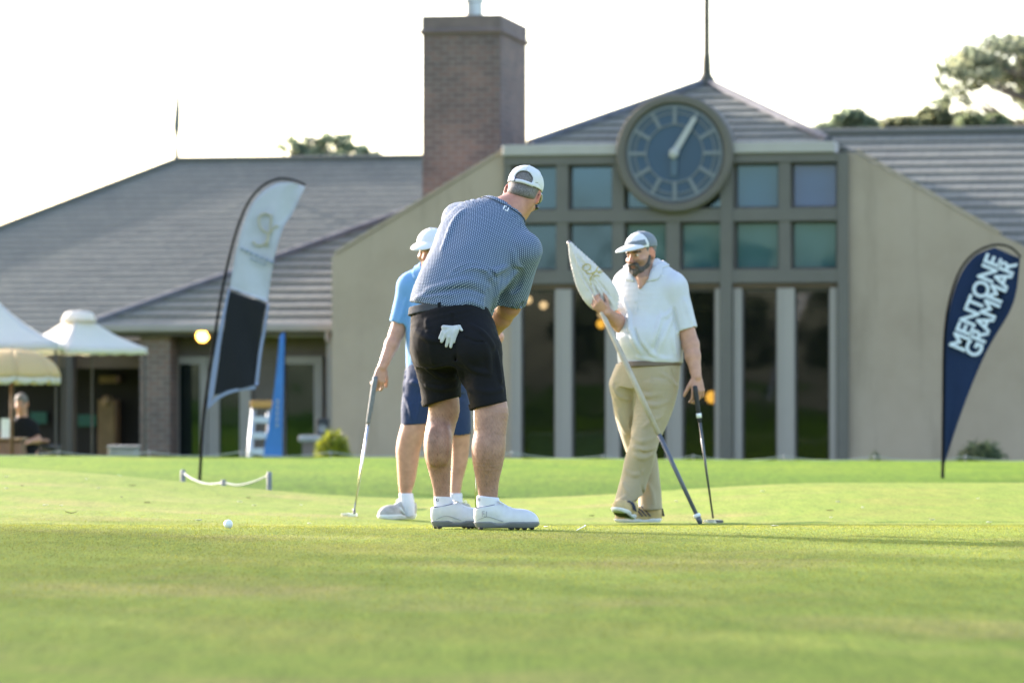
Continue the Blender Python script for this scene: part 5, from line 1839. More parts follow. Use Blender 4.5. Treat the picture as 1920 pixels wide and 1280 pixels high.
# shirt
f = Field((Fp(1130, 0).x, FY - .38, Fp(0, 700).z), (Fp(1325, 0).x, FY + .38, Fp(0, 478).z), .0058)
sp6 = [Fp(1220, 694), Fp(1219, 660), Fp(1216, 612), Fp(1213, 566), Fp(1212, 530), Fp(1212, 509), Fp(1212, 494)]
f.loft([(sp6[0], rt, .200, .150), (sp6[1], rt, .206, .160), (sp6[2], rt, .203, .160), (sp6[3], rt, .200, .145), (sp6[4], rt, .188, .125), (sp6[5], rt, .140, .10), (sp6[6], rt, .075, .070)], .02, kin=.002)
f.ell(Fp(1214, 632, -.08), AX, (.16, .12, .13), .06)
sL, eL, wL_ = Fp(1266, 540, -.07), Fp(1295, 646, -.10), Fp(1306, 706, -.16)
sR, eR, wR_ = Fp(1172, 534, .08), Fp(1166, 610, -.04), Fp(1139, 586, -.20)
f.ell(sL, AX, (.070, .078, .068), .06); f.ell(sR, AX, (.066, .075, .066), .05)
f.cone(Fp(1228, 503, 0), Fp(1262, 527, -.05), .050, .055, .05); f.cone(Fp(1196, 503, .03), Fp(1176, 522, .07), .048, .055, .05)
sleeve(f, sL, eL, .74, .074, .068, .060); sleeve(f, sR, eR, .70, .068, .066, .058)
f.plane(Fp(1220, 681), Vector((0.02, .0, -1)), .006)
# V neck
f.cone(Fp(1213, 500, .0), Fp(1213, 470, .0), .056, .062, .01, '-')
f.chain([Fp(1209, 500, -.075), Fp(1205, 520, -.115), Fp(1200, 538, -.150)], [.050, .036, .014], .004, '-')
f.wob(.0032, 15, 13); f.wob(.0014, 45, 14)
for pts, r in (([(1262, 590), (1252, 612), (1240, 640), (1232, 668)], .010), ([(1240, 585), (1232, 620), (1215, 655)], .010), ([(1205, 640), (1222, 662), (1245, 672)], .009), ([(1262, 610), (1262, 640), (1266, 665)], .009), ([(1180, 600), (1188, 635), (1205, 665)], .009), ([(1265, 575), (1255, 588), (1242, 596)], .008), ([(1170, 560), (1180, 590), (1180, 620)], .008), ([(1195, 668), (1225, 674), (1255, 672)], .007), ([(1283, 560), (1290, 585), (1296, 605)], .007)):
    f.ridge(pts, r*1.35, .5, .016)
for pts, r in (([(1263, 575), (1266, 600), (1271, 622)], .008), ([(1247, 592), (1238, 622), (1226, 655)], .006), ([(1190, 615), (1200, 645), (1214, 662)], .005)):
    f.ridge(pts, r, .25, .012, '-')
# body
b = Field(lo6, hi6, .0052)
hc6 = Fp(1202, 474, -.06)
hf6 = frame(Vector((-.64, -.74, -.20)), Vector((-.10, -.05, 1)))
HL6 = add_head(b, hc6, hf6, 1.0, Fp(1214, 513, .025), .060, jaw=1.1)
b.chain([sp6[0], sp6[2], sp6[4]], [.12, .12, .11], .05)
b.ell(Fp(1207, 534, -.025), AX, (.085, .075, .06), .04)
b.chain([Fp(1209, 500, -.065), Fp(1205, 520, -.105), Fp(1200, 538, -.135)], [.046, .034, .012], .02)
b.cone(sp6[4], sL, .07, .056, .04); b.cone(sp6[4], sR, .07, .056, .04)
b.chain([sL, eL], [.056, .050], .02); b.chain([eL, eL.lerp(wL_, .35), wL_], [.050, .046, .031], .02)
b.chain([sR, eR], [.056, .048], .02); b.chain([eR, eR.lerp(wR_, .35), wR_], [.048, .044, .031], .02)
# flagstick and putter lines
stk0, stk1 = P(1068, 457, FY - .14), P(1314, 988, 0)
by = 23.7
stk1 = P(1314, 988, by); stk1.z = grz(stk1.x, by) + .004
sdir = (stk1 - stk0).normalized()
put0 = Fp(1303, 724, -.20); put1 = P(1337, 980, FY - .12); put1.z = grz(put1.x, put1.y) + .02
pdir = (put1 - put0).normalized()
def on_stick(py):
    t = (py - 457) / (988 - 457)
    return stk0.lerp(stk1, t)
gh = on_stick(566)
add_hand(b, wR_, Vector((gh.x - .035, gh.y - .045, gh.z + .012)) - wR_, Vector((.30, .9, .15)), Vector((.25, 0, 1)), (1.0, 1.15, .8), thumb=(.6, .5, .5), thumb_curl=.7)
add_hand(b, wL_, Vector((.10, -.15, -1)), Vector((-.35, .85, -.15)), Vector((-1, -.2, 0)), (.45, .75, .55), thumb=(.75, .5, .35), thumb_curl=.3, s=1.06)
# legs inside the trousers, ankles
b.chain([Fp(1215, 700), Fp(1226, 740, -.03), Fp(1208, 830, -.10), Fp(1186, 930, -.10)], [.12, .07, .05, .038], .04)
b.chain([Fp(1205, 700), Fp(1178, 745, .05), Fp(1195, 830, .10), Fp(1221, 945, .11)], [.12, .07, .05, .038], .04)
def cols6(v):
    return face_cols(v, hc6, hf6, SKIN_PALE, 1.0, beard=True)
man = skin_obj(b, fb, cols6)
tag(man, 'bearded man in white polo and khaki trousers holding the flagstick', 'person', 'golfers on the green')
shirt6 = cloth_obj(f, 'polo_shirt', 'cloth_white', man, None, 36)
collar(f, Fp(1212, 503, -.01), rt, ft, Vector((-.10, -.12, 1)).normalized(), (.034, .016, -.010), (.000, -.014, -.100), (.061, .064, .070), (.078, .088, .108), 'collar', 'cloth_white', shirt6, gap=38, gap_b=14, tip=.0)
mb = MB()
for (px, py) in ((1197, 549), (1192, 566), (1188, 583)):
    h_ = f.hit(px, py)
    if h_ is not None: mb.lathe(h_ + Vector((0, -.003, 0)), (-.3, -1, 0), [(.0055, 0), (.0055, .002), (.003, .003)], 10)
hs = [f.hit(px, py) for px, py in ((1203, 540), (1198, 560), (1193, 590), (1186, 596), (1188, 570), (1194, 543))]
if all(h_ is not None for h_ in hs): mb.tube([h_ + Vector((0, .001, 0)) for h_ in hs], .0025, 5)
mb.build('placket', M('cloth_white'), shirt6)
# beard, moustache, hair, cap
bf_ = Field(npv(hc6) - .2, npv(hc6) + .2, .004)
bf_.ell(HL6(0, .064, -.100), hf6, (.046, .039, .037), 0)
bf_.ell(HL6(0, .098, -.054), hf6, (.031, .013, .009), .010)
for k in (-1, 1):
    bf_.cone(HL6(.028*k, .094, -.058), HL6(.030*k, .082, -.09), .012, .014, .012)
    bf_.chain([HL6(.034*k, .066, -.095), HL6(.056*k, .03, -.070), HL6(.070*k, .010, -.025)], [.021, .017, .011], .014)
bf_.ell(HL6(0, .108, -.069), hf6, (.019, .014, .0065), .004, '-')
bf_.wob(.0016, 150, 5)
v, q_ = bf_.mesh(1)
mesh_obj('beard', v, q_, M('beard_dark'), man, True)
hr_ = Field(npv(hc6) - .2, npv(hc6) + .2, .0045)
hr_.ell(HL6(0, -.016, .030), hf6, (.0795, .100, .0945), 0)
hr_.plane(HL6(0, .030, 0), hf6[1], .006); hr_.plane(HL6(0, 0, -.035), (-hf6[2] + hf6[1]*.5).normalized(), .006)
for k in (-1, 1): hr_.ell(HL6(.08*k, -.008, -.012), hf6, (.03, .027, .042), .006, '-')
cloth_obj(hr_, 'hair', 'hair_grey', man)
full_cap(hc6, hf6, 1.02, .0045, man, 'cloth_cap_white', 'cloth_grey_mesh', tilt=.10)

# trousers
g = Field((Fp(1125, 0).x, FY - .42, fb.z - .01), (Fp(1305, 0).x, FY + .38, Fp(0, 662).z), .0058)
g.loft([(Fp(1218, 672), rt, .192, .150), (Fp(1214, 700), rt, .205, .160), (Fp(1208, 728), rt, .198, .155)], .03, kin=.002)
g.ell(Fp(1163, 722, .06), AX, (.060, .10, .09), .05)
def tleg(rows, cp, cn):
    secs = []
    for (px, py, hw, dy, k) in rows:
        secs.append((Fp(px, py, dy), Vector((1, 0, .0)), hw*FS, hw*FS*k))
    leg_tube(g, secs, cp, cn, .020)
tleg([(1229, 722, 43, -.02, 1.15), (1227, 750, 39, -.03, 1.15), (1220, 785, 33, -.06, 1.15), (1211, 815, 28, -.09, 1.15), (1206, 838, 26, -.11, 1.15), (1198, 865, 27, -.10, 1.1), (1190, 895, 25, -.09, 1.1), (1182, 925, 25, -.10, 1.2), (1173, 960, 25, -.11, 1.3), (1170, 985, 25, -.11, 1.3)], Fp(1170, 945, -.1), Vector((.55, .1, -1)).normalized())
tleg([(1176, 722, 34, .06, 1.2), (1174, 750, 27, .08, 1.3), (1180, 785, 25, .09, 1.3), (1192, 825, 25, .11, 1.2), (1205, 855, 26, .12, 1.2), (1213, 890, 23, .12, 1.2), (1218, 925, 22, .12, 1.2), (1220, 965, 22, .11, 1.3)], Fp(1220, 955, .12), Vector((.05, 0, -1)).normalized())
g.plane(Fp(1218, 680), Vector((-.03, 0, 1)), .004)
g.wob(.0035, 14, 23); g.wob(.0015, 40, 24)
for pts, r in (([(1196, 735), (1215, 742), (1240, 738)], .010), ([(1200, 750), (1225, 760), (1252, 752)], .010), ([(1150, 720), (1160, 740), (1180, 748)], .010), ([(1188, 838), (1206, 844), (1228, 838)], .012), ([(1190, 852), (1205, 858), (1224, 850)], .010), ([(1186, 820), (1205, 828), (1230, 818)], .009), ([(1172, 880), (1190, 890), (1208, 880)], .009), ([(1168, 905), (1178, 925), (1180, 945)], .009), ([(1208, 800), (1222, 790), (1240, 780)], .008), ([(1215, 905), (1222, 925), (1226, 945)], .008), ([(1160, 770), (1168, 795), (1178, 815)], .008), ([(1240, 700), (1256, 712), (1266, 722)], .008), ([(1175, 930), (1165, 938), (1156, 942)], .008)):
    g.ridge(pts, r*1.25, .5, .016)
for pts, r in (([(1191, 722), (1189, 760), (1184, 800), (1183, 825)], .009), ([(1196, 845), (1210, 850), (1222, 846)], .006), ([(1200, 880), (1205, 915), (1204, 950)], .008)):
    g.ridge(pts, r, .3, .012, '-')
g.ridge([(1257, 690), (1263, 705), (1268, 722)], .004, .15, .006, '-')
trous = cloth_obj(g, 'trousers', 'cloth_khaki', man, None, 24)
bf = Field((Fp(1130, 0).x, FY - .3, Fp(0, 700).z), (Fp(1310, 0).x, FY + .3, Fp(0, 660).z), .005)
bf.loft([(Fp(1219, 695), rt, .199, .156), (Fp(1218, 665), rt, .196, .153)], 0)
bf.ell(Fp(1212, 690, -.07), AX, (.13, .098, .06), .05)
bf.plane(Fp(1218, 676.5), Vector((-.03, 0, 1)), .003); bf.plane(Fp(1218, 687), Vector((.03, 0, -1)), .003)
cloth_obj(bf, 'belt', 'belt_brown', man)
# shoes: rear foot flat and pointing left, front foot crossed over with the toe up
hz = grz(Fp(1240, 0).x, FY + .14)
sh1, Qa = shoe(man, (Fp(1242, 0).x, FY + .12, hz + .002), (-.95, -.30, 0), L=.30, W=.050, upper='shoe_tan', sole='sole_white', open_h=.085, sole_h=.027, zs=1.1)
sh2, Qb = shoe(man, (Fp(1185, 0).x, FY - .07, grz(Fp(1185, 0).x, FY - .07) + .022), (-.34, -.86, .20), L=.29, W=.050, upper='shoe_tan', sole='sole_white', open_h=.088, sole_h=.027, zs=1.1, up=Vector((.15, .2, 1)))
mb = MB()
mb.prism([Qb(-.040, .13, -.001), Qb(-.046, .20, .001), Qb(-.034, .262, .012), Qb(0, .285, .018), Qb(.034, .262, .012), Qb(.046, .20, .001), Qb(.040, .13, -.001)], (0, 0, -.004)); mb.build('outsole', M('black_rubber'), sh2)
for Q_, s_ in ((Qa, sh1), (Qb, sh2)):
    mb = MB()
    for i in range(3):
        y = .12 + i*.026
        mb.tube(chain_spline([Q_(-.050 - .002*i, y - .03, .040), Q_(-.044, y, .072), Q_(-.022, y + .02, .094 - i*.008)], 4), .004, 6)
        mb.tube(chain_spline([Q_(.050 + .002*i, y - .03, .040), Q_(.044, y, .072), Q_(.022, y + .02, .094 - i*.008)], 4), .004, 6)
    mb.build('side_stripes', M('logo_navy'), s_, True)
mb = MB()
h_ = Qa(0, -.004, .05)
mb.prism([Qa(-.030, -.005, .038), Qa(.030, -.005, .038), Qa(.026, .004, .082), Qa(-.026, .004, .082)], (.004, 0, 0)); mb.build('heel_tab', M('logo_navy'), sh1)

# flagstick: shaft, wrapped pennant, ferrule
fs = thing('flagstick', (stk1.x, stk1.y, grz(stk1.x, stk1.y)), 'golf flagstick with rolled cream flag leaning from the hand of the bearded man', 'flagstick')
mat('stick_dark', (0.085, 0.095, 0.12), 0.4, 0.1, 20)
mat('stick_beige', (0.42, 0.36, 0.29), 0.6, 0.15, 12)
mat('ferrule_white', (0.75, 0.75, 0.72), 0.4, 0.0)
mat('flag_gold', (0.44, 0.36, 0.13), 0.6, 0.1, 30)
sm = on_stick(820)
mb = MB(); mb.tube([sm, on_stick(970)], [.0145, .0125], 12); mb.build('lower_shaft', M('stick_dark'), fs, True)
mb = MB(); mb.tube([on_stick(457), on_stick(700), sm], [.011, .019, .016], 12); mb.build('upper_shaft', M('stick_beige'), fs, True)
mb = MB(); mb.tube([on_stick(970), on_stick(971), on_stick(975), on_stick(976)], [.019, .022, .022, .019], 12); mb.build('ferrule_ring', M('ferrule_white'), fs, True)
mb = MB(); mb.tube([on_stick(976), on_stick(980), on_stick(988)], [.0165, .018, .014], 12); mb.build('ferrule', M('stick_dark'), fs, True)
mb = MB(); mb.lathe(stk0, -sdir, [(.014, -.012), (.016, 0), (.012, .014), (.004, .020)], 12); mb.build('finial', M('steel_dark'), fs, True)
# rolled flag: outline of the cloth bundle with soft folds
ff = Field(npv(P(1050, 600, FY - .42)) , npv(P(1185, 445, FY + .05)), .0036)
lo_ = ff.lo
fy = FY - .16
def Sx(px, py, d=0.0): return P(px, py, fy + d)
ff.loft([(Sx(1071, 461), Vector((.8, 0, .55)).normalized(), .014, .012), (Sx(1082, 483), Vector((.85, 0, .5)).normalized(), .045, .018), (Sx(1095, 505, -.005), Vector((.87, 0, .48)).normalized(), .072, .024), (Sx(1109, 528, -.01), Vector((.88, 0, .46)).normalized(), .094, .028), (Sx(1124, 549, -.01), Vector((.9, 0, .42)).normalized(), .102, .030), (Sx(1138, 566, 0), Vector((.92, 0, .38)).normalized(), .082, .026), (Sx(1147, 580, 0), Vector((.95, 0, .3)).normalized(), .035, .018)], 0, kin=.002)
ff.wob(.0035, 22, 31); ff.wob(.0015, 60, 32)
for pts, r in (([(1074, 470), (1095, 510), (1120, 555)], .010), ([(1085, 475), (1115, 520), (1145, 560)], .009), ([(1118, 540), (1135, 552), (1150, 572)], .010), ([(1080, 485), (1092, 520), (1105, 545)], .008)):
    ff.ridge(pts, r, .45, .012)
for pts in ([(1080, 478), (1104, 518), (1128, 560)], [(1092, 490), (1118, 522), (1144, 556)], [(1084, 500), (1098, 528), (1112, 548)], [(1112, 525), (1128, 545), (1138, 572)]):
    ff.ridge(pts, .0075, .15, .006, '-')
flag = cloth_obj(ff, 'flag', 'flag_cream', fs, None, 24)
mb = MB()
for st in ([(1094, 497), (1093, 505), (1099, 508), (1107, 503), (1106, 497), (1099, 495), (1094, 499)], [(1098, 511), (1108, 513), (1119, 508), (1127, 512), (1133, 511)], [(1121, 500), (1117, 508), (1110, 517), (1106, 526), (1109, 534)], [(1112, 520), (1118, 516), (1124, 518)], [(1127, 506), (1122, 512), (1130, 509)]):
    w = [ff.hit(*p) for p in st]
    w = [x + Vector((0, -.001, 0)) for x in w if x is not None]
    if len(w) > 1: mb.tube(chain_spline(w, 4), .0042, 6)
mb.build('emblem', M('flag_gold'), flag, True)

def make_putter(top, hd, label, grip_len, shaft_m, grip_m, band=True, group='putters', mallet=True, grip_r=.0145):
    d = (hd - top).normalized()
    t = thing('putter', (hd.x, hd.y, grz(hd.x, hd.y)), label, 'putter', group)
    gm = top + d*grip_len
    mb = MB(); mb.tube([top - d*.004, top, top + d*.03, gm - d*.01, gm], [grip_r*.6, grip_r, grip_r*1.1, grip_r*.95, grip_r*.8], 12); mb.build('grip', M(grip_m), t, True)
    if band:
        mb = MB(); mb.tube([gm, gm + d*.028], [grip_r*1.12, grip_r*1.12], 12); mb.build('grip_band', M('ferrule_white'), t, True)
        mb = MB(); mb.tube([gm + d*.028, gm + d*.055], [grip_r, grip_r*.75], 12); mb.build('grip_collar', M('grip_black'), t, True)
        gm = gm + d*.05
    mb = MB(); mb.tube([gm, gm.lerp(hd, .5), hd + Vector((0, 0, .012))], [.0088, .0075, .0058], 10); mb.build('shaft', M(shaft_m), t, True)
    return t, d
pt6, _ = make_putter(put0, put1, 'dark shafted mallet putter under the left hand of the bearded man', .165, 'steel_dark', 'grip_black')
hz = grz(put1.x, put1.y)
mb = MB()
out = [(math.cos(a)*.062, math.sin(a)*.045) for a in [i*math.pi/10 for i in range(20)]]
mb.prism([Vector((put1.x + x, put1.y + y, hz + .004)) for x, y in out], (0, 0, .014)); hd6 = mb.build('putter_head', M('steel'), pt6)
mb = MB(); mb.prism([Vector((put1.x + x*.75 + .010, put1.y + y*.75, hz + .0185)) for x, y in out], (0, 0, .003)); mb.box(put1.x + .018, put1.y - .046, hz + .006, put1.x + .060, put1.y - .036, hz + .02); mb.build('putter_crown', M('steel_dark'), hd6)

# ================================================================== golfer in the sky-blue polo, half hidden (left)
LY = 25.0
def Lp(px, py, dy=0.0): return P(px, py, LY + dy)
LS = LY / FPX
lb_ = Lp(790, 970); lb_.z = grz(lb_.x, lb_.y)
rl = Vector((.95, -.30, 0)).normalized()
f = Field((Lp(722, 0).x, LY - .34, Lp(0, 705).z), (Lp(925, 0).x, LY + .34, Lp(0, 485).z), .0062)
sp7 = [Lp(818, 695), Lp(818, 650), Lp(818, 600), Lp(818, 560), Lp(817, 528), Lp(816, 510), Lp(815, 496)]
f.loft([(sp7[0], rl, .195, .15), (sp7[1], rl, .198, .152), (sp7[2], rl, .198, .150), (sp7[3], rl, .200, .14), (sp7[4], rl, .188, .12), (sp7[5], rl, .13, .095), (sp7[6], rl, .07, .068)], .02, kin=.002)
s1, e1_, w1_ = Lp(766, 537, .04), Lp(744, 624, .02), Lp(717, 688, -.06)
s2, e2_, w2_ = Lp(868, 537, -.06), Lp(930, 632, .04), Lp(886, 672, -.10)
f.ell(s1, AX, (.068, .075, .068), .06); f.ell(s2, AX, (.068, .075, .068), .06)
f.cone(Lp(802, 508), Lp(772, 525, .02), .048, .052, .05)
sleeve(f, s1, e1_, .80, .070, .062, .054); sleeve(f, s2, e2_, .80, .070, .062, .054)
f.plane(Lp(818, 690), Vector((0, 0, -1)), .006)
collar_c7 = Lp(814, 503, -.01)
f.cone(Lp(813, 498, -.03), Lp(812, 470, -.02), .060, .064, .008, '-')
f.wob(.0035, 15, 43); f.wob(.0014, 45, 44)
for pts, r in (([(762, 560), (755, 585), (748, 605)], .008), ([(770, 600), (775, 640), (772, 675)], .010), ([(775, 570), (790, 600), (800, 640)], .009)):
    f.ridge(pts, r, .5, .015)
b = Field((Lp(680, 0).x, LY - .40, lb_.z - .02), (Lp(950, 0).x, LY + .40, Lp(0, 415).z), .0056)
hc7 = Lp(809, 467, -.05)
hf7 = frame(Vector((-.42, -.86, -.25)), Vector((0, -.05, 1)))
HL7 = add_head(b, hc7, hf7, 1.0, Lp(814, 510, 0), .062)
b.chain([sp7[0], sp7[2], sp7[4]], [.12, .12, .11], .05)
b.cone(sp7[4], s1, .07, .054, .04); b.cone(sp7[4], s2, .07, .054, .04)
b.chain([s1, e1_], [.054, .046], .02); b.chain([e1_, e1_.lerp(w1_, .35), w1_], [.046, .044, .030], .02)
b.chain([s2, e2_], [.054, .046], .02); b.chain([e2_, e2_.lerp(w2_, .35), w2_], [.046, .042, .030], .02)
pa, pb = Lp(704, 706, -.10), Lp(664, 962, -.12)
pb.z = grz(pb.x, pb.y) + .02
add_hand(b, w1_, Vector((-.22, -.18, -1)), Vector((-.35, .9, -.1)), Vector((-1, -.3, 0)) * -1, (.5, .85, .6), s=1.04, thumb=(.8, .5, .3))
add_hand(b, w2_, Vector((-.5, -.3, -.6)), Vector((-.3, .9, 0)), Vector((0, 0, -1)), (.3, .4, .3))
def lleg(rows):
    secs = [(Lp((x0 + x1)/2, py, dy), Vector((1, 0, 0)), (x1 - x0)/2*LS, (x1 - x0)/2*LS*k) for (py, x0, x1, dy, k) in rows]
    b.loft(secs[::-1], .03, kin=.002)
lleg([(715, 765, 812, 0, 1.1), (770, 758, 804, -.02, 1.1), (800, 752, 799, -.04, 1.05), (838, 743, 789, -.02, 1.05), (867, 744, 784, -.01, 1.1), (896, 746, 779, 0, 1.1), (922, 749, 772, .01, 1.2), (950, 756, 772, .0, .7)])
lleg([(715, 825, 872, 0, 1.1), (770, 834, 880, 0, 1.1), (800, 842, 882, 0, 1.05), (838, 846, 880, .02, 1.05), (867, 846, 876, .03, 1.1), (896, 845, 868, .03, 1.1), (922, 844, 864, .03, 1.2), (950, 847, 862, .02, .7)])
b.chain([sp7[0], Lp(790, 712), ], [.13, .09], .05); b.chain([sp7[0], Lp(848, 712)], [.13, .09], .05)
man2 = skin_obj(b, lb_, lambda v: face_cols(v, hc7, hf7, SKIN_PALE))
tag(man2, 'man in sky blue polo and navy shorts partly hidden behind the bending golfer', 'person', 'golfers on the green')
sh7_ = cloth_obj(f, 'polo_shirt', 'cloth_sky', man2, None, 30)
collar(f, collar_c7, rl, Vector((-.30, -.95, 0)), Vector((-.05, -.12, 1)).normalized(), (.058, .044, -.012), (.004, -.010, -.090), (.062, .064, .072), (.080, .090, .103), 'collar', 'cloth_sky', sh7_, gap=20, tip=.03)
g = Field((Lp(735, 0).x, LY - .32, Lp(0, 835).z), (Lp(905, 0).x, LY + .32, Lp(0, 668).z), .006)
g.loft([(Lp(818, 678), rl, .188, .148), (Lp(818, 705), rl, .200, .160), (Lp(818, 730), rl, .205, .160)], .03, kin=.002)
def sleg(rows, cp, cn):
    secs = [(Lp((x0 + x1)/2, py, dy), Vector((1, 0, 0)), (x1 - x0)/2*LS, (x1 - x0)/2*LS*k) for (py, x0, x1, dy, k) in rows]
    leg_tube(g, secs, cp, cn, .025, .078)
sleg([(725, 757, 822, 0, 1.1), (760, 753, 812, -.02, 1.1), (790, 752, 806, -.035, 1.1), (815, 752, 805, -.04, 1.1)], Lp(778, 796, -.035), Vector((0.03, 0, -1)))
sleg([(725, 818, 880, 0, 1.1), (760, 828, 882, 0, 1.1), (800, 836, 883, 0, 1.1), (830, 838, 883, .01, 1.1)], Lp(860, 815), Vector((0.03, 0, -1)))
g.plane(Lp(818, 682), Vector((0, 0, 1)), .004)
g.wob(.004, 14, 53); g.wob(.0015, 40, 54)
for pts, r in (([(760, 700), (772, 715), (785, 720)], .009), ([(758, 740), (768, 760), (772, 785)], .009), ([(762, 690), (758, 715), (757, 735)], .008), ([(790, 740), (785, 765), (780, 790)], .008)):
    g.ridge(pts, r, .5, .015)
cloth_obj(g, 'shorts', 'cloth_navy', man2)
full_cap(hc7, hf7, 1.02, .005, man2, 'cloth_cap_white', None, tilt=.10)
hr_ = Field(npv(hc7) - .2, npv(hc7) + .2, .005)
hr_.ell(HL7(0, -.016, .030), hf7, (.0795, .100, .0945), 0)
hr_.plane(HL7(0, .020, 0), hf7[1], .006); hr_.plane(HL7(0, 0, -.035), (-hf7[2] + hf7[1]*.5).normalized(), .006)
cloth_obj(hr_, 'hair', 'hair_dark', man2)
for rows, nm in (([(924, 748, 773, .01), (945, 750, 778, .0), (962, 752, 780, .0)], 'sock'), ([(924, 842, 866, .03), (945, 841, 868, .02), (962, 841, 868, .02)], 'sock')):
    s = Field((Lp(730, 0).x, LY - .3, lb_.z - .01), (Lp(890, 0).x, LY + .3, Lp(0, 905).z), .0055)
    secs = [(Lp((x0+x1)/2, py, dy), Vector((1, 0, 0)), (x1-x0)/2*LS*(1.04 if py < 935 else .95 if py < 950 else .80), (x1-x0)/2*LS*(1.2 if py < 935 else 1.0 if py < 950 else .8)) for (py, x0, x1, dy) in rows]
    s.loft(secs[::-1], 0); s.plane(secs[0][0], Vector((0, 0, 1)), .004)
    cloth_obj(s, nm, 'sock_white', man2)
shx, _Q = shoe(man2, (Lp(777, 0).x, LY + .085, grz(Lp(777, 0).x, LY + .08) + .003), (-.68, -.72, 0), L=.31, W=.054, upper='shoe_mesh_grey', sole='sole_white', open_h=.092, sole_h=.032, zs=1.2)
mb = MB()
for (a, c_, e_) in ((.06, .045, .078), (.10, .040, .072), (.14, .036, .064)):
    mb.tube(chain_spline([_Q(-.047, a, .035), _Q(-.046, a + .025, .055), _Q(-.036, a + .03, e_ + .004)], 4), .006, 6)
    mb.tube(chain_spline([_Q(.047, a, .035), _Q(.046, a + .025, .055), _Q(.036, a + .03, e_ + .004)], 4), .006, 6)
mb.build('side_stripes', M('sole_white'), shx, True)
shoe(man2, (Lp(872, 0).x, LY + .09, grz(Lp(872, 0).x, LY + .09) + .003), (-.2, -.97, 0), L=.31, W=.054, upper='shoe_mesh_grey', sole='sole_white', open_h=.092, sole_h=.032, zs=1.2)
pt7, d7 = make_putter(pa, pb, 'silver shafted putter leaning under the hand of the man in sky blue', .30, 'steel', 'grip_grey', band=False, grip_r=.016)
hz = grz(pb.x, pb.y)
mb = MB()
mb.prism([Vector((pb.x - .05 + x*1.0, pb.y + y, hz + .003)) for x, y in [(math.cos(a)*.055 + .02, math.sin(a)*.036) for a in [i*math.pi/9 for i in range(18)]]], (0, 0, .018))
hd7 = mb.build('putter_head', M('steel'), pt7)
mb = MB(); mb.tube([pb + Vector((0, 0, -.01)), pb + Vector((0, 0, .03))], .009, 8); mb.build('hosel', M('steel_dark'), hd7, True)

# ================================================================== turf blades in the focused strip of the green
def blades(n, seed):
    r = np.random.RandomState(seed)
    y = 9.0 + 16 * (.5*r.rand(n) + .5*r.rand(n))
    x = (r.rand(n) - .5) * 2 * (.14 * y)
    z = green_z(x, y)
    h = .0025 + .0045 * r.rand(n)
    w = .0010 + .0012 * r.rand(n)
    a = r.rand(n) * 6.283
    lx, ly = r.normal(size=n) * .004, r.normal(size=n) * .004
    c, s = np.cos(a)*w, np.sin(a)*w
    p0 = np.stack([x - c, y - s, z - .001], 1); p1 = np.stack([x + c, y + s, z - .001], 1); p2 = np.stack([x + lx, y + ly, z + h], 1)
    v = np.stack([p0, p1, p2], 1).reshape(-1, 3)
    f = np.arange(len(v), dtype=np.int32).reshape(-1, 3)
    return v, f
leaf_mat('blade', (0.195, 0.222, 0.040), .55)
v, f = blades(150000, 9)
tag(mesh_obj('grass', v, f, M('blade')), kind='stuff')

# ================================================================== small things lying on the green
mat('ball_white', (0.72, 0.73, 0.75), 0.35, 0.0)
bp = P(428, 981, NY + .25); bp.z = grz(bp.x, bp.y)
mb = MB()
vs, fs = [], []
import bmesh
bm = bmesh.new(); bmesh.ops.create_icosphere(bm, subdivisions=4, radius=.0214)
for vv in bm.verts:
    pass
me = bpy.data.meshes.new('golf_ball'); bm.to_mesh(me); bm.free()
me.polygons.foreach_set("use_smooth", np.ones(len(me.polygons), dtype=bool))
m_, nt_, b_ = new_mat('ball_dimpled')
b_.inputs["Base Color"].default_value = (.72, .73, .75, 1); b_.inputs["Roughness"].default_value = .35
tc_ = nt_.nodes.new("ShaderNodeTexCoord"); vo = nt_.nodes.new("ShaderNodeTexVoronoi"); vo.inputs["Scale"].default_value = 280
nt_.links.new(tc_.outputs['Object'], vo.inputs["Vector"]); _bump(nt_, vo.outputs["Distance"], b_, .5, .001)
me.materials.append(m_)
ball = link(bpy.data.objects.new('golf_ball', me)); ball.location = (bp.x, bp.y, bp.z + .0205)
tag(ball, 'white golf ball resting on the green left of the golfers', 'golf ball')

mat('tee_white', (0.70, 0.71, 0.72), 0.5, 0.0)
ta, tb = P(1081, 998, 17.85), P(1097, 987, 18.55)
ta.z = grz(ta.x, ta.y) + .004; tb.z = grz(tb.x, tb.y) + .012
d = (tb - ta).normalized()
mb = MB(); mb.tube([ta, ta + d*.01, tb - d*.012, tb - d*.002, tb], [.001, .0018, .002, .0042, .0042], 8)
tag(mb.build('golf_tee', M('tee_white'), None, True, base=tuple(ta)), 'white wooden tee lying on the green beside the golf shoes', 'golf tee')

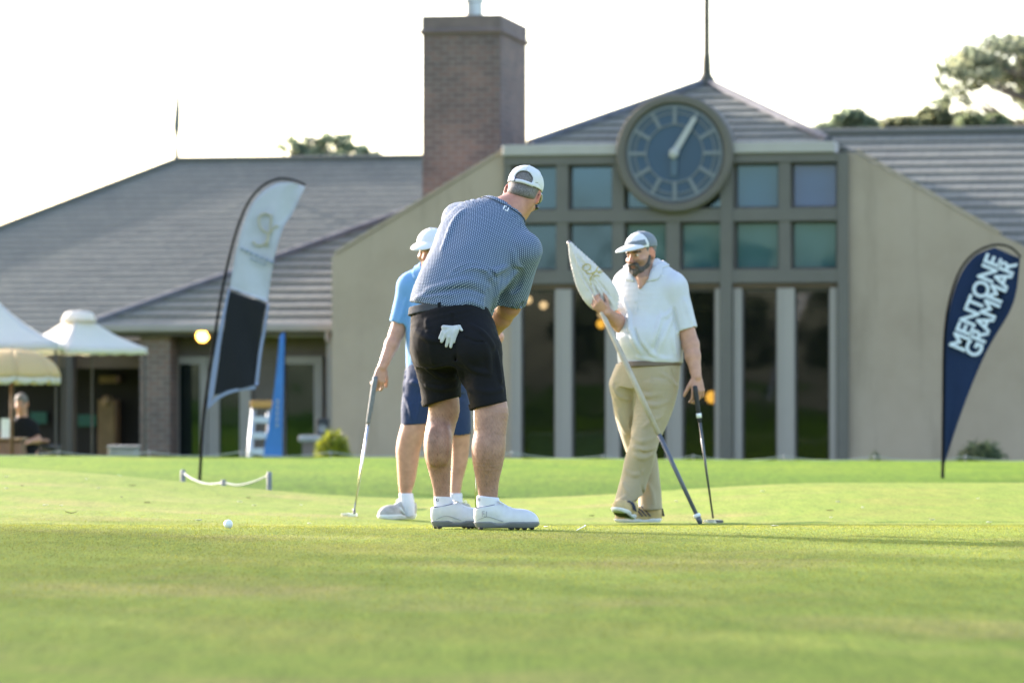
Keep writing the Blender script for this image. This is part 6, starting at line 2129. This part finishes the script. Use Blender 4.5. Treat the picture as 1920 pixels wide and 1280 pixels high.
mat('dry_leaf', (0.13, 0.105, 0.045), 0.8, 0.3, 40)
mat('pale_petal', (0.60, 0.58, 0.50), 0.8, 0.1, 40)
def flake(px, py, L, W, m, name, label, cat, group=None, rot=0.3, curl=.35, Y=None):
    if Y is None:
        # where the sight line meets the green
        Y = 15.0
        best = None
        while Y < 31:
            p = P(px, py, Y)
            if p.z <= grz(p.x, Y): best = Y; break
            Y += .03
        if best is None: return None
    p = P(px, py, Y); p.z = grz(p.x, p.y) + .002
    c, s = math.cos(rot), math.sin(rot)
    vs, fs = [], []
    n = 7
    for i in range(n):
        t = i/(n-1)
        w = W*math.sin(math.pi*min(.97, max(.06, t)))
        zz = curl*L*(2*t-1)**2*.35 + .003
        for j in (-1, 0, 1):
            x = (t-.5)*L; y = j*w*.5
            z = zz + abs(j)*w*.25
            vs.append((x*c - y*s, x*s + y*c, z)); vs.append((x*c - y*s, x*s + y*c, z - .0012))
    def ix(i, j, k): return (i*3 + j)*2 + k
    for i in range(n-1):
        for j in range(2):
            fs.append((ix(i,j,0), ix(i+1,j,0), ix(i+1,j+1,0), ix(i,j+1,0)))
            fs.append((ix(i,j,1), ix(i,j+1,1), ix(i+1,j+1,1), ix(i+1,j,1)))
        fs.append((ix(i,0,0), ix(i,0,1), ix(i+1,0,1), ix(i+1,0,0))); fs.append((ix(i,2,0), ix(i+1,2,0), ix(i+1,2,1), ix(i,2,1)))
    for i in (0, n-1):
        for j in range(2): fs.append((ix(i,j,0), ix(i,j+1,0), ix(i,j+1,1), ix(i,j,1)))
    o = mesh_obj(name, np.array(vs) + np.array(p), fs, M(m), None, True, base=tuple(p))
    tag(o, label, cat, group)
    return o
flake(134, 963, .082, .016, 'dry_leaf', 'fallen_leaf', 'long curled brown gum leaf lying on the left of the green', 'leaf', None, .15, .5)
for i, (px, py) in enumerate(((276, 943), (466, 934), (228, 933), (1110, 968), (1556, 958), (1216, 972), (42, 912), (248, 911))):
    flake(px, py, .05 + .02*((i*7) % 3)/2, .018, 'dry_leaf', 'fallen_leaf', 'small dry brown leaf lying flat on the green', 'leaf', 'dry leaves scattered on the green', i*.9, .15)
for i, (px, py) in enumerate(((184, 917), (163, 899), (12, 895), (85, 949), (115, 949), (477, 949), (565, 948), (372, 977), (580, 983), (1268, 941), (1430, 922), (1558, 972), (1571, 942), (1618, 953), (1748, 976), (1854, 981), (1833, 936), (1452, 988), (1024, 990), (450, 942), (12, 917))):
    flake(px, py, .032 + .012*((i*5) % 4)/3, .022, 'pale_petal', 'petal', 'tiny pale petal lying on the green', 'petal', 'pale petals scattered on the green', i*1.3, .3)

# ================================================================== rope barriers
mat('rope_white', (0.36, 0.37, 0.33), 0.8, 0.1, 40)
mat('stake_grey', (0.20, 0.20, 0.21), 0.7, 0.2, 20)
stakes = []
RB = [(343, 880, 34.5, 'stubby grey rope stake at the left end of the drooping rope'), (419, 899, 33.6, 'lowest grey rope stake in the middle of the drooping rope'), (505, 884, 33.0, 'thick grey rope stake at the right end of the drooping rope')]
tops = []
for px, py, Y, lab in RB:
    t_ = P(px, py, Y); zb_ = gz(t_.x, Y) - .02
    mb = MB(); mb.tube([(t_.x, Y, zb_), (t_.x, Y, t_.z - .01), (t_.x, Y, t_.z)], [.022, .022, .017], 10)
    tag(mb.build('rope_stake', M('stake_grey'), None, True, base=(t_.x, Y, zb_)), lab, 'stake', 'grey stakes of the low rope')
    tops.append(Vector((t_.x, Y, t_.z - .025)))
rp = [tops[0], P(362, 898, 34.2), P(390, 907, 33.9), P(419, 905, 33.6), P(445, 909, 33.4), P(475, 903, 33.2), tops[2]]
mb = MB(); mb.tube(chain_spline(rp, 8), .0075, 8)
tag(mb.build('rope', M('rope_white'), None, True, base=tuple(tops[0])), 'drooping white rope between the three grey stakes on the bank', 'rope')
pts = []
STK = []
for i, px in enumerate(range(-60, 2000, 170)):
    t_ = P(px, 846 + (px > 1000)*6 + px*.002, 47.5)
    STK.append(t_)
for i in range(len(STK) - 1):
    a, c = STK[i], STK[i+1]
    for k in range(8):
        u = k/8
        pp = a.lerp(c, u); pp.z -= .05 * 4*u*(1-u)
        pts.append(pp)
mb = MB(); mb.tube(pts, .006, 6)
tag(mb.build('rope', M('rope_white'), None, True, base=tuple(pts[0])), 'long thin white rope strung along the crest before the clubhouse', 'rope')
for i, t_ in enumerate(STK):
    zb_ = gz(t_.x, t_.y) - .02
    mb = MB(); mb.tube([(t_.x, t_.y, zb_), (t_.x, t_.y, t_.z + .02)], [.009, .008], 8)
    tag(mb.build('rope_stake', M('stake_grey'), None, True, base=(t_.x, t_.y, zb_)), 'thin stake carrying the long rope before the clubhouse', 'stake', 'thin stakes of the long rope')

# ================================================================== feather banners
cloth_mat('banner_white', (0.42, 0.425, 0.46), fold=0.5, fscale=3, trans=.2)
cloth_mat('banner_black', (0.012, 0.0125, 0.015), fold=0.5, fscale=3)
cloth_mat('banner_navy', (0.010, 0.022, 0.062), fold=0.5, fscale=3)
cloth_mat('banner_blue', (0.05, 0.16, 0.42), fold=0.3, fscale=3)
cloth_mat('banner_trim', (0.22, 0.25, 0.36), var=.02)
mat('pole_black', (0.010, 0.010, 0.011), 1.0, 0.0, spec=0.05)
mat('banner_gold', (0.40, 0.36, 0.27), 0.7, 0.0)
mat('letter_white', (0.62, 0.66, 0.72), 0.7, 0.0)
mat('letter_grey', (0.22, 0.26, 0.34), 0.7, 0.0)
def cloth_strip(name, left, right, m, parent, Y, thick=.006, ripple=.03, seed=0, base_d=0.0):
    """sail between two pixel polylines with the same number of points, gently rippled, with real thickness"""
    n = len(left); k = 9
    vs = []
    r = random.Random(seed)
    ph = r.uniform(0, 6)
    for s in (0, 1):
        for i in range(n):
            for j in range(k):
                u = j/(k-1)
                px = left[i][0] + (right[i][0] - left[i][0])*u; py = left[i][1] + (right[i][1] - left[i][1])*u
                d = ripple*u*math.sin(2.2*u*3.1 + i*.35 + ph) + base_d
                p = P(px, py, Y); p.y += d + s*thick
                vs.append(p)
    fs = []
    N_ = n*k
    for i in range(n-1):
        for j in range(k-1):
            a = i*k + j
            fs.append((a, a+1, a+k+1, a+k)); fs.append((N_+a, N_+a+k, N_+a+k+1, N_+a+1))
    for i in range(n-1):
        for j in (0, k-1):
            a = i*k + j; fs.append((a, a+k, N_+a+k, N_+a))
    for j in range(k-1):
        for i in (0, n-1):
            a = i*k + j; fs.append((a, a+1, N_+a+1, N_+a))
    return mesh_obj(name, vs, fs, M(m), parent, True)
def interp(pl, t):
    t = max(0, min(1, t))*(len(pl)-1); i = min(int(t), len(pl)-2); u = t-i
    return (pl[i][0]+(pl[i+1][0]-pl[i][0])*u, pl[i][1]+(pl[i+1][1]-pl[i][1])*u)
def spl2(pts, n=8):
    return [(p.x, p.y) for p in chain_spline([Vector((a, b_, 0)) for a, b_ in pts], n)]

# left: white over black
Y1 = 39.0
base1 = P(374, 905, Y1); base1.z = gz(base1.x, Y1)
bn = thing('feather_banner', tuple(base1), 'tall feather banner, white above black, standing on the bank', 'banner', 'feather flags around the green')
polep = spl2([(374, 908), (380, 800), (386, 745), (398, 660), (412, 570), (428, 490), (446, 425), (464, 382), (488, 352), (518, 336), (548, 337), (573, 347)], 6)
mb = MB(); pp = [P(a, b_, Y1) for a, b_ in polep]; pp[0].z = base1.z - .02
mb.tube(pp, [.016 if i < 12 else .016 - .007*(i-12)/max(1, len(pp)-13) for i in range(len(pp))], 8); mb.build('pole', M('pole_black'), bn, True)
lw = spl2([(431, 540), (437, 500), (450, 440), (468, 390), (492, 360), (520, 344), (548, 343)], 5)
rw = spl2([(502, 566), (508, 520), (518, 470), (532, 425), (548, 400), (562, 372), (573, 350)], 5)
wh = cloth_strip('white_cloth', lw, rw, 'banner_white', bn, Y1 - .005, seed=1)
lk = spl2([(401, 741), (410, 680), (420, 610), (428, 545)], 6)
rk = spl2([(477, 722), (484, 660), (492, 615), (500, 569)], 6)
bk_ = cloth_strip('black_cloth', lk, rk, 'banner_black', bn, Y1 - .005, seed=2)
cloth_strip('trim', spl2([(388, 766), (398, 690), (412, 610), (428, 541)], 6), spl2([(400, 742), (409, 680), (419, 610), (431, 544)], 6), 'banner_trim', bn, Y1 - .008, ripple=.0)
cloth_strip('trim', spl2([(478, 721), (485, 660), (493, 615), (501, 568)], 6), spl2([(484, 722), (491, 660), (499, 615), (505, 569)], 6), 'banner_trim', bn, Y1 - .008, ripple=.0)
cloth_strip('trim', spl2([(389, 768), (405, 752), (425, 740), (448, 733), (478, 730)], 5), spl2([(391, 758), (405, 744), (425, 733), (448, 727), (480, 722)], 5), 'banner_trim', bn, Y1 - .012, ripple=.0)
def stroke(pts, r, m, parent, Y, name='emblem', sp=True):
    mb = MB()
    for st in pts:
        w = [P(a, b_, Y) for a, b_ in st]
        if sp and len(w) > 2: w = chain_spline(w, 4)
        mb.tube(w, r, 6)
    return mb.build(name, M(m), parent, True)
stroke([[(507, 404), (497, 400), (487, 405), (486, 420), (493, 432), (502, 436), (501, 450), (493, 459), (481, 459), (474, 452)], [(509, 402), (507, 425), (500, 462)], [(507, 437), (515, 425), (522, 424)], [(488, 404), (494, 402)]], .011, 'banner_gold', wh, Y1 - .035)
stroke([[(451 + i*9.2, 465 + i*4.2), (457 + i*9.2, 467.8 + i*4.2)] for i in range(7)], .012, 'letter_grey', wh, Y1 - .035, 'lettering', False)
stroke([[(470 + i*8, 484 + i*3.6), (475 + i*8, 486.4 + i*3.6)] for i in range(4)], .008, 'letter_grey', wh, Y1 - .035, 'lettering', False)

# right: navy teardrop with white lettering
Y2 = 40.0
base2 = P(1767, 900, Y2); base2.z = gz(base2.x, Y2)
bn2 = thing('feather_banner', tuple(base2), 'navy teardrop banner reading MENTONE GRAMMAR in white', 'banner', 'feather flags around the green')
pole2 = spl2([(1767, 905), (1768, 860), (1769, 760), (1770, 660), (1774, 600), (1784, 550), (1801, 505), (1828, 474), (1865, 459), (1895, 464), (1914, 482)], 6)
mb = MB(); pp = [P(a, b_, Y2) for a, b_ in pole2]; pp[0].z = base2.z - .02
mb.tube(pp, [.018 - .008*i/len(pp) for i in range(len(pp))], 8); mb.build('pole', M('pole_black'), bn2, True)
l2 = spl2([(1769, 874), (1770, 770), (1772, 670), (1776, 605), (1787, 552), (1804, 509), (1830, 478), (1865, 464)], 6)
r2 = spl2([(1771, 872), (1793, 800), (1822, 722), (1855, 650), (1892, 586), (1906, 545), (1911, 510), (1912, 484)], 6)
nv = cloth_strip('navy_cloth', l2, r2, 'banner_navy', bn2, Y2 - .005, seed=3, ripple=.025)
def lettering(txt, px, py, ang, size_px, Y, m, parent, name='lettering', bold=.02, sx=1.0):
    cu = bpy.data.curves.new('lettering_curve', 'FONT')
    cu.body = txt; cu.size = size_px * Y / FPX * 1.38; cu.offset = bold * cu.size; cu.extrude = .003; cu.align_x = 'LEFT'; cu.resolution_u = 3
    cu.space_character = 0.95
    to = bpy.data.objects.new('tmp_text', cu); scene.collection.objects.link(to)
    bpy.context.view_layer.update()
    dg = bpy.context.evaluated_depsgraph_get()
    me = bpy.data.meshes.new_from_object(to.evaluated_get(dg))
    bpy.data.objects.remove(to, do_unlink=True)
    o = link(bpy.data.objects.new(name, me))
    me.materials.clear(); me.materials.append(M(m))
    p = P(px, py, Y)
    o.parent = parent
    o.matrix_world = Matrix.Translation(p - ORG[parent.name]) @ Matrix.Rotation(-ang, 4, 'Y') @ Matrix.Rotation(math.radians(90), 4, 'X') @ Matrix.Diagonal((sx, 1, 1, 1))
    loc, rot, sc = o.matrix_world.decompose()
    o.location, o.scale = loc, sc
    o.rotation_mode = 'QUATERNION'; o.rotation_quaternion = rot
    return o
ang = math.atan2(663 - 492, 1870 - 1800)
lettering('MENTONE', 1807, 661, ang, 32, Y2 - .055, 'letter_white', nv, bold=.022, sx=.93)
lettering('GRAMMAR', 1834, 673, ang, 32, Y2 - .055, 'letter_white', nv, bold=.022, sx=.93)

# small blue triangle banner by the doors
Y3 = 57.5
b3 = P(512, 860, Y3); b3.z = gz(b3.x, Y3)
bn3 = thing('triangle_banner', tuple(b3), 'narrow blue triangular banner standing beside the stepladder', 'banner')
l3 = [(487, 900), (497, 830), (510, 760), (518, 700), (523, 650), (525, 628)]; r3_ = [(530, 900), (530, 830), (531, 760), (532, 700), (533, 650), (533, 622)]
bc = cloth_strip('blue_cloth', l3, r3_, 'banner_blue', bn3, Y3, ripple=.01)
mb = MB(); mb.tube([P(532, 905, Y3 + .03), P(534, 620, Y3 + .03)], .012, 8); mb.build('pole', M('pole_black'), bn3, True)
lettering('D P D', 521, 806, math.radians(84), 9, Y3 - .03, 'letter_grey', bc, bold=.02) if False else stroke([[(519 + i*.3, 800 - i*11), (520 + i*.3, 793 - i*11)] for i in range(5)], .012, 'banner_white', bc, Y3 - .03, 'lettering', False)

# stepladder with an orange top
YL = 58.3
mat('ladder_alu', (0.42, 0.44, 0.47), 0.4, 0.1, 5, metal=.3)
mat('ladder_orange', (0.42, 0.20, 0.04), 0.5, 0.0)
lb3 = P(484, 870, YL); zg = gz(lb3.x, YL)
ld = thing('stepladder', (lb3.x, YL, zg), 'aluminium stepladder with an orange top cap beside the blue banner', 'ladder')
def LPt(px, py, d=0.0): return P(px, py, YL + d)
mb = MB()
tl, tr = LPt(477, 757), LPt(505, 757)
bl_, br_ = Vector((LPt(463, 0).x, YL - .25, zg)), Vector((LPt(506, 0).x, YL - .25, zg))
for a, c in ((tl, bl_), (tr, br_)):
    mb = MB(); mb.tube([a, c], .040, 8); mb.build('rail', M('ladder_alu'), ld, True)
    mb = MB(); mb.tube([a + Vector((0, .06, 0)), Vector((c.x, YL + .45, zg))], .022, 8); mb.build('rear_rail', M('ladder_alu'), ld, True)
for i in range(1, 6):
    u = i/6.0
    a, c = tl.lerp(bl_, u), tr.lerp(br_, u)
    mb = MB(); mb.box(a.x, a.y - .05, a.z - .05, c.x, a.y + .06, a.z + .05, .01); mb.build('step', M('ladder_alu'), ld)
mb = MB(); mb.box(tl.x - .06, YL - .10, tl.z - .06, tr.x + .06, YL + .14, tl.z + .05, .015); mb.build('top_cap', M('ladder_orange'), ld)

# black speaker box on a brick-and-stone stand by the rendered wall
mat('speaker_black', (0.015, 0.015, 0.018), 0.6, 0.0)
mat('stone_grey', (0.28, 0.27, 0.27), 0.8, 0.2, 8)
ps = P(588, 822, 58.6); zg = gz(ps.x, ps.y)
mb = MB(); mb.box(ps.x - .16, ps.y - .15, zg, ps.x + .16, ps.y + .15, ps.z - .05); mb.box(ps.x - .22, ps.y - .2, ps.z - .047, ps.x + .22, ps.y + .2, ps.z + .05, .02)
pl_ = thing('plinth', (ps.x, ps.y, zg), 'low brick plinth with a grey stone top beside the golden shrub', 'plinth')
mb = MB(); mb.box(ps.x - .16, ps.y - .15, zg, ps.x + .16, ps.y + .15, ps.z - .05); mb.build('brick_base', M('brick_cap'), pl_)
mb = MB(); mb.box(ps.x - .22, ps.y - .2, ps.z - .047, ps.x + .22, ps.y + .2, ps.z + .05, .02); mb.build('stone_top', M('stone_grey'), pl_)
px_ = P(605, 812, 58.6)
sp_ = thing('speaker', (px_.x, px_.y, ps.z + .05), 'black box speaker standing on the low brick plinth', 'speaker')
mb = MB(); mb.box(px_.x - .09, px_.y - .10, ps.z + .053, px_.x + .09, px_.y + .10, ps.z + .30, .015); mb.build('cabinet', M('speaker_black'), sp_)
mb = MB(); mb.lathe(Vector((px_.x, px_.y - .101, ps.z + .15)), (0, -1, 0), [(.065, 0), (.06, .006), (.02, -.002)], 20); mb.build('cone', M('stake_grey'), sp_)

# ================================================================== far left: marquees, parasol, kiosk, attendant
def canopy_mat(name, c, tr=.35):
    m = mat(name, c, 0.7, 0.05, 2.0)
    nt = m.node_tree; b = nt.nodes["Principled BSDF"]; out = nt.nodes["Material Output"]
    tl = nt.nodes.new("ShaderNodeBsdfTranslucent"); tl.inputs[0].default_value = (*[x*.9 for x in c], 1)
    mx = nt.nodes.new("ShaderNodeMixShader"); mx.inputs[0].default_value = tr
    nt.links.new(b.outputs[0], mx.inputs[1]); nt.links.new(tl.outputs[0], mx.inputs[2]); nt.links.new(mx.outputs[0], out.inputs[0])
    return m
canopy_mat('marquee_white', (0.80, 0.765, 0.71), .45)
canopy_mat('parasol_cream', (0.86, 0.70, 0.44), .65)
canopy_mat('parasol_white', (0.80, 0.76, 0.70), .5)
mat('kiosk_wood', (0.20, 0.10, 0.055), 0.6, 0.2, 4)
mat('pole_wood', (0.13, 0.06, 0.035), 0.6, 0.2, 8)
def marquee(cx, cy, half, ze, zp, label, rot, cap_h=.0, sag=.12):
    zg = gz(cx, cy)
    t = thing('marquee', (cx, cy, zg), label, 'marquee', 'white marquees by the clubhouse')
    c, s = math.cos(rot), math.sin(rot)
    def R2(x, y, z): return Vector((cx + x*c - y*s, cy + x*s + y*c, z))
    n = 10
    vs, fs = [], []
    cor = [(-half, -half), (half, -half), (half, half), (-half, half)]
    for e in range(4):
        a, b_ = cor[e], cor[(e+1) % 4]
        i0 = len(vs)
        for i in range(n+1):
            u = i/n
            k = max(1-u, .03)
            z = ze + (zp - ze)*(u - sag*math.sin(math.pi*u))
            for j in range(n+1):
                w = j/n
                x = (a[0] + (b_[0]-a[0])*w)*k; y = (a[1] + (b_[1]-a[1])*w)*k
                vs.append(R2(x, y, z - .015*math.sin(math.pi*w)*(1-u)))
        for i in range(n):
            for j in range(n):
                p = i0 + i*(n+1) + j
                fs.append((p, p+1, p+n+2, p+n+1))
    o = mesh_obj('canopy', vs, fs, M('marquee_white'), t, True)
    sm_ = o.modifiers.new('thickness', 'SOLIDIFY'); sm_.thickness = .012
    vs, fs = [], []
    for e in range(4):
        a, b_ = cor[e], cor[(e+1) % 4]
        i0 = len(vs)
        for j in range(13):
            w = j/12; x = a[0] + (b_[0]-a[0])*w; y = a[1] + (b_[1]-a[1])*w
            vs += [R2(x*1.002, y*1.002, ze + .01), R2(x*1.01, y*1.01, ze - .085 - .010*math.sin(j*2.1))]
        for j in range(12):
            p = i0 + 2*j; fs.append((p, p+1, p+3, p+2))
    v_ = mesh_obj('valance', vs, fs, M('marquee_white'), o, True)
    sm_ = v_.modifiers.new('thickness', 'SOLIDIFY'); sm_.thickness = .006
    if cap_h:
        mb = MB(); q_ = R2(0, 0, zp)
        mb.lathe(q_ - Vector((0, 0, .10)), (0, 0, 1), [(.24, -.04), (.20, .03), (.18, cap_h), (.12, cap_h + .02)], 12); mb.build('peak_cap', M('marquee_white'), o, True)
    for (x, y) in cor:
        mb = MB(); mb.box(-.013, -.013, 0, .013, .013, ze - zg)
        mb.v = [tuple(R2(x*.97, y*.97, zg) + Vector(p)) for p in mb.v]
        mb.build('leg', M('dark_trim'), t)
    return t
p_ = P(148, 590, 51.0)
marquee(p_.x, 51.0, .63, P(0, 652, 51).z, P(0, 582, 51).z, 'white marquee with a short flat peak, right of the taller marquee', math.radians(40), .07)
p_ = P(-25, 548, 49.0)
marquee(p_.x, 49.0, .92, P(0, 645, 49).z, P(0, 545, 49).z, 'taller white marquee cut by the left edge of the picture', math.radians(4))

YU = 47.6
pu = P(22, 690, YU); zg = gz(pu.x, YU)
um = thing('parasol', (pu.x, YU, zg), 'cream parasol with a white scalloped edge over the kiosk', 'parasol')
ru, zt_, ze_ = .585, P(0, 655, YU).z, P(0, 706, YU).z
seg = 8
for k in range(seg):
    vs, fs = [], []
    a0, a1 = 2*math.pi*k/seg + .2, 2*math.pi*(k+1)/seg + .2
    n = 9
    for i in range(n+1):
        u = i/n
        for j in range(7):
            w = j/6; a = a0 + (a1-a0)*w
            dip = .04*math.sin(math.pi*w)*u
            r_ = ru*math.sin(u*math.pi/2*.98)*(1 - .035*math.sin(math.pi*w)*u)
            vs.append(Vector((pu.x + r_*math.cos(a), YU + r_*math.sin(a), ze_ + (zt_-ze_)*math.cos(u*math.pi/2) - dip*.3)))
    for i in range(n):
        for j in range(6):
            p = i*7+j; fs.append((p, p+1, p+8, p+7))
    o = mesh_obj('canopy_panel', vs, fs, M('parasol_cream'), um, True); o.modifiers.new('thickness', 'SOLIDIFY').thickness = .008
    vs, fs = [], []
    for j in range(13):
        w = j/12; a = a0 + (a1-a0)*w
        r_ = ru*(1 - .035*math.sin(math.pi*w)) + .004
        top = Vector((pu.x + r_*math.cos(a), YU + r_*math.sin(a), ze_ + .008 - .012*math.sin(math.pi*w)))
        vs += [top, top - Vector((0, 0, .05 + .05*abs(math.sin(math.pi*w*2))))]
    for j in range(12):
        p = 2*j; fs.append((p, p+1, p+3, p+2))
    v_ = mesh_obj('fringe', vs, fs, M('parasol_white'), o, True); v_.modifiers.new('thickness', 'SOLIDIFY').thickness = .006
mb = MB(); mb.tube([(pu.x, YU, zg), (pu.x, YU, zt_ + .02)], .022, 10); mb.build('pole', M('pole_wood'), um, True)
# kiosk counter with a white notice
YK = 48.6
ka, kb = P(-60, 826, YK), P(44, 826, YK); zg = gz(ka.x, YK)
kk = thing('kiosk_counter', ((ka.x + kb.x)/2, YK, zg), 'brown wooden kiosk counter with a white notice under the cream parasol', 'counter')
mb = MB(); mb.box(ka.x, YK - .25, zg, kb.x, YK + .25, ka.z, .02); mb.build('cabinet', M('kiosk_wood'), kk)
mb = MB(); mb.box(ka.x - .03, YK - .28, ka.z + .003, kb.x + .03, YK + .28, ka.z + .035, .01); mb.build('counter_top', M('blond_wood'), kk)
n0, n1 = P(2, 822, YK - .2), P(18, 784, YK - .2)
mb = MB(); mb.box(n0.x, YK - .21, ka.z + .036, n1.x, YK - .19, n1.z, .004); mb.build('notice', M('sole_white'), kk)
# attendant in black
YA = 50.0
AS = YA / FPX
def Ap(px, py, d=0.0): return P(px, py, YA + d)
af = Ap(44, 760); za = gz(af.x, YA)
b = Field((Ap(-20, 0).x, YA - .45, za - .02), (Ap(130, 0).x, YA + .35, Ap(0, 728).z), .009)
ha = Ap(40, 756, -.03); hfa = frame(Vector((-.15, -.95, -.25)), Vector((0, 0, 1)))
HLa = add_head(b, ha, hfa, 1.0, Ap(42, 784), .058)
b.chain([Ap(44, 860), Ap(43, 800)], [.12, .12], .05)
b.chain([Ap(43, 792), Ap(24, 798), Ap(18, 826, -.05), Ap(34, 838, -.25)], [.07, .055, .045, .03], .03)
b.chain([Ap(43, 792), Ap(62, 798), Ap(70, 824, -.05), Ap(54, 828, -.25)], [.07, .055, .045, .03], .03)
add_hand(b, Ap(34, 838, -.25), Vector((.5, -.8, -.2)), Vector((0, 0, -1)), Vector((.7, .6, 0)), (.3, .4, .3))
add_hand(b, Ap(54, 828, -.25), Vector((-.5, -.8, -.2)), Vector((0, 0, -1)), Vector((-.7, .6, 0)), (.3, .4, .3))
for sx in (-.10, .10):
    c0 = Vector((Ap(44, 0).x + sx, YA, Ap(0, 862).z))
    b.chain([c0, Vector((c0.x, YA, za + .45)), Vector((c0.x, YA + .02, za + .06)), Vector((c0.x, YA - .16, za + .03))], [.09, .06, .045, .035], .03)
att = skin_obj(b, (af.x, YA, za), lambda v: face_cols(v, ha, hfa, SKIN_PALE))
tag(att, 'attendant in a black shirt working behind the kiosk counter', 'person')
f = Field((Ap(-20, 0).x, YA - .35, Ap(0, 880).z), (Ap(130, 0).x, YA + .3, Ap(0, 770).z), .010)
f.loft([(Ap(44, 872), Vector((1, 0, 0)), .18, .13), (Ap(44, 840), Vector((1, 0, 0)), .18, .13), (Ap(43, 810), Vector((1, 0, 0)), .20, .13), (Ap(43, 794), Vector((1, 0, 0)), .16, .115), (Ap(43, 784), Vector((1, 0, 0)), .085, .085)], 0)
for s_, e_ in ((Ap(26, 798), Ap(18, 826, -.05)), (Ap(61, 798), Ap(70, 824, -.05))): sleeve(f, s_, e_, .8, .07, .065, .055)
cloth_obj(f, 't_shirt', 'cloth_black', att)
f = Field((Ap(-20, 0).x, YA - .25, za + .02), (Ap(130, 0).x, YA + .25, Ap(0, 855).z), .012)
f.loft([(Ap(44, 890), Vector((1, 0, 0)), .19, .14), (Ap(44, 866), Vector((1, 0, 0)), .18, .13)], 0)
for sx in (-.10, .10):
    c0 = Vector((Ap(44, 0).x + sx, YA, Ap(0, 880).z)); f.chain([c0, Vector((c0.x, YA, za + .45)), Vector((c0.x, YA + .02, za + .08))], [.105, .08, .07], .02)
cloth_obj(f, 'trousers', 'cloth_black', att)
f = Field(npv(ha) - .2, npv(ha) + .2, .008)
f.ell(HLa(0, -.016, .034), hfa, (.081, .102, .096), 0); f.plane(HLa(0, .045, 0), (hfa[1] - hfa[2]*.6).normalized(), .006); f.plane(HLa(0, 0, -.04), -hfa[2], .006)
cloth_obj(f, 'hair', 'hair_grey', att)
# café furniture beside the kiosk: low pale planter and stools seen over the crest
pp_ = P(232, 846, 52.0); zg = gz(pp_.x, 52)
pl2 = thing('planter', (pp_.x, 52.0, zg), 'low grey planter box at the foot of the brick pier', 'planter')
mb = MB(); mb.box(pp_.x - .19, 51.8, zg, pp_.x + .19, 52.2, P(0, 839, 52).z, .02); mb.build('box', M('stone_grey'), pl2)
mb = MB(); mb.box(pp_.x - .205, 51.78, P(0, 839, 52).z + .003, pp_.x + .205, 52.22, P(0, 839, 52).z + .03, .008); mb.build('rim', M('stone_grey'), pl2)
for i, (px, h_, lab) in enumerate(((72, 826, 'tall black bar stool just right of the attendant'), (98, 838, 'low black bar stool between the attendant and the veranda post'))):
    sp0 = P(px, h_, 51.2); zg = gz(sp0.x, 51.2)
    st = thing('bar_stool', (sp0.x, 51.2, zg), lab, 'stool', 'bar stools by the kiosk')
    mb = MB(); mb.lathe(sp0, (0, 0, 1), [(.13, -.03), (.15, -.01), (.14, .02), (.05, .03)], 16); mb.build('seat', M('speaker_black' if i else 'kiosk_wood'), st, True)
    for k in range(4):
        a = k*math.pi/2 + .5
        mb = MB(); mb.tube([sp0 + Vector((.08*math.cos(a), .08*math.sin(a), -.03)), Vector((sp0.x + .17*math.cos(a), 51.2 + .17*math.sin(a), zg))], .014, 6); mb.build('leg', M('speaker_black'), st)
# pale blue hole marker half sunk behind the edge of the green
mat('marker_blue', (0.35, 0.55, 0.60), 0.6, 0.0)
pm = P(216, 893, 33.2); zg = gz(pm.x, 33.2)
mb = MB(); mb.lathe(Vector((pm.x, 33.2, zg - .02)), (0, 0, 1), [(.05, 0), (.056, .02), (.056, pm.z - zg + .02), (.045, pm.z - zg + .028)], 16)
tag(mb.build('tee_marker', M('marker_blue'), None, True, base=(pm.x, 33.2, zg)), 'pale blue marker half hidden behind the left edge of the green', 'marker')
